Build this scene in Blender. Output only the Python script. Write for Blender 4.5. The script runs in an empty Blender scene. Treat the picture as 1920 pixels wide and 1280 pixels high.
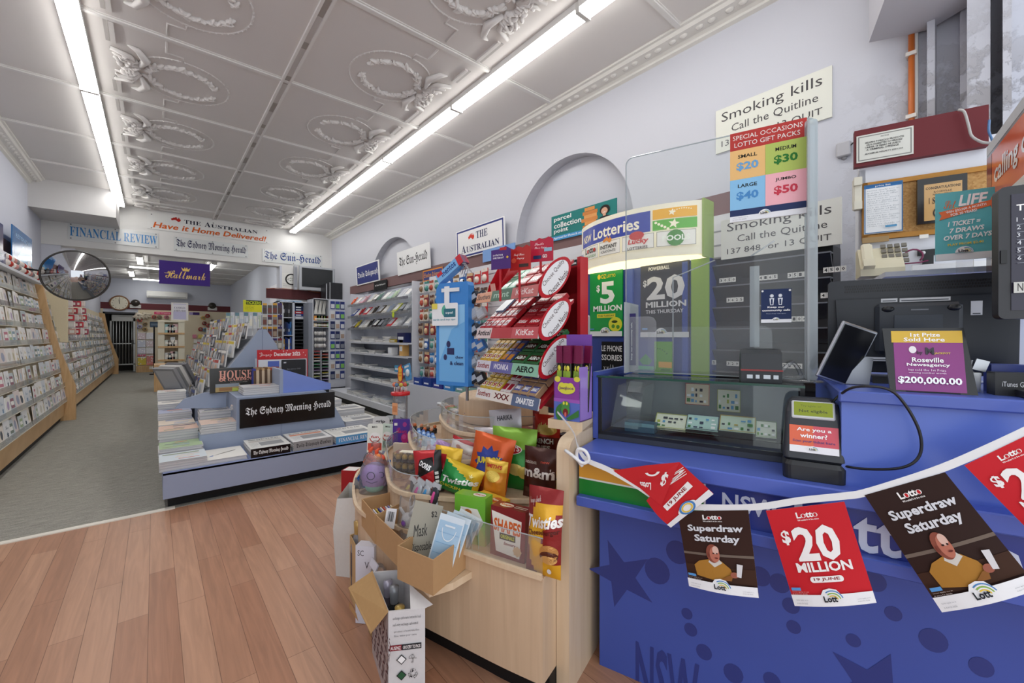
import bpy, bmesh, math, random
from mathutils import Matrix, Vector
from mathutils.geometry import tessellate_polygon
sc = bpy.context.scene
COL = sc.collection
# ---------------------------------------------------------------- camera
F = 786.0; TH = math.atan(671 / F); CT, ST = math.cos(TH), math.sin(TH); HC = 1.3
cam = bpy.data.cameras.new('camera'); camo = bpy.data.objects.new('camera', cam); COL.objects.link(camo)
cam.sensor_width = 36; cam.lens = F / 1920 * 36; cam.shift_y = -10 / 1920; cam.clip_start = .02; cam.clip_end = 200
camo.location = (0, 0, HC); camo.rotation_euler = (math.pi / 2, 0, -TH)
sc.camera = camo
# ---------------------------------------------------------------- world (overcast street daylight through the open shop front), exposure
w = bpy.data.worlds.new('street_daylight'); sc.world = w; w.use_nodes = True
w.node_tree.nodes['Background'].inputs[0].default_value = (.90, .95, 1, 1)
w.node_tree.nodes['Background'].inputs[1].default_value = 1.5
vs = sc.view_settings; vs.view_transform = 'Standard'; vs.look = 'None'; vs.gamma = 1; vs.use_curve_mapping = False
vs.exposure = 0.18
TUBE = 14.0      # emission of the fluorescent tubes
sc.cycles.max_bounces = 8; sc.cycles.diffuse_bounces = 4; sc.cycles.glossy_bounces = 4
sc.cycles.transparent_max_bounces = 24; sc.cycles.transmission_bounces = 6
sc.cycles.sample_clamp_indirect = 6
# ---------------------------------------------------------------- pixel -> place on a known plane
def ray(px, py):
    r = (px - 960) / F; u = -(py - 630) / F
    return (r * CT + ST, -r * ST + CT, u)
def onZ(px, py, z): a = ray(px, py); t = (z - HC) / a[2]; return Vector((a[0] * t, a[1] * t, z))
def onX(px, py, x): a = ray(px, py); t = x / a[0]; return Vector((x, a[1] * t, HC + a[2] * t))
def onY(px, py, y): a = ray(px, py); t = y / a[1]; return Vector((a[0] * t, y, HC + a[2] * t))
def onD(px, py, d): a = ray(px, py); return Vector((a[0] * d, a[1] * d, HC + a[2] * d))
CA = math.radians(17.8); UX = (math.sin(CA), -math.cos(CA)); NX = (math.cos(CA), math.sin(CA))
A0 = onZ(1080, 845, .88); CR = math.atan2(UX[1], UX[0])      # service counter frame: s along it, n into it
def wor(s, n, z): return Vector((A0.x + s * UX[0] + n * NX[0], A0.y + s * UX[1] + n * NX[1], z))
def loc_(p): dx, dy = p[0] - A0.x, p[1] - A0.y; return Vector((dx * UX[0] + dy * UX[1], dx * NX[0] + dy * NX[1], p[2]))
def onN(px, py, n):
    a = ray(px, py); t = (n + A0.x * NX[0] + A0.y * NX[1]) / (a[0] * NX[0] + a[1] * NX[1]); return loc_((a[0] * t, a[1] * t, HC + a[2] * t))
R90 = math.pi / 2
# ---------------------------------------------------------------- colours and materials
def lin(c):
    if isinstance(c, str):
        c = c.lstrip('#'); c = [int(c[i:i + 2], 16) / 255 for i in (0, 2, 4)]
    return tuple((x / 12.92 if x <= .04045 else ((x + .055) / 1.055) ** 2.4) for x in c[:3]) + (1,)
MATS = {}
def nmat(name):
    m = bpy.data.materials.new(name); m.use_nodes = True; nt = m.node_tree; MATS[name] = m
    return m, nt, nt.nodes['Principled BSDF'], lambda t, **k: _node(nt, t, k)
def _node(nt, t, k):
    n = nt.nodes.new('ShaderNode' + t)
    for a, b in k.items():
        if a.startswith('i_'): n.inputs[a[2:].replace('_', ' ')].default_value = b
        else: setattr(n, a, b)
    return n
def attr_mat(name, rough=.5, metal=0, spec=.5, noise=0, bump=0, scale=30, coat=0, trans=0):
    m, nt, b, N = nmat(name); L = nt.links.new
    a = N('VertexColor', layer_name='Col'); out = a.outputs[0]
    if noise or bump:
        t = N('TexCoord'); no = N('TexNoise'); no.inputs['Scale'].default_value = scale; no.inputs['Detail'].default_value = 4
        L(t.outputs['Object'], no.inputs['Vector'])
        if noise:
            r = N('MapRange'); r.inputs[3].default_value = 1 - noise; r.inputs[4].default_value = 1 + noise
            L(no.outputs[0], r.inputs[0]); x = N('VectorMath', operation='SCALE'); L(out, x.inputs[0]); L(r.outputs[0], x.inputs['Scale']); out = x.outputs[0]
        if bump:
            bp = N('Bump'); bp.inputs['Strength'].default_value = bump; bp.inputs['Distance'].default_value = .01; L(no.outputs[0], bp.inputs['Height']); L(bp.outputs[0], b.inputs['Normal'])
    L(out, b.inputs['Base Color']); b.inputs['Roughness'].default_value = rough; b.inputs['Metallic'].default_value = metal
    b.inputs['Specular IOR Level'].default_value = spec; b.inputs['Coat Weight'].default_value = coat
    b.inputs['Coat Roughness'].default_value = .08
    if trans: b.inputs['Transmission Weight'].default_value = trans
    return m
attr_mat('paper', .65, spec=.25)
attr_mat('plastic', .38, noise=.04)
attr_mat('gloss', .18, spec=.5)
attr_mat('foil', .28, metal=.25, bump=.25, scale=22)
attr_mat('metal', .3, metal=.9, noise=.05)
attr_mat('board', .75, spec=.2, noise=.05, scale=60)
attr_mat('paint', .55, spec=.3, noise=.03, scale=6)
attr_mat('wall', .7, spec=.2, noise=.03, scale=1.5, bump=.05)
attr_mat('blue', .32, spec=.5, noise=.05, scale=3)
attr_mat('cloth', .9, spec=.1, noise=.12, bump=.4, scale=120)
attr_mat('mirror', .03, metal=1)
_m = attr_mat('backlit', .3); _b = _m.node_tree.nodes['Principled BSDF']; _m.node_tree.links.new(_m.node_tree.nodes['Color Attribute'].outputs[0], _b.inputs['Emission Color']); _b.inputs['Emission Strength'].default_value = .2
def clear_mat(name, tint=(1, 1, 1, 1), refl=1.0, milk=0.0):
    m, nt, b, N = nmat(name); L = nt.links.new
    tr = N('BsdfTransparent'); tr.inputs[0].default_value = tint
    gl = N('BsdfGlossy'); gl.inputs['Roughness'].default_value = .02
    fr = N('Fresnel'); fr.inputs[0].default_value = 1.45
    mu = N('Math', operation='MULTIPLY'); mu.inputs[1].default_value = refl; L(fr.outputs[0], mu.inputs[0])
    mx = N('MixShader'); L(mu.outputs[0], mx.inputs[0]); L(tr.outputs[0], mx.inputs[1]); L(gl.outputs[0], mx.inputs[2]); o = mx.outputs[0]
    if milk:
        df = N('BsdfDiffuse'); df.inputs[0].default_value = (.85, .88, .9, 1); m2 = N('MixShader'); m2.inputs[0].default_value = milk
        L(o, m2.inputs[1]); L(df.outputs[0], m2.inputs[2]); o = m2.outputs[0]
    L(o, nt.nodes['Material Output'].inputs[0])
clear_mat('acrylic', (.975, .985, .985, 1), .5, .06)
clear_mat('glass', (.95, .975, .965, 1), 1.0, .0)
clear_mat('film', (.96, .96, .97, 1), .9, .10)
clear_mat('edge', (.75, .82, .84, 1), .9, .35)
clear_mat('screen', (.97, .985, .985, 1), .8, .035)
def emit_mat(name, col, s):
    m, nt, b, N = nmat(name); e = N('Emission'); e.inputs[0].default_value = col; e.inputs[1].default_value = s
    nt.links.new(e.outputs[0], nt.nodes['Material Output'].inputs[0])
emit_mat('tube', (1, .985, .95, 1), TUBE)
emit_mat('tube_warm', (1, .86, .5, 1), 1.6)
emit_mat('lcd', (.30, .36, .06, 1), .75)
def wood_mat(name, c1, c2, sx, sy, sz, rough=.45):
    m, nt, b, N = nmat(name); L = nt.links.new
    t = N('TexCoord'); mp = N('Mapping'); mp.inputs['Scale'].default_value = (sx, sy, sz); L(t.outputs['Object'], mp.inputs[0])
    n1 = N('TexNoise'); n1.inputs['Scale'].default_value = 1; n1.inputs['Detail'].default_value = 6; n1.inputs['Distortion'].default_value = .6; L(mp.outputs[0], n1.inputs['Vector'])
    r = N('ValToRGB'); r.color_ramp.elements[0].position = .3; r.color_ramp.elements[1].position = .72
    r.color_ramp.elements[0].color = lin(c1); r.color_ramp.elements[1].color = lin(c2); L(n1.outputs[0], r.inputs[0]); L(r.outputs[0], b.inputs['Base Color'])
    b.inputs['Roughness'].default_value = rough; b.inputs['Specular IOR Level'].default_value = .35
wood_mat('beech', '#c9ad8f', '#d9be9f', 30, 30, 1.6)
wood_mat('beech_pale', '#d3b999', '#e0caad', 30, 30, 1.5)
wood_mat('oak', '#c9a070', '#deb98a', 24, 2.0, 3.0)
wood_mat('melamine', '#dccfb4', '#e3d7be', 6, 6, 2)
def floor_mats():
    m, nt, b, N = nmat('planks'); L = nt.links.new
    t = N('TexCoord'); mp = N('Mapping'); mp.inputs['Rotation'].default_value = (0, 0, R90); mp.inputs['Location'].default_value = (.3, .02, 0); L(t.outputs['Object'], mp.inputs[0])
    br = N('TexBrick', offset=.37, offset_frequency=2); L(mp.outputs[0], br.inputs['Vector'])
    for k, v in {'Scale': 1, 'Mortar Size': .0012, 'Mortar Smooth': .1, 'Bias': 0, 'Brick Width': 1.15, 'Row Height': .107}.items(): br.inputs[k].default_value = v
    br.inputs['Color1'].default_value = lin('#a5755a'); br.inputs['Color2'].default_value = lin('#bc9074'); br.inputs['Mortar'].default_value = lin('#7a543f')
    m2 = N('Mapping'); m2.inputs['Scale'].default_value = (26, 1.6, 1); L(t.outputs['Object'], m2.inputs[0])
    n1 = N('TexNoise'); n1.inputs['Scale'].default_value = 1.2; n1.inputs['Detail'].default_value = 7; n1.inputs['Distortion'].default_value = 1.4; L(m2.outputs[0], n1.inputs['Vector'])
    r = N('MapRange'); r.inputs[1].default_value = .3; r.inputs[2].default_value = .7; r.inputs[3].default_value = .84; r.inputs[4].default_value = 1.1; L(n1.outputs[0], r.inputs[0])
    x = N('VectorMath', operation='SCALE'); L(br.outputs[0], x.inputs[0]); L(r.outputs[0], x.inputs['Scale']); L(x.outputs[0], b.inputs['Base Color'])
    b.inputs['Roughness'].default_value = .38; b.inputs['Specular IOR Level'].default_value = .4
    m, nt, b, N = nmat('carpet'); L = nt.links.new
    t = N('TexCoord'); n1 = N('TexNoise'); n1.inputs['Scale'].default_value = 140; n1.inputs['Detail'].default_value = 3; L(t.outputs['Object'], n1.inputs['Vector'])
    m2 = N('Mapping'); m2.inputs['Scale'].default_value = (9, 60, 1); L(t.outputs['Object'], m2.inputs[0]); n2 = N('TexNoise'); n2.inputs['Scale'].default_value = 1; L(m2.outputs[0], n2.inputs['Vector'])
    mx = N('Math', operation='ADD'); L(n1.outputs[0], mx.inputs[0]); L(n2.outputs[0], mx.inputs[1])
    r = N('ValToRGB'); r.color_ramp.elements[0].color = lin('#84827b'); r.color_ramp.elements[1].color = lin('#aeaba2'); r.color_ramp.elements[0].position = .35; r.color_ramp.elements[1].position = .68
    h = N('Math', operation='MULTIPLY'); h.inputs[1].default_value = .5; L(mx.outputs[0], h.inputs[0]); L(h.outputs[0], r.inputs[0]); L(r.outputs[0], b.inputs['Base Color'])
    b.inputs['Roughness'].default_value = .95; b.inputs['Specular IOR Level'].default_value = .1
    bp = N('Bump'); bp.inputs['Strength'].default_value = .4; bp.inputs['Distance'].default_value = .004; L(n1.outputs[0], bp.inputs['Height']); L(bp.outputs[0], b.inputs['Normal'])
    # old plaster: pale lilac paint, crumbling low on the street end
    m, nt, b, N = nmat('plaster'); L = nt.links.new
    t = N('TexCoord'); sp = N('SeparateXYZ'); L(t.outputs['Object'], sp.inputs[0])
    n1 = N('TexNoise'); n1.inputs['Scale'].default_value = 9; n1.inputs['Detail'].default_value = 8; n1.inputs['Roughness'].default_value = .65; L(t.outputs['Object'], n1.inputs['Vector'])
    g = N('MapRange'); g.inputs[1].default_value = .7; g.inputs[2].default_value = .25; L(sp.outputs[1], g.inputs[0])
    g2 = N('MapRange'); g2.inputs[1].default_value = 2.95; g2.inputs[2].default_value = 2.45; L(sp.outputs[2], g2.inputs[0])
    mu = N('Math', operation='MULTIPLY'); L(g.outputs[0], mu.inputs[0]); L(g2.outputs[0], mu.inputs[1])
    th = N('MapRange'); th.inputs[1].default_value = .47; th.inputs[2].default_value = .55; L(n1.outputs[0], th.inputs[0])
    m3 = N('Math', operation='MULTIPLY'); L(mu.outputs[0], m3.inputs[0]); L(th.outputs[0], m3.inputs[1])
    mc = N('MixRGB'); mc.inputs[1].default_value = lin('#cacbd3'); mc.inputs[2].default_value = lin('#a8a6aa'); L(m3.outputs[0], mc.inputs[0]); L(mc.outputs[0], b.inputs['Base Color'])
    bp = N('Bump'); bp.inputs['Strength'].default_value = .6; bp.inputs['Distance'].default_value = .01; L(m3.outputs[0], bp.inputs['Height']); L(bp.outputs[0], b.inputs['Normal'])
    b.inputs['Roughness'].default_value = .6; b.inputs['Specular IOR Level'].default_value = .3
    m, nt, b, N = nmat('cork'); L = nt.links.new
    t = N('TexCoord'); v = N('TexVoronoi'); v.inputs['Scale'].default_value = 160; L(t.outputs['Object'], v.inputs['Vector'])
    r = N('ValToRGB'); r.color_ramp.elements[0].color = lin('#a97a45'); r.color_ramp.elements[1].color = lin('#c99f66'); L(v.outputs['Color'], r.inputs[0]); L(r.outputs[0], b.inputs['Base Color']); b.inputs['Roughness'].default_value = .9
floor_mats()
# ---------------------------------------------------------------- mesh builder
class MB:
    def __init__(s): s.v = []; s.f = []; s.c = []; s.m = []; s.slots = []; s.sm = []
    def slot(s, n):
        if n not in s.slots: s.slots.append(n)
        return s.slots.index(n)
    def add(s, vs, fs, col='#ffffff', mat='paper', M=None, smooth=False):
        o = len(s.v); k = s.slot(mat)
        if M is not None: vs = [M @ Vector(p) for p in vs]
        s.v += [tuple(p) for p in vs]
        multi = isinstance(col, list)
        for i, f in enumerate(fs):
            s.f.append(tuple(o + j for j in f)); s.c.append(lin(col[i] if multi else col)); s.m.append(k); s.sm.append(smooth)
        return s
    def box(s, x0, y0, z0, x1, y1, z1, col='#ffffff', mat='paper', M=None, bev=0):
        if bev:
            b = bev; pts = []
            for z, e in ((z0, b), (z0 + b, 0), (z1 - b, 0), (z1, b)):
                r = [(x0 + b, y0 + e), (x1 - b, y0 + e), (x1 - e, y0 + b), (x1 - e, y1 - b), (x1 - b, y1 - e), (x0 + b, y1 - e), (x0 + e, y1 - b), (x0 + e, y0 + b)]
                pts += [(p, q, z) for p, q in r]
            fs = [tuple(range(7, -1, -1)), tuple(range(24, 32))]
            for k in range(3): fs += [(k * 8 + i, k * 8 + (i + 1) % 8, k * 8 + 8 + (i + 1) % 8, k * 8 + 8 + i) for i in range(8)]
            return s.add(pts, fs, col, mat, M)
        v = [(x, y, z) for z in (z0, z1) for x, y in ((x0, y0), (x1, y0), (x1, y1), (x0, y1))]
        return s.add(v, [(3, 2, 1, 0), (4, 5, 6, 7), (0, 1, 5, 4), (1, 2, 6, 5), (2, 3, 7, 6), (3, 0, 4, 7)], col, mat, M)
    def prism(s, pts, a0, a1, axis='y', col='#ffffff', mat='paper', M=None, holes=None):
        """outline pts (2D) extruded from a0 to a1 along axis: y -> pts are (x,z); x -> (y,z); z -> (x,y)"""
        f = {'y': lambda p, a: (p[0], a, p[1]), 'x': lambda p, a: (a, p[0], p[1]), 'z': lambda p, a: (p[0], p[1], a)}[axis]
        loops = [list(pts)] + [list(h) for h in (holes or [])]; fl = [p for l in loops for p in l]; n = len(fl)
        tri = [tuple(t) for t in tessellate_polygon([[Vector((p[0], p[1], 0)) for p in l] for l in loops])] if len(fl) > 4 or holes else [tuple(range(n))]
        v = [f(p, a0) for p in fl] + [f(p, a1) for p in fl]; fs = list(tri) + [tuple(n + i for i in reversed(t)) for t in tri]; o = 0
        for l in loops:
            m = len(l); fs += [(o + i, o + (i + 1) % m, n + o + (i + 1) % m, n + o + i) for i in range(m)]; o += m
        return s.add(v, fs, col, mat, M)
    def tube(s, path, r, col='#ffffff', mat='plastic', n=8, M=None, cap=True, closed=False):
        P = [Vector(p) for p in path]; v = []; fs = []; m = len(P); prev = None
        for i, p in enumerate(P):
            a = P[(i - 1) % m] if (closed or i > 0) else p; b = P[(i + 1) % m] if (closed or i < m - 1) else p
            t = (b - a).normalized()
            if prev is None: x = t.orthogonal().normalized()
            else: x = (prev - t * prev.dot(t)).normalized()
            prev = x; y = t.cross(x); rr = r[i] if isinstance(r, (list, tuple)) else r
            v += [p + (x * math.cos(k * 2 * math.pi / n) + y * math.sin(k * 2 * math.pi / n)) * rr for k in range(n)]
        for i in range(m if closed else m - 1):
            j = (i + 1) % m
            fs += [(i * n + k, i * n + (k + 1) % n, j * n + (k + 1) % n, j * n + k) for k in range(n)]
        if cap and not closed: fs += [tuple(range(n - 1, -1, -1)), tuple((m - 1) * n + k for k in range(n))]
        return s.add(v, fs, col, mat, M, smooth=True)
    def lathe(s, prof, col='#ffffff', mat='plastic', n=20, M=None, smooth=True, a0=0, a1=None):
        full = a1 is None; a1 = 2 * math.pi if full else a1; c = n if full else n + 1; v = []; fs = []
        for r, z in prof: v += [(r * math.cos(a0 + (a1 - a0) * k / n), r * math.sin(a0 + (a1 - a0) * k / n), z) for k in range(c)]
        for i in range(len(prof) - 1):
            fs += [(i * c + k, i * c + (k + 1) % c, (i + 1) * c + (k + 1) % c, (i + 1) * c + k) for k in range(n)]
        if isinstance(col, list): col = [q for q in col for _ in range(n)]
        return s.add(v, fs, col, mat, M, smooth=smooth)
    def ball(s, c, r, col='#ffffff', mat='plastic', n=12, M=None):
        rx, ry, rz = r if isinstance(r, (tuple, list)) else (r, r, r); k = max(4, n // 2)
        T = Matrix.Translation(c) @ Matrix.Diagonal((rx, ry, rz, 1))
        return s.lathe([(max(1e-4, math.sin(math.pi * i / k)), -math.cos(math.pi * i / k)) for i in range(k + 1)], col, mat, n, (M @ T) if M is not None else T)
    def grid(s, fn, nu, nv, col='#ffffff', mat='gloss', M=None, smooth=True, colfn=None):
        v = [fn(i / nu, j / nv) for j in range(nv + 1) for i in range(nu + 1)]; w_ = nu + 1
        fs = [(j * w_ + i, j * w_ + i + 1, (j + 1) * w_ + i + 1, (j + 1) * w_ + i) for j in range(nv) for i in range(nu)]
        if colfn: col = [colfn((i + .5) / nu, (j + .5) / nv) for j in range(nv) for i in range(nu)]
        return s.add(v, fs, col, mat, M, smooth=smooth)
    def data(s, name):
        me = bpy.data.meshes.new(name); me.from_pydata(s.v, [], s.f)
        for n in s.slots: me.materials.append(MATS[n])
        me.polygons.foreach_set('material_index', s.m); me.polygons.foreach_set('use_smooth', s.sm)
        ca = me.color_attributes.new('Col', 'FLOAT_COLOR', 'CORNER'); buf = []
        for f, c in zip(s.f, s.c): buf += list(c) * len(f)
        ca.data.foreach_set('color', buf); me.update(); return me
    def build(s, name, parent=None, loc=None, rot=None, M=None):
        o = bpy.data.objects.new(name, s.data(name)); COL.objects.link(o)
        if parent: o.parent = parent
        if M is not None: o.matrix_world = M
        if loc is not None: o.location = loc
        if rot is not None: o.rotation_euler = rot if isinstance(rot, (tuple, list)) else (0, 0, rot)
        return o
# ---------------------------------------------------------------- lettering
_G = {}
FR = {**{c: chr(0x1D56C + i) for i, c in enumerate('ABCDEFGHIJKLMNOPQRSTUVWXYZ')}, **{c: chr(0x1D586 + i) for i, c in enumerate('abcdefghijklmnopqrstuvwxyz')}}
SE = {**{c: chr(0x1D400 + i) for i, c in enumerate('ABCDEFGHIJKLMNOPQRSTUVWXYZ')}, **{c: chr(0x1D41A + i) for i, c in enumerate('abcdefghijklmnopqrstuvwxyz')}}
SC = {**{c: chr(0x1D4D0 + i) for i, c in enumerate('ABCDEFGHIJKLMNOPQRSTUVWXYZ')}, **{c: chr(0x1D4EA + i) for i, c in enumerate('abcdefghijklmnopqrstuvwxyz')}}
def glyphs(t, st, res):
    k = (t, st, res)
    if k not in _G:
        mp = {'F': FR, 'S': SE, 'C': SC}.get(st)
        c = bpy.data.curves.new('g', 'FONT'); c.body = ''.join(mp.get(x, x) for x in t) if mp else t; c.resolution_u = res
        c.offset = {'B': .02, 'H': .032}.get(st, 0)
        o = bpy.data.objects.new('g', c); COL.objects.link(o); me = bpy.data.meshes.new_from_object(o)
        v = [(p.co.x, p.co.y) for p in me.vertices]; fs = []
        for p in me.polygons:
            q = list(p.vertices); a = sum(v[q[i]][0] * v[q[(i + 1) % len(q)]][1] - v[q[(i + 1) % len(q)]][0] * v[q[i]][1] for i in range(len(q)))
            if abs(a) > 1e-7: fs.append(q if a > 0 else q[::-1])
        bpy.data.objects.remove(o); bpy.data.curves.remove(c); bpy.data.meshes.remove(me)
        xs = [p[0] for p in v] or [0, 1]; ys = [p[1] for p in v] or [0, 1]
        _G[k] = (v, fs, min(xs), max(xs), min(ys), max(ys))
    return _G[k]
class Art:
    """flat printed artwork in the x-z plane facing -y, layered by fractions of a millimetre; fn bends it onto a surface"""
    def __init__(s, mb, M=None, mat='paper', fn=None, y=0, step=.0004, seg=0): s.seg = seg; s.mb = mb; s.M = M; s.mat = mat; s.fn = fn; s.k = 0; s.y = y; s.st = step
    def _put(s, pts, fs, col):
        s.k += 1; y = s.y - s.k * s.st
        if s.seg and s.fn:
            P = [tuple(p) for p in pts]; T = [(f[0], f[i], f[i + 1]) for f in fs for i in range(1, len(f) - 1)]; out = []
            while T:
                t = T.pop(); L = [((P[t[i]][0] - P[t[(i + 1) % 3]][0]) ** 2 + (P[t[i]][1] - P[t[(i + 1) % 3]][1]) ** 2, i) for i in range(3)]; m, i = max(L)
                if m < s.seg ** 2 or len(P) > 6000: out.append(t); continue
                a, c, d = t[i], t[(i + 1) % 3], t[(i + 2) % 3]; P.append(((P[a][0] + P[c][0]) / 2, (P[a][1] + P[c][1]) / 2)); k = len(P) - 1; T += [(a, k, d), (k, c, d)]
            pts, fs = P, out
        vs = [s.fn(p[0], p[1], s.k * s.st) if s.fn else (p[0], y, p[1]) for p in pts]
        s.mb.add(vs, fs, col, s.mat, s.M)
    def poly(s, pts, col):
        f = [(0, 1, 2, 3)] if len(pts) == 4 else [tuple(t) for t in tessellate_polygon([[Vector((p[0], p[1], 0)) for p in pts]])]
        fs = []
        for q in f:
            a = sum(pts[q[i]][0] * pts[q[(i + 1) % len(q)]][1] - pts[q[(i + 1) % len(q)]][0] * pts[q[i]][1] for i in range(len(q)))
            fs.append(q if a > 0 else q[::-1])
        s._put(pts, fs, col); return s
    def rect(s, x0, z0, x1, z1, col):
        if s.fn:
            n = 6; return s._put([(x0 + (x1 - x0) * i / n, z) for z in (z0, z1) for i in range(n + 1)], [(i, i + 1, n + 2 + i, n + 1 + i) for i in range(n)], col) or s
        return s.poly([(x0, z0), (x1, z0), (x1, z1), (x0, z1)], col)
    def ell(s, cx, cz, rx, rz, col, n=20, a0=0, a1=6.2832):
        return s.poly([(cx + rx * math.cos(a0 + (a1 - a0) * i / n), cz + rz * math.sin(a0 + (a1 - a0) * i / n)) for i in range(n if a1 - a0 > 6.2 else n + 1)], col)
    def ring(s, cx, cz, r0, r1, col, a0=0, a1=6.2832, n=16, e=1):
        p = []
        for i in range(n + 1):
            a = a0 + (a1 - a0) * i / n; p += [(cx + r0 * math.cos(a), cz + r0 * e * math.sin(a)), (cx + r1 * math.cos(a), cz + r1 * e * math.sin(a))]
        s._put(p, [(2 * i, 2 * i + 1, 2 * i + 3, 2 * i + 2) for i in range(n)], col); return s
    def star(s, cx, cz, r, col, q=.42, n=5, a=0):
        return s.poly([(cx + r * (1 if i % 2 == 0 else q) * math.sin(a + math.pi * i / n), cz + r * (1 if i % 2 == 0 else q) * math.cos(a + math.pi * i / n)) for i in range(2 * n)], col)
    def frame(s, x0, z0, x1, z1, t, col):
        s._put([(x0, z0), (x1, z0), (x1, z1), (x0, z1), (x0 + t, z0 + t), (x1 - t, z0 + t), (x1 - t, z1 - t), (x0 + t, z1 - t)], [(0, 1, 5, 4), (1, 2, 6, 5), (2, 3, 7, 6), (3, 0, 4, 7)], col); return s
    def text(s, t, x0, z0, x1, z1, col='#111111', st='R', shear=0, rot=0, res=2):
        """lettering fitted to the box x0..x1, z0..z1"""
        v, fs, a, b, c, d = glyphs(t, st, res); sx = (x1 - x0) / max(1e-6, b - a); sz = (z1 - z0) / max(1e-6, d - c)
        p = [(x0 + (q[0] - a) * sx + shear * (q[1] - c) * sz, z0 + (q[1] - c) * sz) for q in v]
        if rot:
            cx, cz = (x0 + x1) / 2, (z0 + z1) / 2; co, si = math.cos(rot), math.sin(rot)
            p = [(cx + (x - cx) * co - (z - cz) * si, cz + (x - cx) * si + (z - cz) * co) for x, z in p]
        s._put(p, fs, col); return s
    def fine(s, x0, z0, x1, z1, n, col='#555555', words='terms apply see in store for details of this offer today'):
        """n lines of tiny print"""
        h = (z1 - z0) / n; ws = words.split()
        for i in range(n):
            q = ' '.join(ws[(i * 3 + j) % len(ws)] for j in range(4)); s.text(q, x0, z1 - (i + .8) * h, x0 + (x1 - x0) * (1, .9, .96, .7)[i % 4], z1 - (i + .2) * h, col, res=1)
        return s
# ---------------------------------------------------------------- things, parts, copies
def tag(o, label=None, cat=None, group=None, kind=None):
    if label: o['label'] = label
    if cat: o['category'] = cat
    if group: o['group'] = group
    if kind: o['kind'] = kind
    return o
def empty(name, loc=(0, 0, 0), rot=0, label=None, cat=None, group=None):
    o = bpy.data.objects.new(name, None); COL.objects.link(o); o.location = loc; o.empty_display_size = .05
    o.rotation_euler = rot if isinstance(rot, (tuple, list)) else (0, 0, rot)
    return tag(o, label, cat, group)
def copy_tree(o, loc=None, rot=None, label=None, group=None, parent=None, data=None):
    c = o.copy(); COL.objects.link(c)
    if parent: c.parent = parent
    if loc is not None: c.location = loc
    if rot is not None: c.rotation_euler = rot if isinstance(rot, (tuple, list)) else (0, 0, rot)
    if data: c.data = data
    for ch in KIDS.get(o.name, []): KIDS.setdefault(c.name, []).append(copy_tree(ch, parent=c))
    return tag(c, label, None, group)
KIDS = {}
def part(name, mb, parent, label=None, **k):
    o = mb.build(name, parent, **k); KIDS.setdefault(parent.name, []).append(o)
    if label: o['label'] = label
    return o
def struct(name, mb, **k): return tag(mb.build(name, **k), kind='structure')
def thing(name, mb, label, cat, group=None, **k): return tag(mb.build(name, **k), label, cat, group)
RZ = lambda a: Matrix.Rotation(a, 4, 'Z'); RX = lambda a: Matrix.Rotation(a, 4, 'X'); RY = lambda a: Matrix.Rotation(a, 4, 'Y')
TR = lambda x, y, z: Matrix.Translation((x, y, z))
# ================================================================ THE SETTING
XL, XR, YB, ZC = -1.42, 3.19, 10.3, 3.66
YE = 20.4; XE = 2.35; ZE = 3.35       # rear room: end wall, right wall, ceiling
b = MB(); b.box(-1.6, -2.0, -.1, 6.0, 4.07, 0, mat='planks'); struct('floor_timber', b)
b = MB(); b.box(-1.6, 4.07, -.1, 3.4, YE + 1.2, .002, mat='carpet'); struct('floor_carpet', b)
b = MB(); b.box(XL, 4.05, 0, .12, 4.10, .007, '#e9e4d8', 'paint'); struct('trim_1', b)
# ceiling panels with battens
b = MB(); b.box(XL - .1, -.3, ZC, XR + .6, YB, ZC + .1, '#e0dcd9', 'wall'); struct('ceiling', b)
XM = .927; YR = [2.96, 4.29, 5.66, 7.03, 8.38, 9.72]; YR = [YR[0] - 1.36 * 2, YR[0] - 1.36] + YR
b = MB()
for y in YR: b.box(XL, y - .018, ZC - .02, XR, y + .018, ZC, '#e4e2df', 'paint'); b.box(XL, y - .028, ZC - .008, XR, y + .028, ZC, '#e0deda', 'paint')
struct('trim_2', b)
b = MB(); b.box(XM - .04, -.3, ZC - .012, XM + .04, YB, ZC, '#cfcbc8', 'paint'); b.box(XM - .042, -.3, ZC - .024, XM - .022, YB, ZC, '#e9e7e4', 'paint'); b.box(XM + .022, -.3, ZC - .024, XM + .042, YB, ZC, '#e9e7e4', 'paint')
for i in range(18): b.box(XM - .02, .2 + i * .57, ZC - .014, XM + .02, .29 + i * .57 + (i % 3) * .06, ZC - .011, '#aaa39d', 'paint')
struct('trim_3', b)
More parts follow.
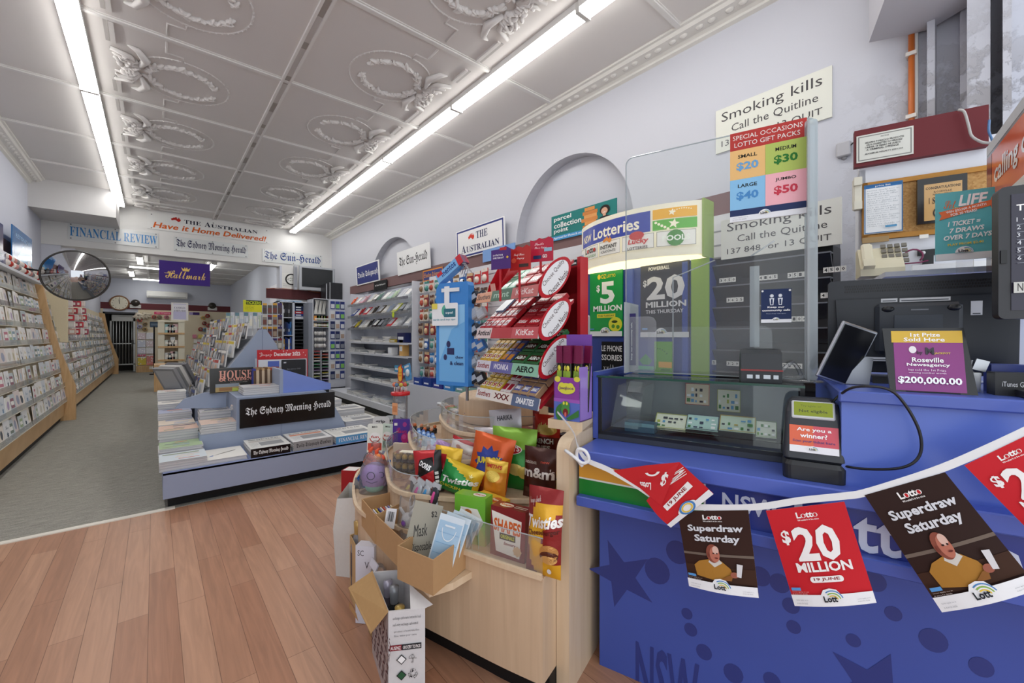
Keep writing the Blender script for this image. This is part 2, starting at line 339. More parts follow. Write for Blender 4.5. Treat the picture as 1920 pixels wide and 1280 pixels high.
# embossed wreath reliefs, one per ceiling panel
def wreath():
    b = MB(); rng = random.Random(3); c = '#e4e1de'
    R = .36
    pth = [(R * math.cos(a) * .98, R * math.sin(a) * 1.06, 0) for a in [math.radians(40 + 280 * i / 40) for i in range(41)]]
    b.tube(pth, .008, c, 'paint', 5)
    for i in range(0, 41): b.ball(pth[i], (.010, .010, .011), c, 'paint', 6)
    for sg in (-1, 1):   # stepped bead lines running to the battens
        x0 = .30
        q = [(x0 - .02, sg * .25, 0), (x0 - .02, sg * .33, 0), (x0 - .14, sg * .33, 0)]
        q = [(.02, sg * .385, 0), (.02, sg * .45, 0), (.13, sg * .45, 0), (.13, sg * .62, 0)]
        b.tube(q, .010, c, 'paint', 5)
        b.box(.44, sg * .34 - (.22 if sg < 0 else 0), -.016, .47, sg * .34 + (.30 if sg > 0 else 0), 0, c, 'paint')
        b.box(.475, sg * .34 - (.22 if sg < 0 else 0), -.006, .50, sg * .34 + (.30 if sg > 0 else 0), 0, '#b9b5b2', 'paint')
        for k in range(13):     # laurel leaves along half the ring
            a = sg * math.radians(15 + k * 11.5); r = .25
            for h in range(3):
                aa = a + rng.uniform(-.5, .5) + sg * 1.57 + (h - 1) * .55
                p = Vector((r * math.cos(a) + rng.uniform(-.012, .012), r * math.sin(a) + rng.uniform(-.012, .012), -.010))
                s = rng.uniform(.7, 1.15) * (1 if k < 9 else .8)
                if k in (4, 8): s *= .5
                b.ball((0, 0, 0), (.062 * s, .017 * s, .020), c, 'paint', 8, TR(*p) @ RZ(aa))
    for k in range(26):         # bow and flower cluster
        a = rng.uniform(-1.2, 1.2); r = rng.uniform(.02, .19); x = .30 + r * math.cos(a) * .8; y = r * math.sin(a) * 1.5
        b.ball((0, 0, 0), (.042 * rng.uniform(.6, 1.2), .018, .026), c, 'paint', 8, TR(x, y, -.014) @ RZ(rng.uniform(0, 3.14)))
    for sg in (-1, 1):
        for k in range(3):
            y = sg * (.10 + .06 * k); b.tube([(.30, sg * .05, -.01), (.36, y, -.02), (.42 + .03 * k, y * 1.2, -.016), (.47, y * 1.1, -.008)], [.016, .022, .016, .008], c, 'paint', 6)
        b.tube([(.3, sg * .1, -.01), (.26, sg * .24, -.022), (.31, sg * .36, -.018), (.37, sg * .38, -.01)], [.02, .034, .024, .006], c, 'paint', 6)
    return b.data('ceiling_wreath')
wm = wreath()
for i in range(len(YR)):
    yc = YR[i] + .68
    if yc > YB - .3: yc = YB - .29
    for sg, xc in ((-1, XM - .72), (1, XM + .72)):
        o = bpy.data.objects.new('ceiling_relief', wm); COL.objects.link(o); o.location = (xc, yc, ZC); o.rotation_euler = (0, 0, 0 if sg > 0 else math.pi); tag(o, kind='structure')
        if i == len(YR) - 1: o.scale = (1, .42, 1)
# right wall with two shallow arched recesses
def arch(yc, r, zb, n=28): return [(yc - r, zb)] + [(yc - r * math.cos(math.pi * i / n), 0 + r * math.sin(math.pi * i / n)) for i in range(n + 1)] + [(yc + r, zb)]
def archz(yc, r, zs, zb, n=28): return [(yc - r, zb)] + [(yc - r * math.cos(math.pi * i / n), zs + r * math.sin(math.pi * i / n)) for i in range(n + 1)] + [(yc + r, zb)]
p1, p2 = onX(920, 410, XR), onX(1062, 294, XR); p3, p4 = onX(691, 490, XR), onX(735, 446, XR)
a1 = archz(p2.y, .78, p2.z - .78, 1.4); a2 = archz(p4.y, p3.y - p4.y + .03, p4.z - (p3.y - p4.y + .03), 1.4)
b = MB(); b.prism([(-.1, 0), (YB + .02, 0), (YB + .02, ZC), (-.1, ZC)], XR, XR + .12, 'x', mat='plaster', holes=[a1, a2]); b.box(XR + .12, -.1, 0, XR + .2, YB, ZC, mat='plaster')
struct('wall_right', b)
b = MB(); b.box(XL - .15, -.3, 0, XL, YE, ZC, '#cbcdd8', 'wall'); struct('wall_left', b)
# bulkhead over the opening to the rear room, with the wall beside it
b = MB(); b.box(XL, YB, 2.83, 2.12, YB + .25, ZC, '#e3e2e0', 'wall'); b.box(2.12, YB, 0, XR, YB + .25, ZC, '#e3e2e0', 'wall'); b.box(XL, YB + .02, 2.14, -1.2, YB + .25, 2.83, '#d3d5df', 'wall'); struct('wall_bulkhead', b)
b = MB(); b.box(XL, 9.35, 3.22, -.47, YB, ZC, '#d3d1d0', 'wall'); struct('trim_4', b)
b = MB(); b.box(2.09, YB - .03, 0, 2.13, YB + .28, 2.84, '#cfd2dd', 'paint'); struct('trim_5', b)
# cornices
def cornice(name, x, sg):
    b = MB(); prof = [(0, 3.555), (0, ZC), (.17, ZC), (.17, ZC - .018), (.15, ZC - .022), (.135, ZC - .045), (.05, 3.60), (.028, 3.585), (.028, 3.567)]
    b.prism([(x + sg * p, z) for p, z in prof], .0 if sg < 0 else 0, YB, 'y', '#e2dfd9', 'paint')
    for i in range(46):
        y = .35 + i * .215
        M = TR(x + sg * .098, y, 3.612) @ RY(sg * math.radians(-38 if sg > 0 else -38))
        for dy in (-.045, .045): b.ball((0, dy, 0), (.028, .034, .012), '#e6e3dd', 'paint', 8, M)
        b.ball((0, 0, .01), (.014, .014, .014), '#e6e3dd', 'paint', 6, M)
    struct(name, b)
cornice('trim_6', XR, -1); cornice('trim_7', XL, 1)
# rear room
b = MB(); b.box(XL - .1, YB + .25, ZE, XE + .1, YE + .1, ZE + .1, '#dddcda', 'wall')
for i in range(7): b.box(XL, 11.2 + i * 1.35, ZE - .02, XE, 11.24 + i * 1.35, ZE, '#e6e5e3', 'paint')
for i in range(1, 3): b.box(XL + i * 1.25, 10.6, ZE - .02, XL + i * 1.25 + .05, YE, ZE, '#e6e5e3', 'paint')
struct('ceiling_rear', b)
pd0, pd1 = onY(193, 584, YE), onY(257, 700, YE)
b = MB(); b.box(XL - .1, YE, 0, pd0.x, YE + .12, ZE + .1, '#d6dae6', 'wall'); b.box(pd1.x, YE, 0, XE, YE + .12, ZE + .1, '#d6dae6', 'wall'); b.box(pd0.x, YE, pd0.z, pd1.x, YE + .12, ZE + .1, '#d6dae6', 'wall'); struct('wall_end', b)
b = MB(); b.box(XE, YB + .25, 0, XE + .1, YE, ZE + .1, '#d3d8e4', 'wall'); b.box(XE - .03, YB + 1.2, 1.9, XE, YB + 2.2, 2.6, '#e9ebf2', 'paint'); struct('wall_rear_right', b)
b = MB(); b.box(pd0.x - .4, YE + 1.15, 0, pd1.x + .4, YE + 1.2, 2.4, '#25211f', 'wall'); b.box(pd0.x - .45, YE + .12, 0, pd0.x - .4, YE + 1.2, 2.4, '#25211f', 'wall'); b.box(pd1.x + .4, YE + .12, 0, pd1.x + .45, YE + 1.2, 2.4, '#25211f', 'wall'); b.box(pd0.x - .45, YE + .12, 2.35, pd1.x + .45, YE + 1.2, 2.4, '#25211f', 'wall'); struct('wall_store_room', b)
# maroon trims
mr0, mr1 = 2.19, 2.34
b = MB(); b.box(XR - .045, .9, mr0 - .015, XR, 8.95, mr1, '#7a5d5c', 'paint'); struct('trim_8', b)
b = MB(); b.box(1.83, YB - .045, 2.12, XR, YB, 2.33, '#57282b', 'paint'); struct('trim_9', b)
tz0, tz1 = onY(200, 578, YE).z, onY(200, 566, YE).z
b = MB(); b.box(XL, YE - .03, tz0, XE, YE, tz1, '#6b3339', 'paint'); struct('trim_10', b)
# cream pegboard lining under the maroon band
b = MB(); b.box(XL, YE - .02, .0, pd0.x - .03, YE, tz0, '#e9dcc0', 'board'); b.box(pd1.x + .03, YE - .02, .0, XE, YE, tz0, '#e9dcc0', 'board'); struct('wall_end_lining', b)
# fluorescent lights
def batten_light(x0, y0, y1, z, axis='y', n=1, lab='', grp=None, wd=.125):
    L = (y1 - y0) / n; first = None
    for i in range(n):
        a, c = y0 + i * L + .008, y0 + (i + 1) * L - .008
        t = empty('fluorescent_light', (x0, (a + c) / 2, z) if axis == 'y' else ((a + c) / 2, x0, z), 0 if axis == 'y' else R90, lab[i] if isinstance(lab, (list, tuple)) else lab, 'light', grp); h = (c - a) / 2
        b = MB(); b.box(-wd / 2, -h, -.05, wd / 2, h, 0, '#ecebe8', 'paint'); part('housing', b, t)
        b = MB(); b.prism([(-wd / 2, -.051), (wd / 2, -.051), (wd * .45, -.072), (wd * .25, -.08), (-wd * .25, -.08), (-wd * .45, -.072)], -h + .012, h - .012, 'y', '#ffffff', 'tube'); part('tube', b, t, 'glowing white diffuser')
        for s in (-1, 1):
            b = MB(); b.box(-wd / 2 - .002, s * h - .012, -.084, wd / 2 + .002, s * h + .006, -.005, '#e2e0db', 'plastic'); part('end_cap', b, t)
LN = ['nearest', 'second', 'third', 'fourth', 'fifth', 'sixth']
batten_light(-.46, 1.0, 10.1, ZC, n=4, grp='left row of ceiling lights', lab=['%s fluorescent light from the front in the left ceiling row' % q for q in LN[:4]])
batten_light(2.33, .3, 10.2, ZC, n=6, grp='right row of ceiling lights', lab=['%s fluorescent light from the front in the right ceiling row' % q for q in LN])
for (px, py, ax, lab) in ((262, 487, 'y', 'small fluorescent light over the rear room, upper left of the purple sign'), (246, 512, 'y', 'small fluorescent light over the rear room aisle, lowest and leftmost'), (280, 502, 'x', 'short crosswise fluorescent light, upper of two beside the purple sign'), (280, 524, 'x', 'short crosswise fluorescent light, lower of two beside the purple sign'), (397, 500, 'y', 'small fluorescent light at the far side of the purple sign')):
    p = onZ(px, py, ZE - .05)
    if ax == 'y': batten_light(p.x, p.y - .7, p.y + .7, ZE, lab=lab, wd=.12)
    else: batten_light(p.y, p.x - .45, p.x + .45, ZE, 'x', lab=lab, wd=.12)
batten_light(-.3, 10.8, 12.7, ZE, n=1, lab='added unseen fluorescent light behind the bulkhead over the rear aisle', wd=.12); batten_light(1.3, 10.8, 12.7, ZE, n=1, lab='added unseen fluorescent light behind the bulkhead over the magazine rack', wd=.12)  # extra pair hidden by the bulkhead, added to brighten the rear room
# ================================================================ SIGNS ON THE WALLS AND THE REAR ROOM
def plate(name, art, label, cat, P, rot, w, h, th=.008, col='#f2f2f0', mat='paper', group=None, tilt=0):
    b = MB(); b.box(0, 0, 0, w, th, h, col, mat)
    if art: art(Art(b, mat=mat), w, h)
    return thing(name, b, label, cat, group, loc=P, rot=(tilt, 0, rot) if tilt else rot)
def rX(xl, yt, yb, xr, X):  # left-edge top/bottom pixels and right edge pixel on the plane x = X
    a, b, c = onX(xl, yt, X), onX(xl, yb, X), onX(xr, yt, X); return b, abs(a.y - c.y), a.z - b.z
def rY(xl, yt, yb, xr, Y):
    a, b, c = onY(xl, yt, Y), onY(xl, yb, Y), onY(xr, yt, Y); return b, c.x - a.x, a.z - b.z
AUS = [(.0, .52), (.03, .38), (.06, .2), (.16, .2), (.3, .3), (.46, .36), (.55, .24), (.62, .2), (.66, .08), (.76, .02), (.84, .06), (.93, .2), (1, .4), (.97, .55), (.9, .66), (.84, .8), (.8, 1.0), (.75, .88), (.74, .72), (.66, .66), (.58, .76), (.62, .92), (.5, .95), (.4, .88), (.36, .78), (.28, .84), (.18, .68), (.1, .6)]
def aus(A, x0, z0, x1, z1, col): A.poly([(x0 + (x1 - x0) * p, z0 + (z1 - z0) * q) for p, q in AUS], col)
YS = YB - .012
def sY(name, art, label, xl, yt, yb, xr, Y=YS, col='#d9dcdc', mat='gloss', cat='sign', th=.008, group=None):
    P, w, h = rY(xl, yt, yb, xr, Y); return plate(name, art, label, cat, P, 0, w, h, th, col, mat, group)
def screws(A, w, h):
    for x in (.03, .5, .97):
        for z in (.08, .92): A.ell(x * w, z * h, .012, .012, '#8d8d8d', 8)
sY('newspaper_sign', lambda A, w, h: (screws(A, w, h), A.text('FINANCIAL REVIEW', .02 * w, .22 * h, .985 * w, .80 * h, '#3f86c4', 'S')), 'grey acrylic panel with light blue serif capitals on the bulkhead, leftmost', 127, 417, 448, 297)
def a_(A, w, h):
    screws(A, w, h); aus(A, .17 * w, .66 * h, .245 * w, .97 * h, '#b5261f')
    A.text('THE', .27 * w, .62 * h, .40 * w, .86 * h, '#23253a', 'S'); A.text('A', .43 * w, .60 * h, .478 * w, .92 * h, '#23253a', 'S'); A.text('USTRALIAN', .482 * w, .60 * h, .885 * w, .83 * h, '#23253a', 'S')
    A.text('Have it Home Delivered!', .04 * w, .12 * h, .955 * w, .48 * h, '#d5601f', 'B', shear=.25)
sY('newspaper_sign', a_, 'white bulkhead sign with a red map and an orange slanted slogan', 276, 398, 428, 506, col='#e9e9e7')
sY('newspaper_sign', lambda A, w, h: (screws(A, w, h), A.text('The Sydney Morning Herald', .03 * w, .18 * h, .97 * w, .85 * h, '#2b2d52', 'F')), 'grey acrylic panel with navy gothic lettering below the slanted orange slogan', 326, 443, 469, 465)
sY('newspaper_sign', lambda A, w, h: (screws(A, w, h), A.text('The Sun-Herald', .03 * w, .10 * h, .97 * w, .88 * h, '#2b4583', 'F')), 'grey acrylic panel with blue gothic lettering at the right end of the bulkhead', 492, 466, 490, 604)
def hall(A, w, h):
    A.text('Hallmark', .12 * w, .26 * h, .90 * w, .60 * h, '#e8c46a', 'C', res=4)
    A.rect(.10 * w, .455 * h, .30 * w, .475 * h, '#e8c46a')
    A.poly([(.45 * w, .60 * h), (.57 * w, .60 * h), (.60 * w, .76 * h), (.55 * w, .68 * h), (.53 * w, .78 * h), (.51 * w, .69 * h), (.49 * w, .78 * h), (.47 * w, .68 * h), (.42 * w, .76 * h)], '#e8c46a')
sY('hanging_sign', hall, 'purple hanging sign with a gold crown and script lettering', 298, 487, 531, 394, Y=YB - .025, col='#41297c', mat='paper', th=.02)
def arrow(A, w, h):
    A.ring(.72 * w, .62 * h, .10, .13, '#202020', .5, 5.8); A.text('⇦', .42 * w, .50 * h, 1.0 * w, .74 * h, '#202020'); A.fine(.1 * w, .15 * h, .95 * w, .36 * h, 2, '#444444', 'business stationery and office supplies')
sY('direction_sign', arrow, 'small white notice with a curved arrow beside the grey monitor', 528, 511, 541, 554, col='#e9e8e4', mat='paper')
# wall-mounted monitor, tower computers and cables on top of the stationery racks
P, w, h = rY(561, 497, 543, 628, YB - .24)
t = empty('grey_monitor', P, 0, 'grey framed flat monitor high on the wall under the rightmost bulkhead sign', 'monitor')
b = MB(); b.box(.0, 0, 0, w, .06, h, '#b9bcc2', 'plastic', bev=.012); b.box(.3 * w, .06, .1 * h, .7 * w, .14, .6 * h, '#8d9096', 'plastic'); b.box(.42 * w, .12, .2 * h, .58 * w, .215, .4 * h, '#777a80', 'plastic'); part('casing', b, t)
b = MB(); b.box(.07 * w, -.004, .14 * h, .93 * w, .004, .92 * h, '#2c2f31', 'gloss'); part('screen', b, t)
for k, (x, w_) in enumerate(((-.10, .07),)):
    b = MB(); b.box(0, 0, 0, w_, .08, h * .98, '#b5b8bf', 'plastic', bev=.01); b.box(.01, -.003, .05, w_ - .01, .001, h * .9, '#9b9ea6', 'cloth'); part('speaker', b, t, loc=(x, .01, .0))
for k, (xl, yt, yb, xr, lab) in enumerate(((611, 531, 558, 617, 'narrow black computer tower on the paper rack, left of the wider one'), (617.5, 529, 557, 648, 'black computer tower standing on the paper rack'))):
    P, w, h = rY(xl, yt, yb, xr, 9.55)
    t = empty('computer_tower', (P.x, P.y, 2.10), 0, lab, 'computer'); h = P.z + h - 2.10
    b = MB(); b.box(0, 0, 0, w, .36, h, '#202126', 'plastic', bev=.006); part('case', b, t)
    b = MB(); b.box(.004, -.006, .004, .02, 0, h - .004, '#b9bcc0', 'plastic'); part('trim_strip', b, t)
b = MB(); pp = [onY(x, y, YB - .06) for x, y in ((500, 541), (520, 540), (545, 542), (575, 544), (600, 549), (612, 552))]; b.tube(pp, .006, '#a8552d', 'plastic', 6); thing('cable', b, 'thin rust red cable hanging along the maroon trim', 'cable')
# signs standing along the right wall
def sX(name, art, label, xl, yt, yb, xr, X=XR - .06, col='#eeeeee', mat='paper', cat='sign', th=.012, **k):
    P, w, h = rX(xl, yt, yb, xr, X); return plate(name, art, label, cat, P, -R90, w, h, th, col, mat, **k)
sX('newspaper_sign', lambda A, w, h: (A.rect(.04 * w, .05 * h, .96 * w, .95 * h, '#38407f'), A.text('Daily Telegraph', .08 * w, .30 * h, .94 * w, .66 * h, '#f2f2f2', 'F')), 'small blue sign with white gothic lettering standing on the maroon trim', 669, 501, 536, 712, tilt=.06)
sX('newspaper_sign', lambda A, w, h: A.text('The Sun-Herald', .07 * w, .28 * h, .93 * w, .76 * h, '#26262a', 'F'), 'plain white sign with black gothic lettering leaning on the right wall', 746, 474, 517, 807, tilt=.05)
sX('newspaper_sign', lambda A, w, h: (A.frame(.0, 0, w, h, .02, '#d98a3a'), A.text('Sunday Telegraph', .06 * w, .25 * h, .94 * w, .75 * h, '#e09a45', 'F')), 'blue sign with orange gothic lettering fixed to the maroon trim', 793, 508, 529, 830, col='#39427f', X=XR - .07)
sX('newspaper_sign', lambda A, w, h: A.text('The Sunday Morning Herald', .1 * w, .45 * h, .9 * w, .66 * h, '#eeeeee', 'F'), 'small black sign with white gothic lettering on the maroon trim', 701, 529, 546, 725, col='#17171a', X=XR - .07)
def a2(A, w, h):
    A.frame(.02 * w, .03 * h, .98 * w, .97 * h, .022, '#35407f'); aus(A, .28 * w, .56 * h, .41 * w, .80 * h, '#d2402f')
    A.text('THE', .45 * w, .56 * h, .68 * w, .80 * h, '#33395f', 'S'); A.text('A', .12 * w, .16 * h, .225 * w, .44 * h, '#33395f', 'S'); A.text('USTRALIAN', .235 * w, .16 * h, .90 * w, .37 * h, '#33395f', 'S')
sX('newspaper_sign', a2, 'large white sign with blue border, red map and serif capitals on the right wall', 856, 436, 487, 947, tilt=.03)
def parcel(A, w, h):
    A.rect(0, 0, w, .17 * h, '#4f9bd0'); A.text('Approved for iPhone & commerce', .04 * w, .03 * h, .62 * w, .14 * h, '#eef4f8', 'B')
    for i, (x, z, ww, c) in enumerate(((.52, .17, .22, '#d58a4a'), (.55, .31, .17, '#e09a56'), (.50, .43, .24, '#d88d4e'), (.54, .56, .19, '#e5a261'), (.52, .68, .22, '#cf8345'), (.55, .82, .15, '#dd9650'))): A.rect(x * w, z * h, (x + ww) * w, (z + .13) * h, c)
    for s, z in (('parcel', .72), ('collection', .48), ('point', .24)): A.text(s, .05 * w, z * h, (.34 if s == 'parcel' else .50 if s == 'collection' else .29) * w, (z + .21) * h, '#f1f5f4', 'B')
    A.poly([(.72 * w, .17 * h), (.96 * w, .17 * h), (.95 * w, .42 * h), (.86 * w, .50 * h), (.78 * w, .46 * h)], '#2b2a2e'); A.ell(.845 * w, .70 * h, .07 * w, .17 * h, '#2a211d'); A.ell(.84 * w, .66 * h, .045 * w, .12 * h, '#d9a88d'); A.rect(.82 * w, .48 * h, .86 * w, .57 * h, '#d9a88d'); A.ell(.838 * w, .61 * h, .02 * w, .012 * h, '#f7f2ee')
sX('parcel_sign', parcel, 'teal sign with white lettering, brown parcels and a smiling person in black', 1034, 407, 453, 1156, X=XR - .06, col='#2a7f7b', th=.01)
sX('shelf_talker', None, 'small pale blue sign on the maroon trim behind the chocolate stand', 905, 470, 492, 965, X=XR - .08, col='#7fa6dc')
def quit_(A, w, h):
    A.text('Smoking kills', .06 * w, .62 * h, .93 * w, .90 * h, '#4d4a4b'); A.text('Call the Quitline', .16 * w, .36 * h, .90 * w, .56 * h, '#4d4a4b'); A.text('137 848  or 13 QUIT', .06 * w, .09 * h, .93 * w, .25 * h, '#4d4a4b')
sX('warning_sign', quit_, 'cream anti smoking sign nailed high on the crumbling wall', 1342, 209, 289, 1560, X=XR - .012, col='#e5e5da')
sX('warning_sign', quit_, 'cream anti smoking sign above the black cigarette shelves', 1352, 414, 487, 1578, X=2.80, col='#e5e5dc')
# rear room: air conditioner, clock, dome camera, security door
P, w, h = rY(275, 545, 558, 351, YE)
t = empty('air_conditioner', (P.x, YE, P.z), 0, 'white split system air conditioner on the rear wall', 'air conditioner')
b = MB(); b.prism([(-.22, .06), (-.20, .0), (0, 0), (0, h), (-.16, h), (-.21, h - .05)], 0, w, 'x', '#e6e6e2', 'plastic'); part('casing', b, t)
b = MB(); b.box(.05, -.226, .03, w - .05, -.218, .07, '#b9bab8', 'plastic'); part('louver', b, t)
c = onY(224, 568, YE - .02); t = empty('wall_clock', (c.x, YE - .03, c.z), (R90, 0, 0), 'round wooden wall clock on the maroon band of the rear wall', 'clock')
b = MB(); b.lathe([(.0, -.02), (.27, -.02), (.27, .02), (.25, .035), (.225, .02)], '#8a5f3d', 'plastic', 28); part('frame', b, t)
b = MB(); b.lathe([(0, .02), (.225, .02)], '#efe9d4', 'gloss', 28)
for i in range(12): a = i * math.pi / 6; b.box(-.006, .17, .021, .006, .2, .023, '#3a3229', M=RZ(a))
dl_ = part('dial', b, t)
b = MB(); b.box(-.008, -.03, .024, .008, .12, .026, '#2a2420', M=RZ(.1)); b.box(-.005, -.03, .027, .005, .17, .029, '#2a2420', M=RZ(.05)); part('hand', b, dl_)
for px, py, lab in ((254, 571, 'dome camera on the maroon band beside the wall clock'), (398, 576, 'dome camera on the maroon band at the right of the rear wall')):
    c = onY(px, py, YE - .03); t = empty('dome_camera', (c.x, YE - .03, c.z), (R90, 0, 0), lab, 'camera')
    b = MB(); b.box(-.15, -.12, 0, .15, .0, .05, '#dcdcd8', 'plastic'); part('base', b, t)
    b = MB(); b.lathe([(.13, 0), (.12, .07), (.08, .12), (0, .14)], '#3b3630', 'gloss', 16, TR(0, .06, 0)); part('dome', b, t)
x0, x1, zt = pd0.x, pd1.x, pd0.z
b = MB(); b.box(x0, YE - .05, 0, x0 + .05, YE + .12, zt, '#5b5d60', 'paint'); b.box(x1 - .04, YE - .05, 0, x1, YE + .12, zt, '#d9ccb2', 'paint'); b.box(x0, YE - .05, zt - .06, x1, YE + .12, zt, '#4a4b4e', 'paint'); b.box(x0 - .22, YE - .035, 0, x0, YE, tz0, '#e5d9be', 'paint'); struct('door_1', b)
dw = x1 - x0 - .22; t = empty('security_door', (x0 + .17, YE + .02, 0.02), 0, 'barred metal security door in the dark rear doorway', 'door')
b = MB(); H_ = zt - .12
b.box(0, 0, 0, .05, .04, H_, '#a9aaa8', 'metal'); b.box(dw - .05, 0, 0, dw, .04, H_, '#a9aaa8', 'metal'); b.box(0, 0, .25, dw, .04, .29, '#a9aaa8', 'metal'); b.box(0, 0, H_ - .22, dw, .04, H_, '#b9bab8', 'paint'); b.box(0, 0, 1.0, dw, .04, 1.03, '#a9aaa8', 'metal'); df_ = part('door_frame', b, t)
for i in range(7):
    b = MB(); x = .09 + i * (dw - .18) / 6; b.tube([(x, .02, .27), (x, .02, H_ - .2)], .016, '#b4b5b2', 'metal', 6); part('bar', b, t)
b = MB(); b.box(dw - .1, -.03, 1.0, dw - .04, 0, 1.14, '#2b2b2b', 'plastic'); part('lock', b, df_)
b = MB(); b.box(0, 0, 0, .09, .14, .62, '#2b2b2d', 'plastic', bev=.02); b.ball((.05, .02, .78), (.14, .1, .12), '#8f8a80', 'film', 10); b.ball((.05, .05, .4), (.16, .12, .35), '#2e2c2c', 'cloth', 10); thing('shopping_bag', b, 'dark bag slumped against the left side of the rear doorway', 'bag', loc=(x0 + .16, YE - .3, 0.02))
# cream hooks and gift wrap on the rear wall
rng = random.Random(8)
YW = YE - .03
def roll(px, py, c, r, lab):
    p = onY(px, py, YW - .05); b = MB(); b.lathe([(r * .55, -.04), (r, -.04), (r, .04), (r * .55, .04)], c, 'gloss', 14, RX(R90)); b.tube([(0, .06, 0), (0, -.08, 0)], .01, '#c8c8c8', 'metal', 5); thing('ribbon_roll', b, lab, 'ribbon', 'ribbon rolls on the rear wall', loc=p)
for k, (px, py, c) in enumerate(((289, 594, '#a8423f'), (299, 594, '#8d7b63'), (312, 594, '#c46a86'), (272, 607, '#9a8060'), (262, 600, '#c65a52'), (272, 617, '#b08f5f'), (262, 612, '#a7a4cf'), (381, 596, '#c9a24e'), (389, 592, '#9c1f22'), (397, 601, '#c3b6a0'), (383, 606, '#8d2b28'), (391, 610, '#a83a36'), (376, 617, '#9f302d'), (384, 618, '#7aa1bd'), (392, 617, '#8d2020'), (399, 616, '#7b5a3c'))):
    roll(px, py, c, .07 if k < 7 else .075, '%s ribbon roll hanging on the rear wall' % ['red', 'brown', 'pink', 'tan', 'coral', 'straw coloured', 'lilac', 'gold', 'deep red', 'beige', 'dark red', 'brick red', 'rust red', 'pale blue', 'maroon', 'brown knotted'][k] + (' beside the doorway' if k < 7 else ' right of the tall gift tower'))
def sheetbin(px0, py0, px1, py1, c, lab, c2=None):
    P, w, h = rY(px0, py0, py1, px1, YW - .04)
    def art(A, w, h):
        r = random.Random(int(px0 * 7 + py0)); 
        for i in range(7): A.ell(r.uniform(.1, .9) * w, r.uniform(.1, .9) * h, .06 * w, .08 * h, c2 or '#ffffff', 8)
        A.rect(0, .9 * h, w, h, '#f4f1ee')
    plate('wrapping_paper', art, lab, 'gift wrap', P, 0, w, h, .03, c, 'gloss', 'wrapping paper packs on the rear wall')
for k, a in enumerate(((258, 623, 273, 636, '#e5cfd6', 'pale pink wrapping paper in the upper left wall pocket'), (274, 623, 288, 636, '#eceaf0', 'white wrapping paper in the upper right wall pocket'), (258, 637, 273, 651, '#d5d9ea', 'pale blue wrapping paper in the second row of wall pockets'), (274, 638, 288, 650, '#e3d0d4', 'rose wrapping paper in the second row of wall pockets'), (258, 652, 273, 663, '#e4e2f0', 'lilac white wrapping paper in the third row of wall pockets'), (274, 651, 288, 663, '#efedf0', 'plain white wrapping paper in the third row of wall pockets'), (258, 664, 273, 668, '#d8577a', 'strip of hot pink wrapping paper under the lilac pack'), (258, 669, 274, 684, '#dcc93f', 'yellow flowered wrapping paper above the timber plinth'), (275, 665, 288, 684, '#e08a84', 'salmon wrapping paper beside the yellow flowered pack'))): sheetbin(*a)
P, w, h = rY(256, 687, 700, 290, YE - .32); b = MB(); b.box(0, 0, 0, w, .30, P.z + h, '#ffffff', 'oak'); b.box(.7 * w, -.004, .10, .92 * w, 0, .2, '#f0efe8'); thing('wall_plinth', b, 'low timber plinth below the wrapping paper pockets', 'plinth', loc=(P.x, P.y, .002))
P, w, h = rY(289, 584, 589, 322, YW); plate('shelf_header', lambda A, w, h: A.text('Gift Wrapping', .12 * w, .3 * h, .9 * w, .75 * h, '#f6d9e2', 'B'), 'hot pink header strip with white lettering on the rear wall', 'sign', P, 0, w, h, .02, '#e2557c')
P, w, h = rY(355, 585, 590, 374, YW); plate('shelf_header', lambda A, w, h: A.rect(.35 * w, 0, w, h, '#4d3579'), 'purple and lilac header strip on the rear wall', 'sign', P, 0, w, h, .02, '#b7a6d6')
for k, (px, py, c, lab) in enumerate(((259, 590, '#e7dccb', 'white fabric bow hung beside the doorway'), (272, 589, '#ddd2bd', 'cream fabric bow hung right of the white one'))):
    p = onY(px, py, YW - .1); b = MB()
    for a in range(5): b.ball((0, 0, 0), (.15, .05, .05), c, 'cloth', 10, RY(a * .63) @ TR(.05, 0, 0))
    thing('gift_bow', b, lab, 'bow', loc=p)
P, w, h = rY(281, 603, 613, 302, YW); plate('picture_box', lambda A, w, h: A.rect(.1 * w, .3 * h, .9 * w, .7 * h, '#77889a'), 'slate blue boxed set on the rear wall beside the tower', 'box', P, 0, w, h, .1, '#4f6479')
rs = random.Random(4)
for r in range(5):
    for i in range(7):
        px, py = 362 + i * 9 + rs.uniform(-2, 2), 627 + r * 9.2
        if px > 372 + (4 - r) * 14: continue
        P, w, h = rY(px, py, py + 7, px + 7.4, YW - .06)
        c = rs.choice(['#f0e9e4', '#e88aa0', '#e8e3ec', '#8fc27e', '#f2efe6', '#d9486a', '#f5f2f2', '#e9d36b'])
        plate('gift_pack', None, 'small gift pack in the %s row of hooks right of the gift tower' % ['top', 'second', 'third', 'fourth', 'lowest'][r], 'gift pack', P, 0, w, h, .04, c, 'gloss', 'gift packs in the %s row of the rear wall' % ['top', 'second', 'third', 'fourth', 'lowest'][r])
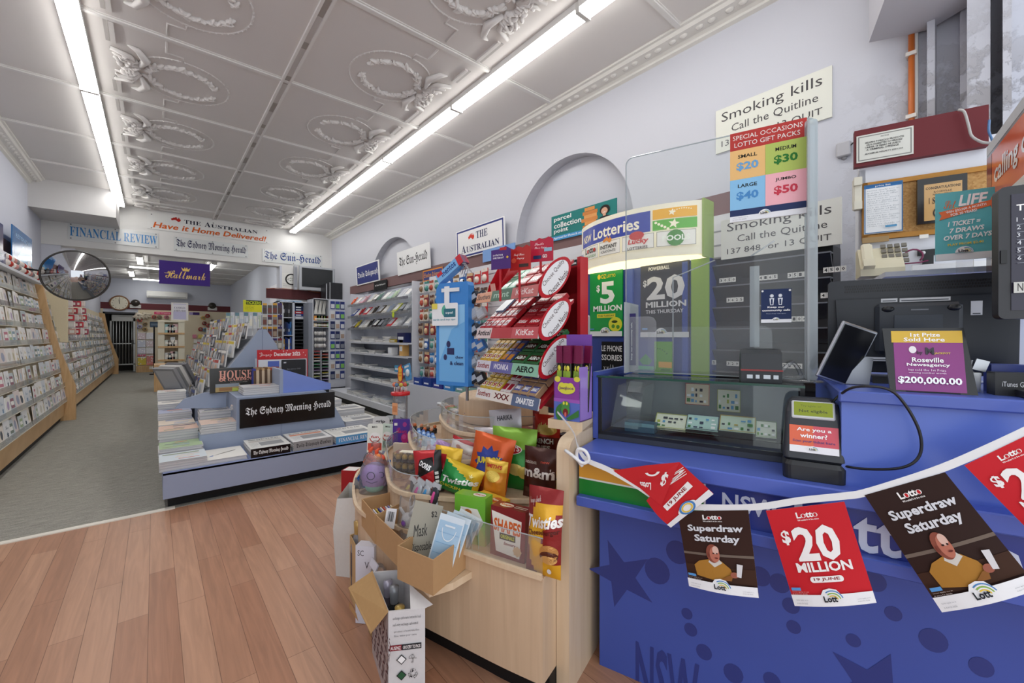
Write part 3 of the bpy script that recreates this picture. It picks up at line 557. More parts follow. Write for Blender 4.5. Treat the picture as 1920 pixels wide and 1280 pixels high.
# ================================================================ THE SERVICE COUNTER (frame: s along it, n into it)
def lott(A, cx, cz, s, dark='#20242c'):
    """small white lettering badge under a rainbow"""
    for i, c in enumerate(('#3f7fc0', '#e9e9ea', '#8bb54a', '#e9e9ea', '#e8c24a')): A.ring(cx + .25 * s, cz - .1 * s, (.80 - .11 * i) * s, (.91 - .11 * i) * s, c, .15, 1.9, 10)
    A.ell(cx, cz - .1 * s, s, s * .92, '#f4f4f4', 20, 0, 3.1416) if False else None
    A.text('Lott', cx - .85 * s, cz - .12 * s, cx + .55 * s, cz + .42 * s, dark, 'H'); A.text('the', cx - .5 * s, cz + .3 * s, cx - .2 * s, cz + .5 * s, dark, 'B', res=1)
def badge(A, cx, cz, s):
    A.ell(cx, cz - .15 * s, 1.15 * s, 1.05 * s, '#f5f5f5', 20, 0, 3.1416); lott(A, cx, cz, s * .9)
def lotto(A, x0, z0, x1, z1, tag_=True):
    A.text('Lotto', x0, z0 + (z1 - z0) * .3, x1, z1, '#f6f3f1', 'H'); w = x1 - x0
    A.ell(x0 + .33 * w, z0 + (z1 - z0) * .55, .07 * w, .07 * w, '#c01f26', 10); A.ell(x0 + .88 * w, z0 + (z1 - z0) * .55, .07 * w, .07 * w, '#c01f26', 10)
    A.text("Wouldn't it be nice", x0, z0, x1, z0 + (z1 - z0) * .2, '#f6f3f1', 'B', res=1)
cnt = empty('service_counter', wor(0, 0, 0), CR, 'blue service counter with orange, green and white lettered fascia', 'counter')
b = MB(); b.box(.03, .165, .0, 1.9, .90, .86, '#4258ab', 'blue')
A = Art(b, y=.165, mat='blue', step=.00006)
dk = '#2f3d84'
def lpx(px, py, n=.165): q = onN(px, py, n); return q.x, q.z
def pst(pts, col=dk, n=.165): A.poly([lpx(*p, n) for p in pts], col)
sx_, sz_ = lpx(1165, 1078); A.star(sx_, sz_, .135, dk, .40, 5, -.42)
for px, py, r in ((1232, 1070, .030), (1288, 1150, .0125), (1295, 1180, .0145), (1320, 1222, .017), (1375, 1262, .020), (1270, 1035, .026), (1425, 1080, .02), (1462, 1093, .019), (1483, 1135, .0155), (1488, 1175, .013), (1447, 1275, .016), (1530, 1060, .02), (1640, 1090, .018), (1675, 1150, .013), (1600, 1200, .012), (1750, 1200, .02), (1840, 1250, .016)):
    x, z = lpx(px, py); A.ell(x, z, r * 1.5, r * 1.6, dk, 18)
x, z = lpx(1640, 1290); A.star(x, z, .12, dk, .42, 5, .3)
x0, z0 = lpx(1192, 1312); x1, z1 = lpx(1300, 1240); A.text('NSW', x0, z0 - .01, x1 + .02, z1, dk, 'B')
x1, z1 = lpx(1420, 1260); A.text('Lotteries', x1, z0 - .12, x1 + .55, z0 + .02, dk, 'H')
part('base_panel', b, cnt)
b = MB(); b.box(0, .0, .838, 1.9, .30, .885, '#5064ba', 'blue', bev=.004); part('ledge', b, cnt)
b = MB(); b.box(0, .0, .680, 1.9, .20, .716, '#4a5fb5', 'blue', bev=.003); part('lower_ledge', b, cnt)
b = MB(); b.box(.0, .03, .716, 1.9, .2, .838, '#2b3a8c', 'blue')
A = Art(b, y=.03, mat='blue'); q = .425
A.rect(0.0, .778, q, .838, '#d79a35'); A.rect(0, .772, q, .778, '#dcdcd8'); A.rect(0, .716, q, .772, '#137a2b'); A.rect(q, .716, q + .006, .838, '#e9e9ea')
x0, z0 = onN(1353, 945, .03).x, .742; A.text('NSW', .478, .758, .628, .814, '#d3d9ea', 'B'); A.text('Lotteries', .665, .719, 1.16, .832, '#d3d9ea', 'B')
part('fascia', b, cnt, 'blue fascia with orange and green panels and white lettering')
# raised till end of the counter
us = .775
b = MB(); b.box(us, .05, .885, 1.9, .85, 1.118, '#5a73c8', 'blue'); part('till_panel', b, cnt)
b = MB(); b.box(us - .008, .03, 1.118, 1.9, .9, 1.150, '#4c60b2', 'blue', bev=.004); part('till_top', b, cnt)
b = MB(); b.box(.05, .6, .86, us, .9, .9, '#3d4b94', 'blue'); part('back_shelf', b, cnt)
# beech end panel with rounded front
def panel_end():
    b = MB(); pts = [(-.035, 0), (-.035, .875)] + [(-.035 + .06 * (1 - math.cos(a)), .875 + .05 * math.sin(a)) for a in [i * math.pi / 16 for i in range(1, 9)]] + [(.16, .945), (.30, .965), (.95, .965), (.95, 0)]
    b.prism([(p, z) for p, z in pts], -.062, -.012, 'x', '#ffffff', 'beech_pale'); return b
part('end_panel', panel_end(), cnt, 'pale beech end panel with a rounded top corner')
# glass display case
g0, g1, gn0, gn1, gz = .012, .70, .20, .60, 1.142
case = empty('display_case', wor(0, 0, 0), CR, 'glass topped display case with scratch tickets on the blue ledge', 'display case')
b = MB(); b.box(g0, gn0, .886, g1, gn1, .905, '#3a3f46', 'plastic'); b.box(g0, gn0, .905, g0 + .012, gn0 + .012, gz - .008, '#15171b', 'plastic'); b.box(g1 - .012, gn0, .905, g1, gn0 + .012, gz - .008, '#15171b', 'plastic'); b.box(g0, gn1 - .012, .905, g1, gn1, gz - .008, '#98a2a6', 'plastic'); b.box(g0, gn0, .905, g1, gn0 + .004, .918, '#15171b', 'plastic'); part('case_frame', b, case)
b = MB(); b.box(g0 - .022, gn0 - .002, .886, g0 - .001, gn1, 1.155, '#4658ab', 'blue'); part('side_panel', b, case, 'blue side panel')
b = MB(); b.box(g0 + .012, gn0 + .002, .918, g1 - .012, gn0 + .006, gz - .008, '#ffffff', 'glass'); part('front_glass', b, case)
b = MB(); b.box(g0 - .004, gn0 - .006, gz - .008, g1, gn1, gz, '#ffffff', 'glass'); b.box(g0 - .004, gn0 - .008, gz - .008, g1, gn0 - .006, gz, '#1d4a3c', 'gloss'); part('top_glass', b, case)
rng = random.Random(5)
tk = [('#e9ead8', '#b9bf4c'), ('#bcdcd6', '#2a3a58'), ('#cfe0cf', '#c2a94a'), ('#dfe4d6', '#7fb04a'), ('#e6d9c0', '#c1483c')]
def ticket(x, y, z, w, h, k, lab, tilt=-.5):
    c1, c2 = tk[k % 5]; b = MB(); b.box(0, 0, 0, w, .002, h, c1, 'paper'); A = Art(b)
    for i in range(5):
        for j in range(3):
            if rng.random() < .75: A.rect(w * (.06 + .18 * i), h * (.12 + .26 * j), w * (.06 + .18 * i + rng.uniform(.06, .15)), h * (.12 + .26 * j + rng.uniform(.08, .18)), rng.choice([c2, '#2f3540', '#ffffff', '#5f9fcf', '#4b8a4a']))
    A.frame(0, 0, w, h, w * .02, c2); p = wor(x, y, z); thing('scratch_ticket', b, lab, 'ticket', 'scratch tickets in the glass case', loc=p, rot=(tilt, 0, CR))
for k, (px, py, px1, py1, lab) in enumerate(((1226, 800, 1285, 782, 'pale scratch ticket with yellow print, leftmost in the glass case'), (1285, 803, 1346, 784, 'teal and white crossword scratch ticket second in the case'), (1348, 806, 1416, 787, 'green scratch ticket third in the case with grid print'), (1417, 818, 1456, 800, 'scratch ticket with green picture next to the ticket scanner'), (1285, 757, 1330, 728, 'scratch ticket with small squares standing at the back of the case'), (1345, 770, 1388, 748, 'yellowish scratch ticket standing at the back of the case'))):
    n = .34 if k < 4 else .52
    q, q1 = onN(px, py, n), onN(px1, py, n); ticket(q.x, n, max(q.z, .908 if k < 4 else .96), q1.x - q.x, (.075 if k < 4 else .09), k, lab, -.9 if k < 4 else -.15)
b = MB()
pr = [(.02, .0), (.20, .0), (.13, .19), (.09, .19)]
b.prism([(.24, .932), (.44, .932), (.52, 1.09), (.34, 1.09)], .05, .16, 'x', '#ffffff', 'film')
b.prism([(.30, 1.07), (.34, 1.11), (.54, 1.11), (.5, 1.0)], .10, .155, 'x', '#ffffff', 'film')
thing('ticket_holder', b, 'slanted clear ticket holder at the left inside the glass case', 'holder', loc=wor(.0, 0, 0), rot=CR)
b = MB(); b.box(.09, .30, .907, .21, .36, .945, '#3a6f8e', 'plastic'); b.box(.09, .299, .93, .21, .3, .944, '#86b6c4'); thing('blue_box', b, 'small blue box lying inside the glass case under the clear holder', 'box', loc=wor(0, 0, 0), rot=CR)
b = MB(); b.box(.03, .30, .925, .68, .57, .929, '#ffffff', 'glass'); 
part('glass_shelf', b, case)
# ticket scanner
sc_ = empty('ticket_scanner', wor(.712, .09, .886), CR, 'black ticket scanner with green display and orange sticker on the blue ledge', 'scanner')
def rrect(x0, z0, x1, z1, r, n=6):
    return [(cx + r * math.cos(a), cz + r * math.sin(a)) for cx, cz, a0 in ((x1 - r, z1 - r, 0), (x0 + r, z1 - r, R90), (x0 + r, z0 + r, math.pi), (x1 - r, z0 + r, 1.5 * math.pi)) for a in [a0 + R90 * i / n for i in range(n + 1)]]
def loft(b, secs, col, mat):
    v = []; n = 0
    for z, w, y0, y1, r in secs: L = rrect(-w / 2, y0, w / 2, y1, r, 4); n = len(L); v += [(p, q, z) for p, q in L]
    b.add(v, [(k * n + i, k * n + (i + 1) % n, (k + 1) * n + (i + 1) % n, (k + 1) * n + i) for k in range(len(secs) - 1) for i in range(n)] + [tuple(range(n - 1, -1, -1)), tuple((len(secs) - 1) * n + i for i in range(n))], col, mat)
b = MB(); loft(b, [(0, .148, -.052, .06, .02), (.04, .150, -.052, .056, .02), (.052, .140, -.044, .05, .02)], '#202226', 'plastic'); loft(b, [(.05, .138, -.036, .05, .02), (.06, .148, -.046, .052, .014), (.075, .148, -.042, .055, .012), (.19, .134, -.014, .07, .012), (.215, .122, .0, .066, .014), (.228, .10, .018, .055, .016)], '#2b2e34', 'plastic'); bd = part('body', b, sc_)
M = TR(0, -.0245, .130) @ RX(-.24)
b = MB(); b.box(-.058, -.006, -.055, .058, .004, .022, '#e0613a', 'gloss', M); A = Art(b, M, 'gloss', y=-.006); A.rect(.0, -.055, .058, .022, '#d24a5a'); A.rect(-.058, -.055, .058, -.036, '#efeef2'); A.text('Are you a', -.04, .003, .042, .016, '#ffffff', 'B'); A.text('winner?', -.032, -.013, .032, .000, '#ffffff', 'B'); A.text('Scan your ticket here', -.05, -.028, .05, -.019, '#5c2f6e', 'B', res=1); badge(A, -.002, -.046, .012); part('sticker', b, bd, 'orange and pink sticker')
M = TR(0, -.004, .194) @ RX(-.34)
b = MB(); b.box(-.052, -.012, -.026, .052, .0, .026, '#d6d9dd', 'plastic', M, bev=.003); bz = part('display_bezel', b, bd, 'silver bezel')
b = MB(); b.box(-.046, -.0145, -.018, .046, -.012, .022, '#7d8a2a', 'lcd', M); A = Art(b, M, 'plastic', y=-.0145); A.text('Try again or', -.03, .006, .02, .014, '#5c6618', res=1); A.text('Not eligible', -.034, -.011, .034, .0, '#3c4410', 'B', res=1); part('display', b, sc_, 'olive green display')
b = MB(); pp = [wor(.745, .2, 1.06), wor(.77, .045, 1.135), wor(.80, .0, 1.165), wor(.86, -.005, 1.165), wor(.895, .0, 1.13), wor(.925, .005, 1.06), wor(.925, .005, 1.0), wor(.89, .0, .965), wor(.82, .02, .945), wor(.77, .07, .935)]
def smooth(P, k=6):
    out = []; n = len(P)
    for i in range(n - 1):
        p0, p1, p2, p3 = P[max(0, i - 1)], P[i], P[i + 1], P[min(n - 1, i + 2)]
        for j in range(k):
            t = j / k; out.append(.5 * ((2 * p1) + (p2 - p0) * t + (2 * p0 - 5 * p1 + 4 * p2 - p3) * t * t + (3 * p1 - p0 - 3 * p2 + p3) * t ** 3))
    return out + [P[-1]]
b.tube(smooth([Vector(p) for p in pp]), .0035, '#15161a', 'plastic', 6); thing('scanner_cable', b, 'black cable looping from the ticket scanner over the till end', 'cable')
# ------------------------------------------------ acrylic sneeze screen and what hangs on it
q0, q1 = onN(1174, 295, .37), onN(1531, 222, .37); zt = (q0.z + q1.z) / 2
scr = empty('sneeze_screen', wor(0, 0, 0), CR, 'large clear acrylic screen with rounded corners standing on the glass case', 'screen')
def rrect(x0, z0, x1, z1, r, n=6):
    return [(cx + r * math.cos(a), cz + r * math.sin(a)) for cx, cz, a0 in ((x1 - r, z1 - r, 0), (x0 + r, z1 - r, R90), (x0 + r, z0 + r, math.pi), (x1 - r, z0 + r, 1.5 * math.pi)) for a in [a0 + R90 * i / n for i in range(n + 1)]]
o_ = rrect(q0.x, gz + .006, q1.x, zt, .03); i_ = rrect(q0.x + .004, gz + .010, q1.x - .004, zt - .004, .027)
b = MB(); b.prism(o_, .366, .372, 'y', '#ffffff', 'screen'); part('sheet', b, scr)
b = MB(); n_ = len(o_); b.tube([(p[0], .369, p[1]) for p in o_], .0028, '#ffffff', 'edge', 5, closed=True); part('polished_edge', b, scr)
b = MB(); b.prism(rrect(q1.x - .035, gz + .004, q1.x + .003, zt - .01, .012), .36, .364, 'y', '#ffffff', 'edge'); b.box(q1.x - .030, .30, gz + .004, q1.x - .024, .366, zt - .03, '#ffffff', 'edge'); part('side_fin', b, scr)
b = MB(); b.box(q0.x + .012, .30, gz + .004, q0.x + .018, .50, gz + .30, '#ffffff', 'edge'); b.prism(rrect(q0.x + .0, gz + .004, q0.x + .13, gz + .24, .03), .352, .356, 'y', '#ffffff', 'film'); part('foot', b, scr)
a0_, a1_, b0_, b1_ = onN(1262, 520, .40), onN(1340, 488, .52), onN(1408, 480, .40), onN(1440, 455, .52)
b = MB(); b.tube([wor(0, 0, 0) * 0 + Vector((onN(1262, 690, .40).x, .40, gz + .005)), Vector((a0_.x, .40, a0_.z)), Vector((a1_.x, .52, a1_.z))], .003, '#ffffff', 'edge', 5); b.box(onN(1406, 600, .40).x, .39, onN(1406, 650, .40).z, onN(1424, 600, .40).x, .394, onN(1406, 500, .40).z, '#ffffff', 'edge'); b.tube([Vector((b0_.x, .40, b0_.z)), Vector((b1_.x + .02, .5, b1_.z))], .003, '#ffffff', 'edge', 5)
b.prism(rrect(onN(1180, 600, .4).x + .08, gz + .005, onN(1448, 600, .4).x, onN(1330, 612, .4).z, .03), .40, .403, 'y', '#ffffff', 'screen'); part('inner_sheet', b, scr)
def hangN(name, art, label, cat, px0, py0, px1, py1, n, col, mat='paper', th=.0015, rot=0):
    a, c = onN(px0, py1, n), onN(px1, py0, n); yl = onN(px0, py0, n).z
    b = MB(); w, h = c.x - a.x, yl - a.z; b.box(0, 0, 0, w, th, h, col, mat); art(Art(b, mat=mat), w, h)
    return thing(name, b, label, cat, loc=wor(a.x, n, a.z), rot=(0, 0, CR))
def gift(A, w, h):
    A.rect(0, .80 * h, w, h, '#bb3f3a'); A.text('SPECIAL OCCASIONS', .04 * w, .915 * h, .95 * w, .965 * h, '#f4ebe6', 'R'); A.text('LOTTO GIFT PACKS', .06 * w, .835 * h, .92 * w, .885 * h, '#f4ebe6', 'R')
    for x0, z0, c, t, p, pc in ((0, .46, '#f0c280', 'SMALL', '$20', '#6fa8d8'), (.48, .46, '#b7c968', 'MEDIUM', '$30', '#2f7a35'), (0, .13, '#8fc6ec', 'LARGE', '$40', '#4f8fcb'), (.48, .13, '#f8b9c2', 'JUMBO', '$50', '#cf3f52')):
        x1 = .48 if x0 == 0 else 1; A.rect(x0 * w, z0 * h, x1 * w, (z0 + .34) * h, c); m = (x0 + x1) / 2
        A.text(t, (m - .13) * w, (z0 + .245) * h, (m + .13) * w, (z0 + .285) * h, '#23241f', 'B'); A.text(p, (m - .15) * w, (z0 + .10) * h, (m + .15) * w, (z0 + .20) * h, pc, 'H')
    A.rect(0, .06 * h, w, .13 * h, '#2d3a63'); A.rect(0, 0, w, .06 * h, '#eef0f4'); badge(A, .47 * w, .055 * h, .07 * w); A.fine(.04 * w, .01 * h, .25 * w, .05 * h, 2, '#8a8f99')
hangN('price_poster', gift, 'lotto gift packs poster with four coloured price squares on the clear screen', 'poster', 1369, 252, 1513, 418, .362, '#ffffff')
def keep(A, w, h):
    for x in (.05, .95): A.ell(x * w, .95 * h, .04 * w, .04 * w, '#eeeeee', 10)
    for x in (.36, .64):
        A.ell(x * w, .80 * h, .045 * w, .045 * w, '#e8edf4', 10); A.ring(x * w, .80 * h, .05 * w, .065 * w, '#e8edf4', n=10); A.poly([(x * w - .08 * w, .73 * h), (x * w + .08 * w, .73 * h), (x * w + .05 * w, .52 * h), (x * w - .05 * w, .52 * h)], '#e8edf4'); A.rect(x * w - .03 * w, .54 * h, x * w + .03 * w, .7 * h, '#28365c')
    A.text('Keep our', .22 * w, .42 * h, .78 * w, .49 * h, '#ffffff', 'B'); A.text('community safe', .04 * w, .32 * h, .96 * w, .40 * h, '#ffffff', 'B'); A.text('Please keep 1.5m apart', .18 * w, .25 * h, .82 * w, .28 * h, '#cfd6e4', res=1); A.rect(0, 0, w, .10 * h, '#eef0f4'); badge(A, .5 * w, .08 * h, .11 * w)
hangN('safety_notice', keep, 'navy notice with two white figures fixed to the clear screen', 'notice', 1427, 543, 1484, 605, .362, '#28365c')
hangN('safety_strip', lambda A, w, h: (A.text('This screen is in place to help', .10 * w - .45 * h + .18 * w, .48 * h, .10 * w + .45 * h + .12 * w, .52 * h, '#ffffff', 'B', rot=R90), A.text('keep our community safe.', .66 * w - .36 * h, .45 * h, .70 * w + .36 * h, .485 * h, '#ffffff', 'B', rot=R90)), 'narrow navy strip with sideways white lettering on the clear screen', 'notice', 1169, 588, 1192, 684, .360, '#352f63')
# card terminal seen from behind, tablet
t = empty('card_terminal', wor(onN(1425, 700, .36).x, .30, gz), CR + .1, 'black card terminal with ports seen from behind on the glass top', 'card terminal')
t.scale = (1.45, 1.3, 1.3)
b = MB(); b.prism([(-.05, 0), (.05, 0), (.055, .035), (.03, .07), (-.015, .085), (-.045, .075), (-.052, .03)], -.042, .042, 'x', '#25282d', 'plastic'); part('case', b, t)
b = MB(); b.box(-.043, -.055, .03, .043, -.048, .034, '#8d2a2a', 'plastic'); part('red_trim', b, t, 'red trim line')
b = MB(); 
for i, (x, w) in enumerate(((-.03, .012), (-.012, .008), (.004, .014), (.024, .01))): b.box(x, -.054, .01, x + w, -.05, .02, '#a5a9ad', 'metal')
part('port', b, t)
b = MB(); b.tube(smooth([Vector((.04, 0, .02)), Vector((.07, .02, .05)), Vector((.09, .05, .01)), Vector((.06, .09, .003))]), .005, '#b5b9bd', 'film', 6); b.lathe([(.0, 0), (.05, 0), (.045, .004), (0, .006)], '#ffffff', 'film', 16, TR(.085, .03, 0)); part('cable', b, t)
p = onN(1533, 712, .20); t = empty('tablet', wor(p.x + .03, .22, gz + .01), CR, 'dark tablet leaning in a silver stand beside the clear screen', 'tablet')
M = TR(.04, 0, .085) @ RY(.38) @ RZ(.5)
b = MB(); b.box(-.055, -.005, -.085, .055, .005, .10, '#c9ccd0', 'metal', M, bev=.003); part('case', b, t)
b = MB(); b.box(-.048, -.0075, -.078, .048, -.005, .092, '#17181c', 'gloss', M); part('screen', b, t)
b = MB(); b.prism([(.03, 0), (.10, 0), (.11, .08), (.09, .085)], .01, .04, 'y', '#8d9096', 'metal'); part('stand', b, t)
# ------------------------------------------------ till monitor, prize card, card holder on the till top
ZT = 1.150
L_, R_ = onN(1562, 735, .42), onN(1835, 735, .30)
t = empty('till_monitor', wor(1.00, .40, ZT), CR - .06, 'large black till monitor seen from behind on the blue counter', 'monitor')
M = TR(.0, 0, .195) @ RX(.06)
w2 = .222
b = MB(); b.prism(rrect(-w2, -.165, w2, .145, .012), -.012, .03, 'y', '#23272e', 'plastic', M); b.prism([(-w2 + .03, -.12), (w2 - .03, -.12), (w2 - .02, .08), (-w2 + .02, .08)], -.032, -.010, 'y', '#1f242b', 'plastic', M); cs_ = part('casing', b, t)
b = MB()
for i in range(58):
    for j in range(3): b.box(-w2 + .045 + i * .0061 + (j % 2) * .003, -.0135, .103 + j * .009, -w2 + .048 + i * .0061 + (j % 2) * .003, -.011, .109 + j * .009, '#0b0c0e', 'plastic', M)
part('vent', b, cs_)
b = MB(); b.box(-.10, -.052, -.10, .10, -.03, .062, '#2a2f37', 'plastic', M, bev=.01); b.box(-.055, -.056, -.05, .055, -.05, .025, '#333a44', 'plastic', M); b.ball((-.07, -.052, .045), (.016, .008, .010), '#16181c', 'plastic', 10, M); b.ball((.08, -.052, .045), (.016, .008, .010), '#16181c', 'plastic', 10, M); part('mount', b, t)
b = MB(); b.prism([(-.09, 0), (.07, 0), (.05, .02), (-.06, .02)], -.11, .11, 'x', '#1c1f24', 'plastic'); b.box(-.05, -.03, .015, .05, .0, .12, '#1c1f24', 'plastic'); part('foot', b, t)
b = MB()
for x0, z0, x1, z1 in ((-.085, .067, -.045, .079), (-.04, .066, .075, .078), (-.02, .036, .03, .048), (.118, .02, .142, .062), (-.14, -.125, -.04, -.112)): 
    b.box(x0, -.0335, z0, x1, -.032, z1, '#cfd2d6', 'paper', M); b.box(x0 + .004, -.0545, z0 + .003, x1 - .006, -.0535, z0 + .007, '#7d8187', 'paper', M) if x0 == -.02 else b.box(x0 + .004, -.0342, z0 + .003, x1 - .004, -.0336, z0 + .006, '#555a60', 'paper', M)
part('sticker', b, cs_, 'pale serial number stickers')
def prize(A, w, h):
    A.rect(0, .80 * h, w, h, '#dbb32f'); A.text('1st Prize', .28 * w, .90 * h, .70 * w, .965 * h, '#ffffff', 'B'); A.text('Sold Here', .18 * w, .82 * h, .76 * w, .885 * h, '#ffffff', 'B')
    A.ell(.30 * w, .68 * h, .055 * w, .06 * h, '#efe9ee'); A.text('M', .48 * w, .60 * h, .60 * w, .72 * h, '#27202c', 'H'); A.text('JACKPOT', .60 * w, .60 * h, .82 * w, .64 * h, '#e0c53d', 'B'); A.text('by', .36 * w, .59 * h, .44 * w, .66 * h, '#27202c', 'B')
    A.text('Roseville', .28 * w, .47 * h, .72 * w, .55 * h, '#ffffff', 'B'); A.text('Newsagency', .20 * w, .39 * h, .80 * w, .455 * h, '#ffffff', 'B'); A.text('has sold the 1st Prize', .22 * w, .325 * h, .74 * w, .36 * h, '#f3dff0', res=1); A.text('winning number worth', .22 * w, .275 * h, .74 * w, .31 * h, '#f3dff0', res=1); A.text('$200,000.00', .06 * w, .10 * h, .94 * w, .23 * h, '#ffffff', 'H')
a, c = onN(1680, 728, .09), onN(1822, 728, .09); z1 = onN(1660, 622, .09).z
t = empty('prize_stand', wor(a.x, .09, ZT), CR, 'purple and gold prize card in a black framed stand on the till counter', 'card stand')
M = TR(0, 0, 0) @ RX(-.22); w, h = c.x - a.x, (z1 - ZT) * 1.04
b = MB(); b.prism([(-.012, 0), (w + .012, 0), (w - .004, h + .008), (-.022, h + .008)], .0, .006, 'y', '#15161a', 'gloss', M); b.box(0.02, .0, .0, w - .02, .07, .004, '#15161a', 'gloss'); part('frame', b, t)
b = MB(); b.box(0, -.001, .004, w - .008, .0, h, '#8d2f80', 'gloss', M); A = Art(b, M @ TR(-.004, -.001, .004), 'gloss'); prize(A, w - .004, h - .004); part('card', b, t)
a, c = onN(1866, 732, .12), onN(1990, 732, .12)
b = MB(); h = onN(1866, 698, .12).z - ZT; b.box(0, 0, 0, c.x - a.x, .05, h, '#17181c', 'plastic'); A = Art(b); A.text('iTunes Gift Cards', .012, .4 * h, .085, .62 * h, '#e9e9ea'); thing('card_holder', b, 'black gift card holder with small white lettering on the till counter', 'card holder', loc=wor(a.x, .12, ZT), rot=CR)
b = MB(); b.box(0, 0, 0, .11, .05, .075, '#39478d', 'blue'); thing('blue_organiser', b, 'blue box standing behind the black gift card holder', 'box', loc=wor(a.x + .015, .19, ZT), rot=CR)
b = MB(); b.lathe([(.0, 0), (.022, 0), (.024, .05), (.02, .052)], '#d7d9db', 'plastic', 14); b.tube([(0, 0, .05), (.004, 0, .085)], .005, '#8a8d90', 'metal', 6); b.box(-.012, -.003, .06, .014, .003, .09, '#b9bcc0', 'metal', RY(.3)); thing('clip_pot', b, 'small white pot of clips beside the till monitor', 'pot', loc=wor(a.x - .025, .2, ZT), rot=CR)
# second display at the right edge
L_ = onN(1872, 350, -.02); 
t = empty('customer_display', wor(onN(1872, 600, .02).x, .02, onN(1872, 598, .02).z), CR, 'black framed customer display at the edge of the till with white text', 'display')
h = onN(1872, 352, .02).z - onN(1872, 598, .02).z
b = MB(); b.prism(rrect(0, 0, .30, h, .012), .0, .035, 'y', '#2a2b30', 'plastic'); zf = 1.152 - onN(1872, 598, .02).z; b.box(.12, .035, zf, .16, .06, .12, '#2a2b30', 'plastic'); b.box(.06, .012, zf, .22, .12, zf + .015, '#2a2b30', 'plastic'); part('casing', b, t)
b = MB(); b.box(.02, -.002, .02, .29, .001, h - .02, '#2f2d3e', 'gloss'); A = Art(b, y=-.002, mat='gloss'); A.text('Thu', .028, h - .06, .06, h - .045, '#ffffff', 'B')
for i in range(6): A.text('%d Game' % (i + 1), .028, h - .085 - i * .018, .075, h - .075 - i * .018, '#dfe3ea', res=1); A.rect(.028, h - .092 - i * .018, .28, h - .091 - i * .018, '#9aa0ad')
A.rect(.022, .06, .288, .085, '#c8c9c4'); A.text('Number of', .028, .064, .09, .082, '#303030', res=1); part('screen', b, t)
b = MB(); b.box(.003, -.004, h * .42, .013, -.001, h * .52, '#101114', 'plastic'); part('sensor', b, t)
# ================================================================ BUNTING AND EVERYTHING BEHIND THE COUNTER
def bil(P):   # P: four world corners TL TR BR BL -> (u,v,off) on the slightly bowed sheet
    TL, TR_, BR, BL = [Vector(p) for p in P]; nrm = (TR_ - TL).cross(TL - BL).normalized()
    if nrm.dot(Vector((0, 0, HC)) - TL) < 0: nrm = -nrm
    return lambda u, v, off=0: (TL * (1 - u) + TR_ * u) * v + (BL * (1 - u) + BR * u) * (1 - v) + nrm * (off + .012 * math.sin(math.pi * u) * (1 - v))
def wN(px, py, n): q = onN(px, py, n); return wor(q.x, n, q.z)
def pennant(c, art, label, bg, n=(-.06, -.06, -.075, -.075)):
    f = bil([wN(p[0], p[1], k) for p, k in zip(c, n)]); b = MB()
    b.grid(lambda u, v: f(u, v), 8, 8, bg, 'paper'); b.grid(lambda u, v: f(1 - u, v, -.0006), 8, 8, '#efe9e6', 'paper')
    art(Art(b, mat='paper', seg=.14, fn=lambda x, z, o: f(x, z, .0006 + o)))
    return thing('pennant', b, label, 'pennant', 'lotto bunting along the counter')
def foot(A):
    A.poly([(0, 0), (1, 0), (1, .115), (.62, .115), (.58, .16), (.50, .175), (.42, .16), (.38, .115), (0, .115)], '#eff0f3')
    for i, c in enumerate(('#4a86c4', '#f2f2f2', '#8dbb4e', '#f2f2f2', '#e8c64c')): A.ring(.515, .06, .115 - .015 * i, .128 - .015 * i, c, .2, 2.2, 10, .75)
    A.text('Lott', .40, .045, .565, .105, '#20242c', 'H'); A.fine(.05, .02, .2, .08, 2, '#9aa0a8'); A.fine(.80, .03, .95, .07, 2, '#8a8f98'); A.rect(.03, .165, .15, .195, '#5a9ad8'); A.fine(.03, .125, .24, .16, 2, '#d9c9c4')
def p20(A):
    lotto(A, .37, .855, .64, .945); A.text('20', .24, .44, .80, .80, '#f4f1f0', 'H'); A.text('$', .10, .62, .215, .775, '#f4f1f0', 'H'); A.text('MILLION', .18, .335, .86, .435, '#f4f1f0', 'H')
    A.poly([(.34 + .035 * math.cos(a), .262 + .03 * math.sin(a)) for a in [R90 + i * math.pi / 6 for i in range(7)]] + [(.68 + .035 * math.cos(a), .262 + .03 * math.sin(a)) for a in [-R90 + i * math.pi / 6 for i in range(7)]], '#f4f1f0'); A.text('19 JUNE', .35, .245, .67, .28, '#8c2228', 'B'); foot(A)
def psup(A):
    A.rect(0, .43, 1, .46, '#6f6157'); A.rect(0, .12, 1, .30, '#3d2417')
    lotto(A, .36, .86, .63, .95); A.text('Superdraw', .12, .715, .90, .825, '#d6d7dd', 'H'); A.text('Saturday', .20, .585, .84, .70, '#d6d7dd', 'H')
    A.poly([(.16, .17), (.14, .30), (.22, .36), (.40, .40), (.55, .38), (.66, .30), (.70, .2), (.5, .13)], '#a9772f'); A.poly([(.36, .36), (.44, .30), (.56, .36), (.50, .42), (.40, .42)], '#cfcac2')
    A.ell(.44, .47, .095, .115, '#8a4a3a'); A.ell(.465, .46, .07, .095, '#b8705c'); A.ell(.485, .515, .045, .05, '#d9b4a6'); A.ell(.45, .475, .015, .008, '#2a1512'); A.ell(.50, .475, .012, .008, '#2a1512'); A.ell(.485, .42, .025, .008, '#6b2f2a'); A.ell(.38, .455, .015, .03, '#7a3d30')
    A.poly([(.50, .16), (.62, .22), (.70, .24), (.66, .16)], '#8a5a2a'); A.ell(.71, .235, .055, .035, '#9b5b49'); A.poly([(.74, .22), (.80, .21), (.84, .36), (.76, .37)], '#d5d3d6'); foot(A)
pennant([(1270, 958), (1403, 956), (1423, 1118), (1293, 1096)], psup, 'dark brown pennant with silver lettering and a bald man, nearer the beech panel', '#341c15')
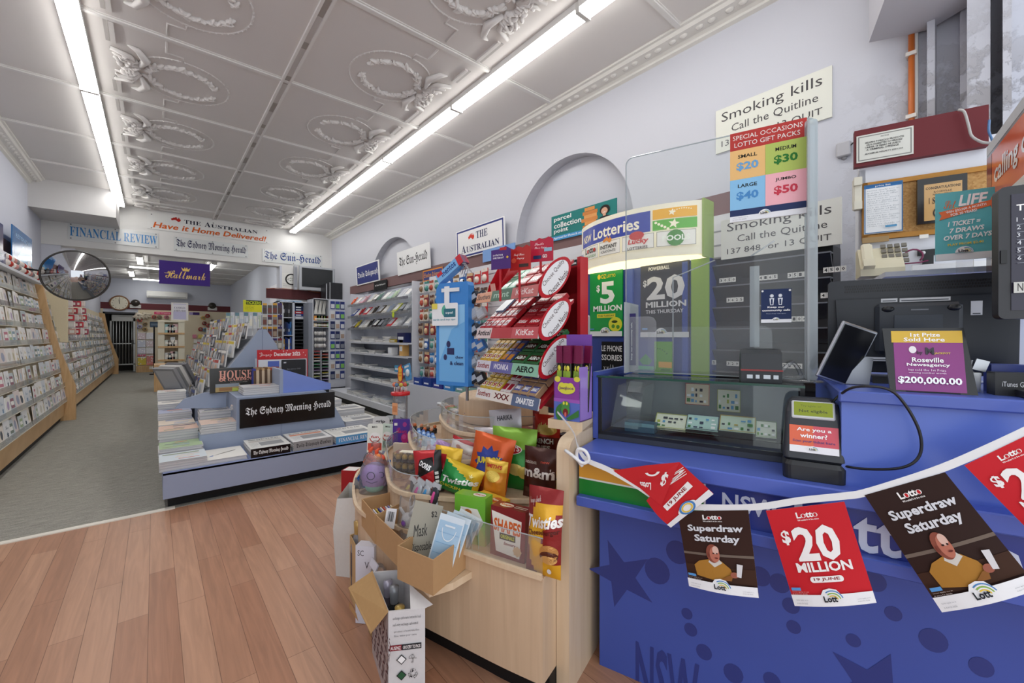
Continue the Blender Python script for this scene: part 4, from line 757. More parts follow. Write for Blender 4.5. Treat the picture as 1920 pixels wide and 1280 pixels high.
pennant([(1436, 957), (1583, 940), (1643, 1128), (1490, 1134)], p20, 'red pennant with a huge white number between two dark pennants', '#c8202b')
pennant([(1621, 928), (1772, 885), (1946, 1100), (1764, 1144)], psup, 'dark brown pennant with silver lettering and a bald man, right of the huge white number', '#2c1712')
pennant([(1808, 872), (1958, 800), (2110, 1005), (1940, 1005)], p20, 'red pennant cut off by the right edge of the photo', '#c8202b')
# twisted first pennant: the printed face turns over itself
b = MB(); TL, T2, BM, L0 = wN(1148, 882, -.055), wN(1274, 866, -.085), wN(1240, 948, -.075), wN(1200, 915, -.06)
b.add([TL, L0, BM, T2, wN(1212, 872, -.075)], [(0, 1, 2, 3, 4)], '#cf2a33', 'gloss')
fl = bil([T2, wN(1338, 925, -.065), wN(1258, 988, -.06), wN(1212, 938, -.062)]); b.grid(lambda u, v: fl(u, v), 6, 6, '#c8202b', 'gloss')
A = Art(b, mat='gloss', fn=lambda x, z, o: fl(x, z, .001 + o)); A.text('ION', .05, .45, .22, .98, '#f4f1f0', 'H', rot=-.3); A.poly([(.42, .2), (.58, .2), (.58, .85), (.42, .85)], '#f4f1f0'); A.text('19 JUNE', .27, .46, .73, .57, '#8c2228', 'B', rot=R90); A.rect(.86, 0, 1, 1, '#eff0f3'); A.ell(.86, .5, .12, .2, '#eff0f3'); A.ring(.86, .5, .12, .16, '#4a86c4', 0, 6.28); A.ring(.86, .5, .08, .11, '#e8c64c', 0, 6.28)
fu = bil([wN(1156, 884, -.057), T2, BM, L0]); A = Art(b, mat='gloss', fn=lambda x, z, o: fu(x, z, .0015 + o)); A.text('Lotto', .30, .30, .58, .52, '#f6f3f1', 'H', rot=math.pi); A.text('$', .78, .45, .90, .80, '#f6f3f1', 'H', rot=math.pi); A.ring(.60, .84, .08, .13, '#f6f3f1', 3.3, 6.2)
thing('pennant', b, 'red pennant folded back over itself beside the knot', 'pennant', 'lotto bunting along the counter')
# white tape with its knot
tp = [(1045, 772, .06), (1062, 792, .02), (1076, 812, -.02), (1084, 838, -.05), (1100, 862, -.055), (1140, 880, -.055), (1190, 908, -.058), (1250, 944, -.058), (1330, 951, -.058), (1420, 950, -.058), (1500, 938, -.058), (1580, 930, -.058), (1620, 924, -.058), (1700, 900, -.058), (1770, 876, -.058), (1850, 842, -.058), (1930, 805, -.058), (2000, 770, -.058)]
Q = smooth([wN(*p) for p in tp], 4); b = MB(); v = []
for i, p in enumerate(Q):
    t_ = (Q[min(i + 1, len(Q) - 1)] - Q[max(0, i - 1)]).normalized(); u_ = Vector((0, 0, 1)) - t_ * t_.z; u_.normalize(); w_ = .004 if i < 8 else .009 if i > 18 else .004 + .005 * (i - 8) / 10
    v += [p - u_ * w_, p + u_ * w_, p + u_ * w_ + Vector((NX[0], NX[1], 0)) * .001, p - u_ * w_ + Vector((NX[0], NX[1], 0)) * .001]
fs = [(4 * i + k, 4 * i + (k + 1) % 4, 4 * i + 4 + (k + 1) % 4, 4 * i + 4 + k) for i in range(len(Q) - 1) for k in range(4)]
b.add(v, fs, '#e9eaec', 'paper')
K = smooth([wN(*p) for p in ((1060, 844, -.055), (1075, 855, -.075), (1092, 868, -.075), (1104, 862, -.07), (1098, 846, -.075), (1084, 842, -.08), (1082, 858, -.07), (1092, 874, -.06))], 4)
b.tube(K, .006, '#e9eaec', 'paper', 6); thing('bunting_tape', b, 'white bunting tape knotted around the beech end panel', 'tape')
# ------------------------------------------------ staff wall behind the till
NB = 1.0
def hN(name, art, label, cat, TLp, BLp, TRx, n, col, mat='paper', th=.01, **k):
    a, c = onN(*TLp, n), onN(*BLp, n); d = onN(TRx, TLp[1], n); w, h = d.x - a.x, a.z - c.z
    b = MB(); b.box(0, 0, 0, w, th, h, col, mat)
    if art: art(Art(b, mat=mat), w, h)
    return thing(name, b, label, cat, loc=wor(a.x, n, c.z), rot=CR, **k)
sl, sr = onN(1612, 400, NB).x, onN(1990, 400, NB).x
b = MB(); b.box(sl, NB, 0, sr, NB + .05, onN(1612, 320, NB).z + .06, '#dfe1e8', 'wall'); b.box(sl, NB, 0, sl + .02, NB + .12, onN(1612, 320, NB).z, '#dfe1e8', 'wall'); o = struct('wall_partition', b, loc=wor(0, 0, 0), rot=CR)
za, zb_ = onN(1602, 246, NB - .03).z, onN(1602, 314, NB - .03).z; xa, xb = onN(1602, 280, NB - .03).x, onN(1854, 240, NB - .03).x
b = MB(); b.box(xa, NB - .03, zb_, xb, NB, za, '#6a2329', 'paint'); o = struct('trim_11', b, loc=wor(0, 0, 0), rot=CR)
def tob(A, w, h):
    A.frame(.03 * w, .05 * h, .97 * w, .95 * h, .004, '#8b8a86'); A.text('NOTICE', .44 * w, .82 * h, .58 * w, .87 * h, '#4b4b4b', res=1)
    for i, s in enumerate(('SELLING TOBACCO PRODUCTS', 'OR E-CIGARETTES TO PERSONS', 'UNDER 18 YEARS OF AGE IS', 'A CRIMINAL OFFENCE')): A.text(s, (.16 + .02 * (i % 2)) * w, (.66 - .09 * i) * h, (.84 - .03 * i) * w, (.725 - .09 * i) * h, '#3d3d3f', 'B', res=1)
    A.text('MAXIMUM PENALTY $550,000', .16 * w, .24 * h, .82 * w, .30 * h, '#3d3d3f', 'B', res=1)
hN('tobacco_notice', tob, 'cream printed notice with small capitals fixed to the dark maroon board', 'notice', (1606, 256), (1606, 306), 1713, NB - .036, '#dcdbd2', th=.004)
t = empty('cork_board', wor(0, 0, 0), CR, 'framed cork board behind the till', 'board')
ca, cb = onN(1617, 344, NB - .02), onN(1617, 451, NB - .02); cr_ = onN(1930, 330, NB - .02).x
b = MB(); b.box(ca.x, NB - .012, cb.z, cr_, NB, ca.z, '#ffffff', 'cork'); part('cork', b, t)
b = MB()
for x0, z0, x1, z1 in ((ca.x, ca.z - .02, cr_, ca.z), (ca.x, cb.z, cr_, cb.z + .02), (ca.x, cb.z, ca.x + .018, ca.z), (cr_ - .018, cb.z, cr_, ca.z)): b.box(x0, NB - .022, z0, x1, NB - .001, z1, '#b98544', 'board')
part('frame', b, t)
def lst(A, w, h):
    A.rect(0, .93 * h, w, h, '#3e78b4'); A.text('price list', .3 * w, .94 * h, .7 * w, .985 * h, '#ffffff', 'B', res=1); A.fine(.08 * w, .12 * h, .92 * w, .9 * h, 18, '#9aa0a6'); A.frame(0, 0, w, h, .004, '#47719c'); A.rect(.55 * w, .1 * h, .85 * w, .14 * h, '#5b9ac4')
hN('paper_list', lst, 'printed white list with a blue top edge pinned to the cork board', 'paper', (1620, 349), (1617, 440), 1692, NB - .026, '#f0f1f2', th=.002)
def cong(A, w, h):
    A.rect(.14 * w, .06 * h, .90 * w, .86 * h, '#c79d65'); A.text('CONGRATULATIONS', .17 * w, .74 * h, .87 * w, .80 * h, '#2b2118', 'B', res=1); A.text('ROSEVILLE', .34 * w, .66 * h, .70 * w, .70 * h, '#5b4a30', res=1); A.text('NEWSAGENCY', .32 * w, .60 * h, .72 * w, .64 * h, '#5b4a30', res=1); A.text('1 ST PRIZE', .24 * w, .42 * h, .80 * w, .56 * h, '#2b2118', 'S', res=1); A.ell(.46 * w, .22 * h, .14 * w, .13 * h, '#2b2118'); A.ell(.46 * w, .22 * h, .11 * w, .10 * h, '#e2c79d'); A.ell(.42 * w, .25 * h, .02 * w, .02 * h, '#2b2118', 8); A.ell(.50 * w, .25 * h, .02 * w, .02 * h, '#2b2118', 8)
hN('award_plaque', cong, 'black framed tan award plaque leaning on the cork board', 'plaque', (1720, 337), (1720, 421), 1814, NB - .045, '#1d1b1b', 'gloss', th=.015)
hN('shelf_tag', None, 'small tan tag under the left end of the cork board', 'tag', (1617, 446), (1617, 456), 1667, NB - .026, '#a88c64', th=.01)
hN('shelf_tag', None, 'small white tag under the middle of the cork board', 'tag', (1724, 440), (1724, 447), 1741, NB - .03, '#efece6', th=.003)
# telephone
a, c = onN(1612, 512, .85), onN(1695, 512, .85); w = c.x - a.x; zb2 = onN(1650, 517, .85).z; zt2 = onN(1690, 457, .85).z
t = empty('telephone', wor(a.x, .85, zb2), CR, 'cream desk telephone on a shelf below the cork board', 'telephone'); h = zt2 - zb2
b = MB(); b.prism([(-.02, 0), (.10, 0), (.10, h * .95), (.06, h), (-.02, .03)], .0, w, 'x', '#d7cfb4', 'plastic'); bd = part('body', b, t)
b = MB(); M = RX(-.5); b.box(.008, -.045, .02, .045, -.012, h * 1.15, '#ddd5bb', 'plastic', M, bev=.008); b.box(.008, -.055, .015, .045, -.02, .05, '#ddd5bb', 'plastic', M); part('handset', b, t)
b = MB()
for i in range(4):
    for j in range(4): b.box(.075 + i * .022, -.022, .05 + j * .026, .091 + i * .022, -.014, .066 + j * .026, '#6f6a60', 'plastic', M)
part('keypad', b, bd)
b = MB(); b.box(sl + .02, .62, zb2 - .03, sr, NB, zb2 - .012, '#d5d7de', 'paint'); b.box(sl + .02, .93, zb2 - .12, sr, NB, zb2 - .03, '#c9ccd4', 'paint'); thing('staff_shelf', b, 'grey white shelf under the cork board carrying the telephone', 'shelf', loc=wor(0, 0, 0), rot=CR)
p = onN(1602, 395, NB - .02); b = MB(); hh = onN(1602, 336, NB - .02).z - p.z; b.box(-.016, -.03, 0, .016, .0, hh, '#dcd7c6', 'plastic', bev=.006); b.box(-.014, -.045, 0, .014, -.02, .035, '#dcd7c6', 'plastic'); b.box(-.014, -.045, hh - .035, .014, -.02, hh, '#dcd7c6', 'plastic'); thing('intercom_handset', b, 'cream intercom handset on the edge of the white partition', 'handset', loc=wor(p.x + .01, NB - .001, p.z), rot=CR)
b = MB(); p = onN(1716, 478, NB - .06); b.tube([(.03 * math.cos(a) + (.0), -.02, .028 * math.sin(a)) for a in [i * .4 for i in range(-2, 9)]], .0035, '#7a2a52', 'plastic', 6); b.tube([(-.03, -.02, -.03), (.02, -.015, -.028), (.05, .0, -.02)], .003, '#7a2a52', 'plastic', 6); thing('spectacles', b, 'plum rimmed spectacles hanging below the cork board', 'spectacles', loc=wor(p.x, NB - .012, p.z), rot=CR)
b = MB(); p = onN(1742, 486, NB - .03); b.box(-.03, -.012, .02, .03, 0, .045, '#1e1f22', 'plastic'); b.box(-.014, -.012, -.05, .018, 0, .02, '#1e1f22', 'plastic'); b.ball((-.014, -.012, .032), .008, '#d8d8d8'); thing('wall_bracket', b, 'black bracket on the white partition beside the spectacles', 'bracket', loc=wor(p.x, NB - .001, p.z), rot=CR)
hN('paper_sign', lambda A, w, h: A.text('TUNING', .12 * w, .0, .72 * w, .55 * h, '#2b2c30', 'H'), 'long white strip with partly hidden bold capitals above the till monitor', 'sign', (1711, 497), (1711, 535), 1900, .80, '#e9e9ea')
# set for life sign on a clear stem
def life(A, w, h):
    A.rect(0, 0, w, .10 * h, '#f1f3f4'); A.text('Set', .14 * w, .76 * h, .34 * w, .88 * h, '#e5764a', 'C'); A.text('for', .28 * w, .74 * h, .37 * w, .79 * h, '#f4d34b', 'C', res=1); A.text('LIFE', .38 * w, .78 * h, .82 * w, .94 * h, '#ffffff', 'H', shear=.15)
    A.poly([(.06 * w, .60 * h), (.10 * w, .665 * h), (.05 * w, .72 * h), (.90 * w, .82 * h), (.90 * w, .86 * h), (.99 * w, .78 * h), (.90 * w, .70 * h), (.90 * w, .74 * h)], '#e87b4c'); A.text('WIN $20,000 A MONTH', .17 * w, .715 * h, .83 * w, .755 * h, '#ffffff', 'B', rot=.16); A.text('FOR 20 YEARS!', .25 * w, .66 * h, .68 * w, .70 * h, '#ffffff', 'B', rot=.14)
    for i, s in enumerate(('1 TICKET =', '7 DRAWS', 'OVER 7 DAYS')): A.text(s, (.20, .22, .12)[i] * w, (.50 - .10 * i) * h, (.72, .78, .90)[i] * w, (.57 - .10 * i) * h, '#ffffff', 'H', shear=.18, rot=.05)
    A.text('PLAY FROM $2.40', .2 * w, .21 * h, .78 * w, .25 * h, '#f2d046', 'B', rot=.05); badge(A, .47 * w, .115 * h, .13 * w)
hN('lottery_sign', life, 'turquoise sign with white slanted lettering on a clear stem over the till', 'sign', (1754, 364), (1753, 490), 1870, .50, '#68bfc6', th=.004)
a, c = onN(1754, 490, .5), onN(1870, 490, .5); b = MB(); b.box((a.x + c.x) / 2 - .02, .505, 1.15, (a.x + c.x) / 2 + .02, .509, a.z + .05, '#ffffff', 'film'); b.box((a.x + c.x) / 2 - .06, .47, 1.15, (a.x + c.x) / 2 + .06, .55, 1.154, '#ffffff', 'film'); thing('sign_holder', b, 'clear stem holding up the turquoise sign behind the till monitor', 'sign holder', loc=wor(0, 0, 0), rot=CR)
# calling card light box hanging in the street window
e = Vector((-.983, -.184, 0)); P0 = onD(1850, 405, 1.42); rz = math.atan2(e.y, e.x); zt = onD(1850, 296, 1.42).z
t = empty('calling_card_sign', (P0.x, P0.y, zt - .42), rz, 'orange calling card sign in a grey frame at the right edge', 'sign')
b = MB(); b.box(0, 0, 0, .62, .03, .42, '#9fa1a4', 'metal'); b.box(0, .0, .422, .62, .04, .455, '#c9cacc', 'paint'); part('frame', b, t)
b = MB(); b.box(.03, -.004, .02, .59, 0, .405, '#e4632f', 'gloss'); A = Art(b, mat='gloss', y=-.004); A.rect(.03, .13, .09, .405, '#9c3b27'); A.rect(.09, .17, .59, .24, '#efe6dc'); A.text('calling cards', .12, .28, .60, .36, '#f7efe8', 'B', shear=.1); A.text('stock and buy them here', .12, .185, .6, .225, '#8b5a44', res=1); A.rect(.03, .02, .59, .17, '#4a2f22'); A.text('REPAY', .10, .04, .6, .15, '#c39a5b', 'H'); part('face', b, t)
# crumbling street end: boxed soffit, pilasters, orange conduit, junction box
zs = 2.95; q = [onZ(x, y, zs) for x, y in ((1629, 80), (1662, -10), (1850, -10), (1825, 6), (1742, 56), (1700, 66))]
b = MB(); b.prism([(p.x, p.y) for p in q], zs, ZC, 'z', '#c2c1c8', 'wall'); struct('trim_12', b)
b = MB()
for x0, x1, d, c in ((1714, 1721, .03, '#d9dad6'), (1738, 1753, .10, '#dcdbe0'), (1800, 1813, .06, '#c9c8d0'), (1813, 1857, .22, '#dddde4'), (1880, 1897, .26, '#cfced4')):
    y0, y1 = onX(x1, 150, XR - d).y, onX(x0, 150, XR - d).y; b.box(XR - d, y0, 0, XR + .01, y1, ZC, c, 'plaster' if d > .05 else 'paint')
struct('trim_13', b)
p, q = onX(1709, 20, XR - .03), onX(1707, 240, XR - .03); b = MB(); b.tube([(XR - .03, p.y, p.z), (XR - .03, p.y, 1.9)], .014, '#c96a2a', 'plastic', 8)
for z in (p.z - .25, q.z + .05): b.box(XR - .05, p.y - .022, z, XR, p.y + .022, z + .02, '#e6dfd6', 'plastic')
thing('conduit', b, 'orange conduit running down the crumbling wall', 'pipe')
p = onX(1580, 278, XR - .04); t = empty('junction_box', (XR - .001, p.y, p.z), -R90, 'grey junction box with a loose cable left of the maroon board', 'junction box'); t.scale = (.62, .5, .62)
b = MB(); b.box(-.055, -.06, -.07, .055, 0, .07, '#b5b4b8', 'plastic', bev=.01); b.lathe([(.0, -.1), (.02, -.09), (.025, -.07)], '#a2a1a4', 'plastic', 10); part('box', b, t)
b = MB(); b.tube(smooth([Vector((.05, -.03, .02)), Vector((.12, -.06, .05)), Vector((.10, -.06, -.10)), Vector((.16, -.06, -.2)), Vector((.24, -.06, -.22))]), .006, '#2a2a2c', 'plastic', 6); part('cable', b, t)
b = MB(); b.tube(smooth([wN(*p) for p in ((1797, 206, .95), (1808, 210, .94), (1816, 235, .94), (1822, 255, .94), (1840, 266, .93), (1856, 268, .93))]), .005, '#b7b3b0', 'plastic', 6); thing('cable', b, 'pale grey cable hanging over the dark maroon board', 'cable')
b = MB(); b.tube(smooth([wN(*p) for p in ((1855, 225, .93), (1854, 245, .92), (1860, 262, .92), (1863, 278, .92))]), .004, '#4f78a8', 'plastic', 6); thing('cable', b, 'thin blue cable at the right end of the dark maroon board', 'cable')
# ------------------------------------------------ cigarette shelves, slat wall, lottery stand on the right wall
XT = 2.84
y0, y1 = .62, onX(1262, 600, XT).y
t = empty('cigarette_cabinet', (XT, y1, 0), -R90, 'black cigarette cabinet with rows of closed flaps and white price tags', 'cabinet'); L = y1 - y0
zt = onX(1322, 488, XT).z
b = MB(); b.box(0, .06, .55, L, XR - XT - .12, zt, '#17181b', 'plastic'); b.prism([(-.0, zt), (.22, zt), (.22, zt + .03), (.06, zt + .02)], 0, L, 'x', '#55575a', 'plastic'); part('body', b, t)
zr = [1.045, 1.185, 1.325, 1.465, 1.605, 1.745]
for z in zr + [.9, .76]:
    b = MB(); b.prism([(.05, z - .065), (.062, z - .065), (.02, z + .02), (.0, z + .02)], 0, L, 'x', '#26282c', 'gloss'); b.box(0, -.002, z + .018, L, .06, z + .026, '#7c7f84', 'metal'); part('flap', b, t)
for s, px, py in (('3050', 1364, 525), ('4165', 1440, 520), ('3510', 1496, 515), ('4580', 1565, 505), ('4435', 1298, 567), ('3625', 1378, 562), ('4910', 1560, 553), ('6135', 1293, 603), ('2104', 1494, 598), ('4040', 1290, 640), ('4780', 1288, 678), ('3355', 1328, 679), ('3290', 1378, 682), ('3190', 1485, 686)):
    p = onX(px, py, XT - .008); b = MB()
    for k, ch in enumerate(s):
        b.box(-.052 + k * .026, -.003, -.014, -.028 + k * .026, 0, .016, '#e9e8e2'); A = Art(b, y=-.003); A.text(ch, -.047 + k * .026, -.008, -.033 + k * .026, .010, '#1c1c1e', 'B', res=1)
    o = part('price_tag', b, t); o.location = (y1 - p.y, p.x - XT + .004, p.z)
b = MB(); b.box(XR - .10, .9, .4, XR - .06, 5.5, 2.17, '#dcdce0', 'paint')
for i in range(17): b.box(XR - .103, .9, .45 + i * .1, XR - .0995, 5.5, .458 + i * .1, '#9a9aa2', 'paint')
struct('wall_slats', b)
# curved lottery light box
XB = 2.74; ya, yb_ = onX(1091, 470, XB).y, onX(1317, 430, XB).y; W = ya - yb_; zb0, zt0 = onX(1317, 475, XB).z, onX(1317, 374, XB).z; SAG = .17
t = empty('lottery_light_box', (XB, (ya + yb_) / 2, 0), -R90, 'curved cream light box with a blue band, white lettering and a row of logos', 'light box')
RR = (W * W / 4 + SAG * SAG) / (2 * SAG); AM = math.asin(W / 2 / RR)
def arcf(x, z, o=0):
    a = x * AM * 2 / W; r = RR + o; return (r * math.sin(a), -(r * math.cos(a) - (RR - SAG)), z)
b = MB(); n = 24; prof = [(arcf(-W / 2 + W * i / n, 0)[0], arcf(-W / 2 + W * i / n, 0)[1]) for i in range(n + 1)] + [(W / 2, .14), (-W / 2, .14)]
b.prism(prof, zb0, zt0, 'z', '#eee7cf', 'backlit'); b.prism([(p[0] * .93, p[1] * .93 + .01) for p in prof], zb0 - .02, zb0, 'z', '#e6c45a', 'tube_warm'); b.box(W / 2, -.005, zb0 - .02, W / 2 + .012, .14, zt0 + .01, '#a3bd64', 'plastic'); part('housing', b, t)
b = MB(); A = Art(b, mat='backlit', seg=.05, fn=lambda x, z, o: arcf(x, z, .001 + o))
def seg(x0, z0, x1, z1, c):
    for i in range(4): A.rect(x0 + (x1 - x0) * i / 4, z0, x0 + (x1 - x0) * (i + 1) / 4, z1, c)
Hh = zt0 - zb0; zm = zb0 + .50 * Hh; ze = zt0 - .035
seg(-.46 * W, zm, .20 * W, ze, '#34449c'); A.text('NSW', -.43 * W, zm + .03, -.30 * W, zm + .09, '#f0e3b8', 'B'); A.text('Lotteries', -.27 * W, zm + .025, .13 * W, ze - .03, '#f3ead0', 'B')
zz = (zm + ze) / 2; seg(.215 * W, zz + .004, .47 * W, ze, '#e9ad2c'); seg(.215 * W, zm, .47 * W, zz - .004, '#5fae3c'); A.star(.34 * W, zm + .035, .035, '#f6edd0', .42, 5, .2); A.star(.33 * W, ze - .03, .025, '#f6edd0', .42, 5, .2)
for i in range(5): A.ell((.235 + .018 * i) * W, zz - .02 - .012 * i, .009, .009, '#f6edd0', 10)
for i in range(8): A.ell((.345 + .013 * i) * W, ze - .02 + .008 * math.sin(i * .45), .004, .004, '#f6edd0', 8)
xs = [-.47, -.37, -.19, .01, .235, .47]; z1_, z0_ = zm - .015, zb0 + .06
for i in range(5): seg(xs[i] * W + .008, z0_, xs[i + 1] * W - .008, z1_, '#e7e4da'); A.frame(xs[i] * W + .008, z0_, xs[i + 1] * W - .008, z1_, .003, '#8a877f')
zc = (z0_ + z1_) / 2
A.text('POWERBALL', -.46 * W, zc - .012, -.385 * W, zc + .012, '#3c4a88', 'B'); A.text('Lotto', -.355 * W, zc - .005, -.215 * W, zc + .045, '#33302e', 'H'); A.ell(-.318 * W, zc + .015, .013, .015, '#c8382c', 10); A.ell(-.232 * W, zc + .015, .013, .015, '#c8382c', 10); A.text('0000 SATURDAY', -.355 * W, zc - .04, -.21 * W, zc - .018, '#4c7a3c', 'B')
A.text('INSTANT', -.165 * W, zc - .005, -.02 * W, zc + .025, '#45413c', 'H'); aus(A, -.14 * W, zc + .035, -.06 * W, zc + .085, '#d8852e'); A.text('SCRATCH-ITS', -.16 * W, zc - .035, -.03 * W, zc - .015, '#3f3d38', 'B')
A.text('Lucky', .06 * W, zc - .02, .19 * W, zc + .025, '#c03a32', 'H', shear=.2); A.ell(.12 * W, zc + .045, .05, .03, '#c03a32', 14); A.text('LOTTERIES', .06 * W, zc - .05, .19 * W, zc - .03, '#55443c', 'B')
A.ell(.35 * W, zc, .05, .055, '#4d8a3f', 18); A.text('POOLS', .275 * W, zc - .018, .43 * W, zc + .02, '#e9ecdf', 'H'); part('sign_face', b, t, 'blue band with white lettering over framed logos')
# lottery stand: blue body with posters
t = empty('lottery_stand', (XB + .06, ya, 0), -R90, 'blue lottery stand below the curved light box', 'stand')
b = MB(); b.box(.0, .0, .004, W + .02, .10, zb0 - .022, '#2f4795', 'blue'); b.box(.40 * W, -.02, 1.02, .455 * W, 0, zb0 - .03, '#3f59b0', 'blue'); b.box(.84 * W, -.015, .9, .88 * W, 0, zb0 - .03, '#3f59b0', 'blue'); b.box(.90 * W, -.01, .8, W + .02, 0, zb0 - .022, '#8fb24e', 'paint'); part('body', b, t)
def oz(A, w, h):
    A.ell(.30 * w, .925 * h, .05 * w, .04 * h, '#e8d33a'); A.text('OZ', .36 * w, .89 * h, .52 * w, .96 * h, '#e8d33a', 'H'); A.text('LOTTO', .54 * w, .90 * h, .80 * w, .95 * h, '#e8d33a', 'B'); A.text('5', .34 * w, .50 * h, .78 * w, .84 * h, '#f1f5ef', 'H'); A.text('$', .22 * w, .68 * h, .33 * w, .80 * h, '#f1f5ef', 'H'); A.text('MILLION', .12 * w, .385 * h, .99 * w, .475 * h, '#f1f5ef', 'H')
    A.rect(.24 * w, .285 * h, .80 * w, .345 * h, '#e5d93c'); A.text('THIS TUESDAY', .27 * w, .30 * h, .77 * w, .33 * h, '#27602f', 'B'); A.ell(.80 * w, .18 * h, .20 * w, .11 * h, '#dcdd3e'); A.ell(.78 * w, .22 * h, .09 * w, .02 * h, '#3a4a20'); A.ell(.74 * w, .15 * h, .05 * w, .03 * h, '#58953a'); A.ell(.88 * w, .14 * h, .05 * w, .03 * h, '#58953a')
    A.rect(0, 0, w, .075 * h, '#e9ecee'); badge(A, .5 * w, .06 * h, .14 * w); A.rect(.03 * w, .1 * h, .16 * w, .12 * h, '#5a9ad8')
def pb(A, w, h):
    A.text('POWERBALL', .18 * w, .90 * h, .62 * w, .95 * h, '#e9e9ea', 'H'); A.text('20', .14 * w, .50 * h, .92 * w, .82 * h, '#d9dade', 'H'); A.text('$', .06 * w, .68 * h, .14 * w, .78 * h, '#d9dade', 'H'); A.text('MILLION', .12 * w, .40 * h, .95 * w, .48 * h, '#d9dade', 'H'); A.text('THIS THURSDAY', .12 * w, .32 * h, .9 * w, .37 * h, '#c9cad0', 'B'); A.rect(.04 * w, .1 * h, .16 * w, .125 * h, '#5a9ad8'); A.rect(0, 0, w, .07 * h, '#d9dce0'); badge(A, .45 * w, .055 * h, .11 * w)
sX('lottery_poster', oz, 'green jackpot poster with a smiling yellow ball on the blue stand', 1106, 513, 630, 1167, X=XB + .045, col='#129a45', mat='gloss')
sX('lottery_poster', pb, 'black jackpot poster beside the green one on the blue stand', 1201, 497, 632, 1292, X=XB + .045, col='#25262c', mat='gloss')
sX('accessory_poster', lambda A, w, h: (A.text('LE PHONE', .0, .70 * h, .98 * w, .88 * h, '#e6e6e6', 'B'), A.text('SSORIES', .0, .42 * h, .98 * w, .60 * h, '#e6e6e6', 'B'), A.text('x v / ^', .1 * w, .1 * h, .6 * w, .3 * h, '#d8d8d8'), A.ell(.7 * w, .1 * h, .08 * w, .08 * h, '#c8283c')), 'black poster with white capitals low on the blue stand', 1128, 640, 700, 1167, X=XB + .04, col='#17171a')
sX('leaflet', lambda A, w, h: (A.poly([(.1 * w, .5 * h), (.5 * w, .75 * h), (.9 * w, .5 * h), (.7 * w, .35 * h), (.3 * w, .35 * h)], '#2f9a4c'), A.rect(0, 0, w, .3 * h, '#57b98a')), 'blue leaflet with a green leaf beside the lime leaflet', 1196, 650, 700, 1226, X=XB + .03, col='#3a4f96')
sX('leaflet', lambda A, w, h: ([A.ell((.2 + .13 * i) * w, (.78 - .03 * i * i * .3) * h, .03 * w, .03 * w, '#26543a', 8) for i in range(5)], A.rect(.25 * w, .2 * h, w, .38 * h, '#e5b04a'), A.text('mini', .4 * w, .08 * h, .9 * w, .18 * h, '#26543a', 'B'))  , 'lime green leaflet under the black jackpot poster', 1227, 640, 700, 1260, X=XB + .03, col='#6fae45')
# ================================================================ THE CURVED SWEETS COUNTER
def sm2(P, k=5): return [(p.x, p.y) for p in smooth([Vector((a, c, 0)) for a, c in P], k)]
O0 = sm2([(-.064, -.14), (-.25, -.145), (-.5, -.14), (-.75, -.135), (-.95, -.13), (-1.1, -.085), (-1.25, .01), (-1.4, .13), (-1.53, .26), (-1.63, .42), (-1.68, .62), (-1.66, .85), (-1.55, 1.1)])
O1 = sm2([(-.064, .29), (-.3, .16), (-.55, .02), (-.78, -.055), (-.92, -.03), (-1.07, .075), (-1.21, .19), (-1.37, .33), (-1.48, .5), (-1.5, .75), (-1.4, 1.05)])
O2 = sm2([(-.064, .55), (-.3, .42), (-.55, .25), (-.75, .12), (-.89, .13), (-1.035, .22), (-1.19, .35), (-1.33, .5), (-1.38, .7), (-1.3, 1.0)])
O3 = sm2([(-.064, .70), (-.25, .60), (-.5, .43), (-.66, .31), (-.82, .31), (-1.0, .43), (-1.17, .6), (-1.24, .8), (-1.15, 1.0)])
ZT_ = [.46, .575, .685, .785]
cc = empty('sweets_counter', wor(0, 0, 0), CR, 'curved timber sweets counter in four steps with clear guards', 'counter')
def closed(O, n1): return O + [(O[-1][0] + .2, n1), (O[0][0], n1)]
b = MB(); b.prism(closed(O0, 1.12), .09, ZT_[0], 'z', '#ffffff', 'beech'); part('base', b, cc)
b = MB(); b.prism(closed([(s + (.05 if s < -.3 else 0) , n + .05) for s, n in O0], 1.1), 0, .09, 'z', '#141416', 'paint'); part('kick_board', b, cc, 'black kick board')
for k, (O, z0, z1) in enumerate(((O1, ZT_[0], ZT_[1]), (O2, ZT_[1], ZT_[2]), (O3, ZT_[2], ZT_[3]))):
    b = MB(); b.prism(closed(O, 1.1), z0, z1, 'z', '#ffffff', 'beech'); part('step', b, cc)
pc = loc_(onZ(905, 735, .93)); b = MB(); b.lathe([(0, 0), (.26, 0), (.28, .012), (.28, .145), (.27, .155), (0, .155)], '#ffffff', 'beech', 28, TR(-.82, .78, ZT_[3])); part('turntable', b, cc)
def strip(O, z0, z1, th, mat, col='#ffffff', i0=0, i1=None, lip=False):
    b = MB(); Q = O[i0:i1]; n = len(Q); v = []
    for i, (x, y) in enumerate(Q):
        a, c = Q[max(0, i - 1)], Q[min(n - 1, i + 1)]; dx, dy = c[0] - a[0], c[1] - a[1]; l = math.hypot(dx, dy) or 1; ox, oy = -dy / l * th, dx / l * th
        v += [(x, y, z0), (x, y, z1), (x - ox, y - oy, z1), (x - ox, y - oy, z0)]
    fs = [(4 * i + k, 4 * i + (k + 1) % 4, 4 * i + 4 + (k + 1) % 4, 4 * i + 4 + k) for i in range(n - 1) for k in range(4)] + [(3, 2, 1, 0), (4 * n - 4, 4 * n - 3, 4 * n - 2, 4 * n - 1)]
    b.add(v, fs, col, mat)
    if lip: b.tube([(x, y, z1) for x, y in Q], .0022, '#ffffff', 'edge', 5)
    return b
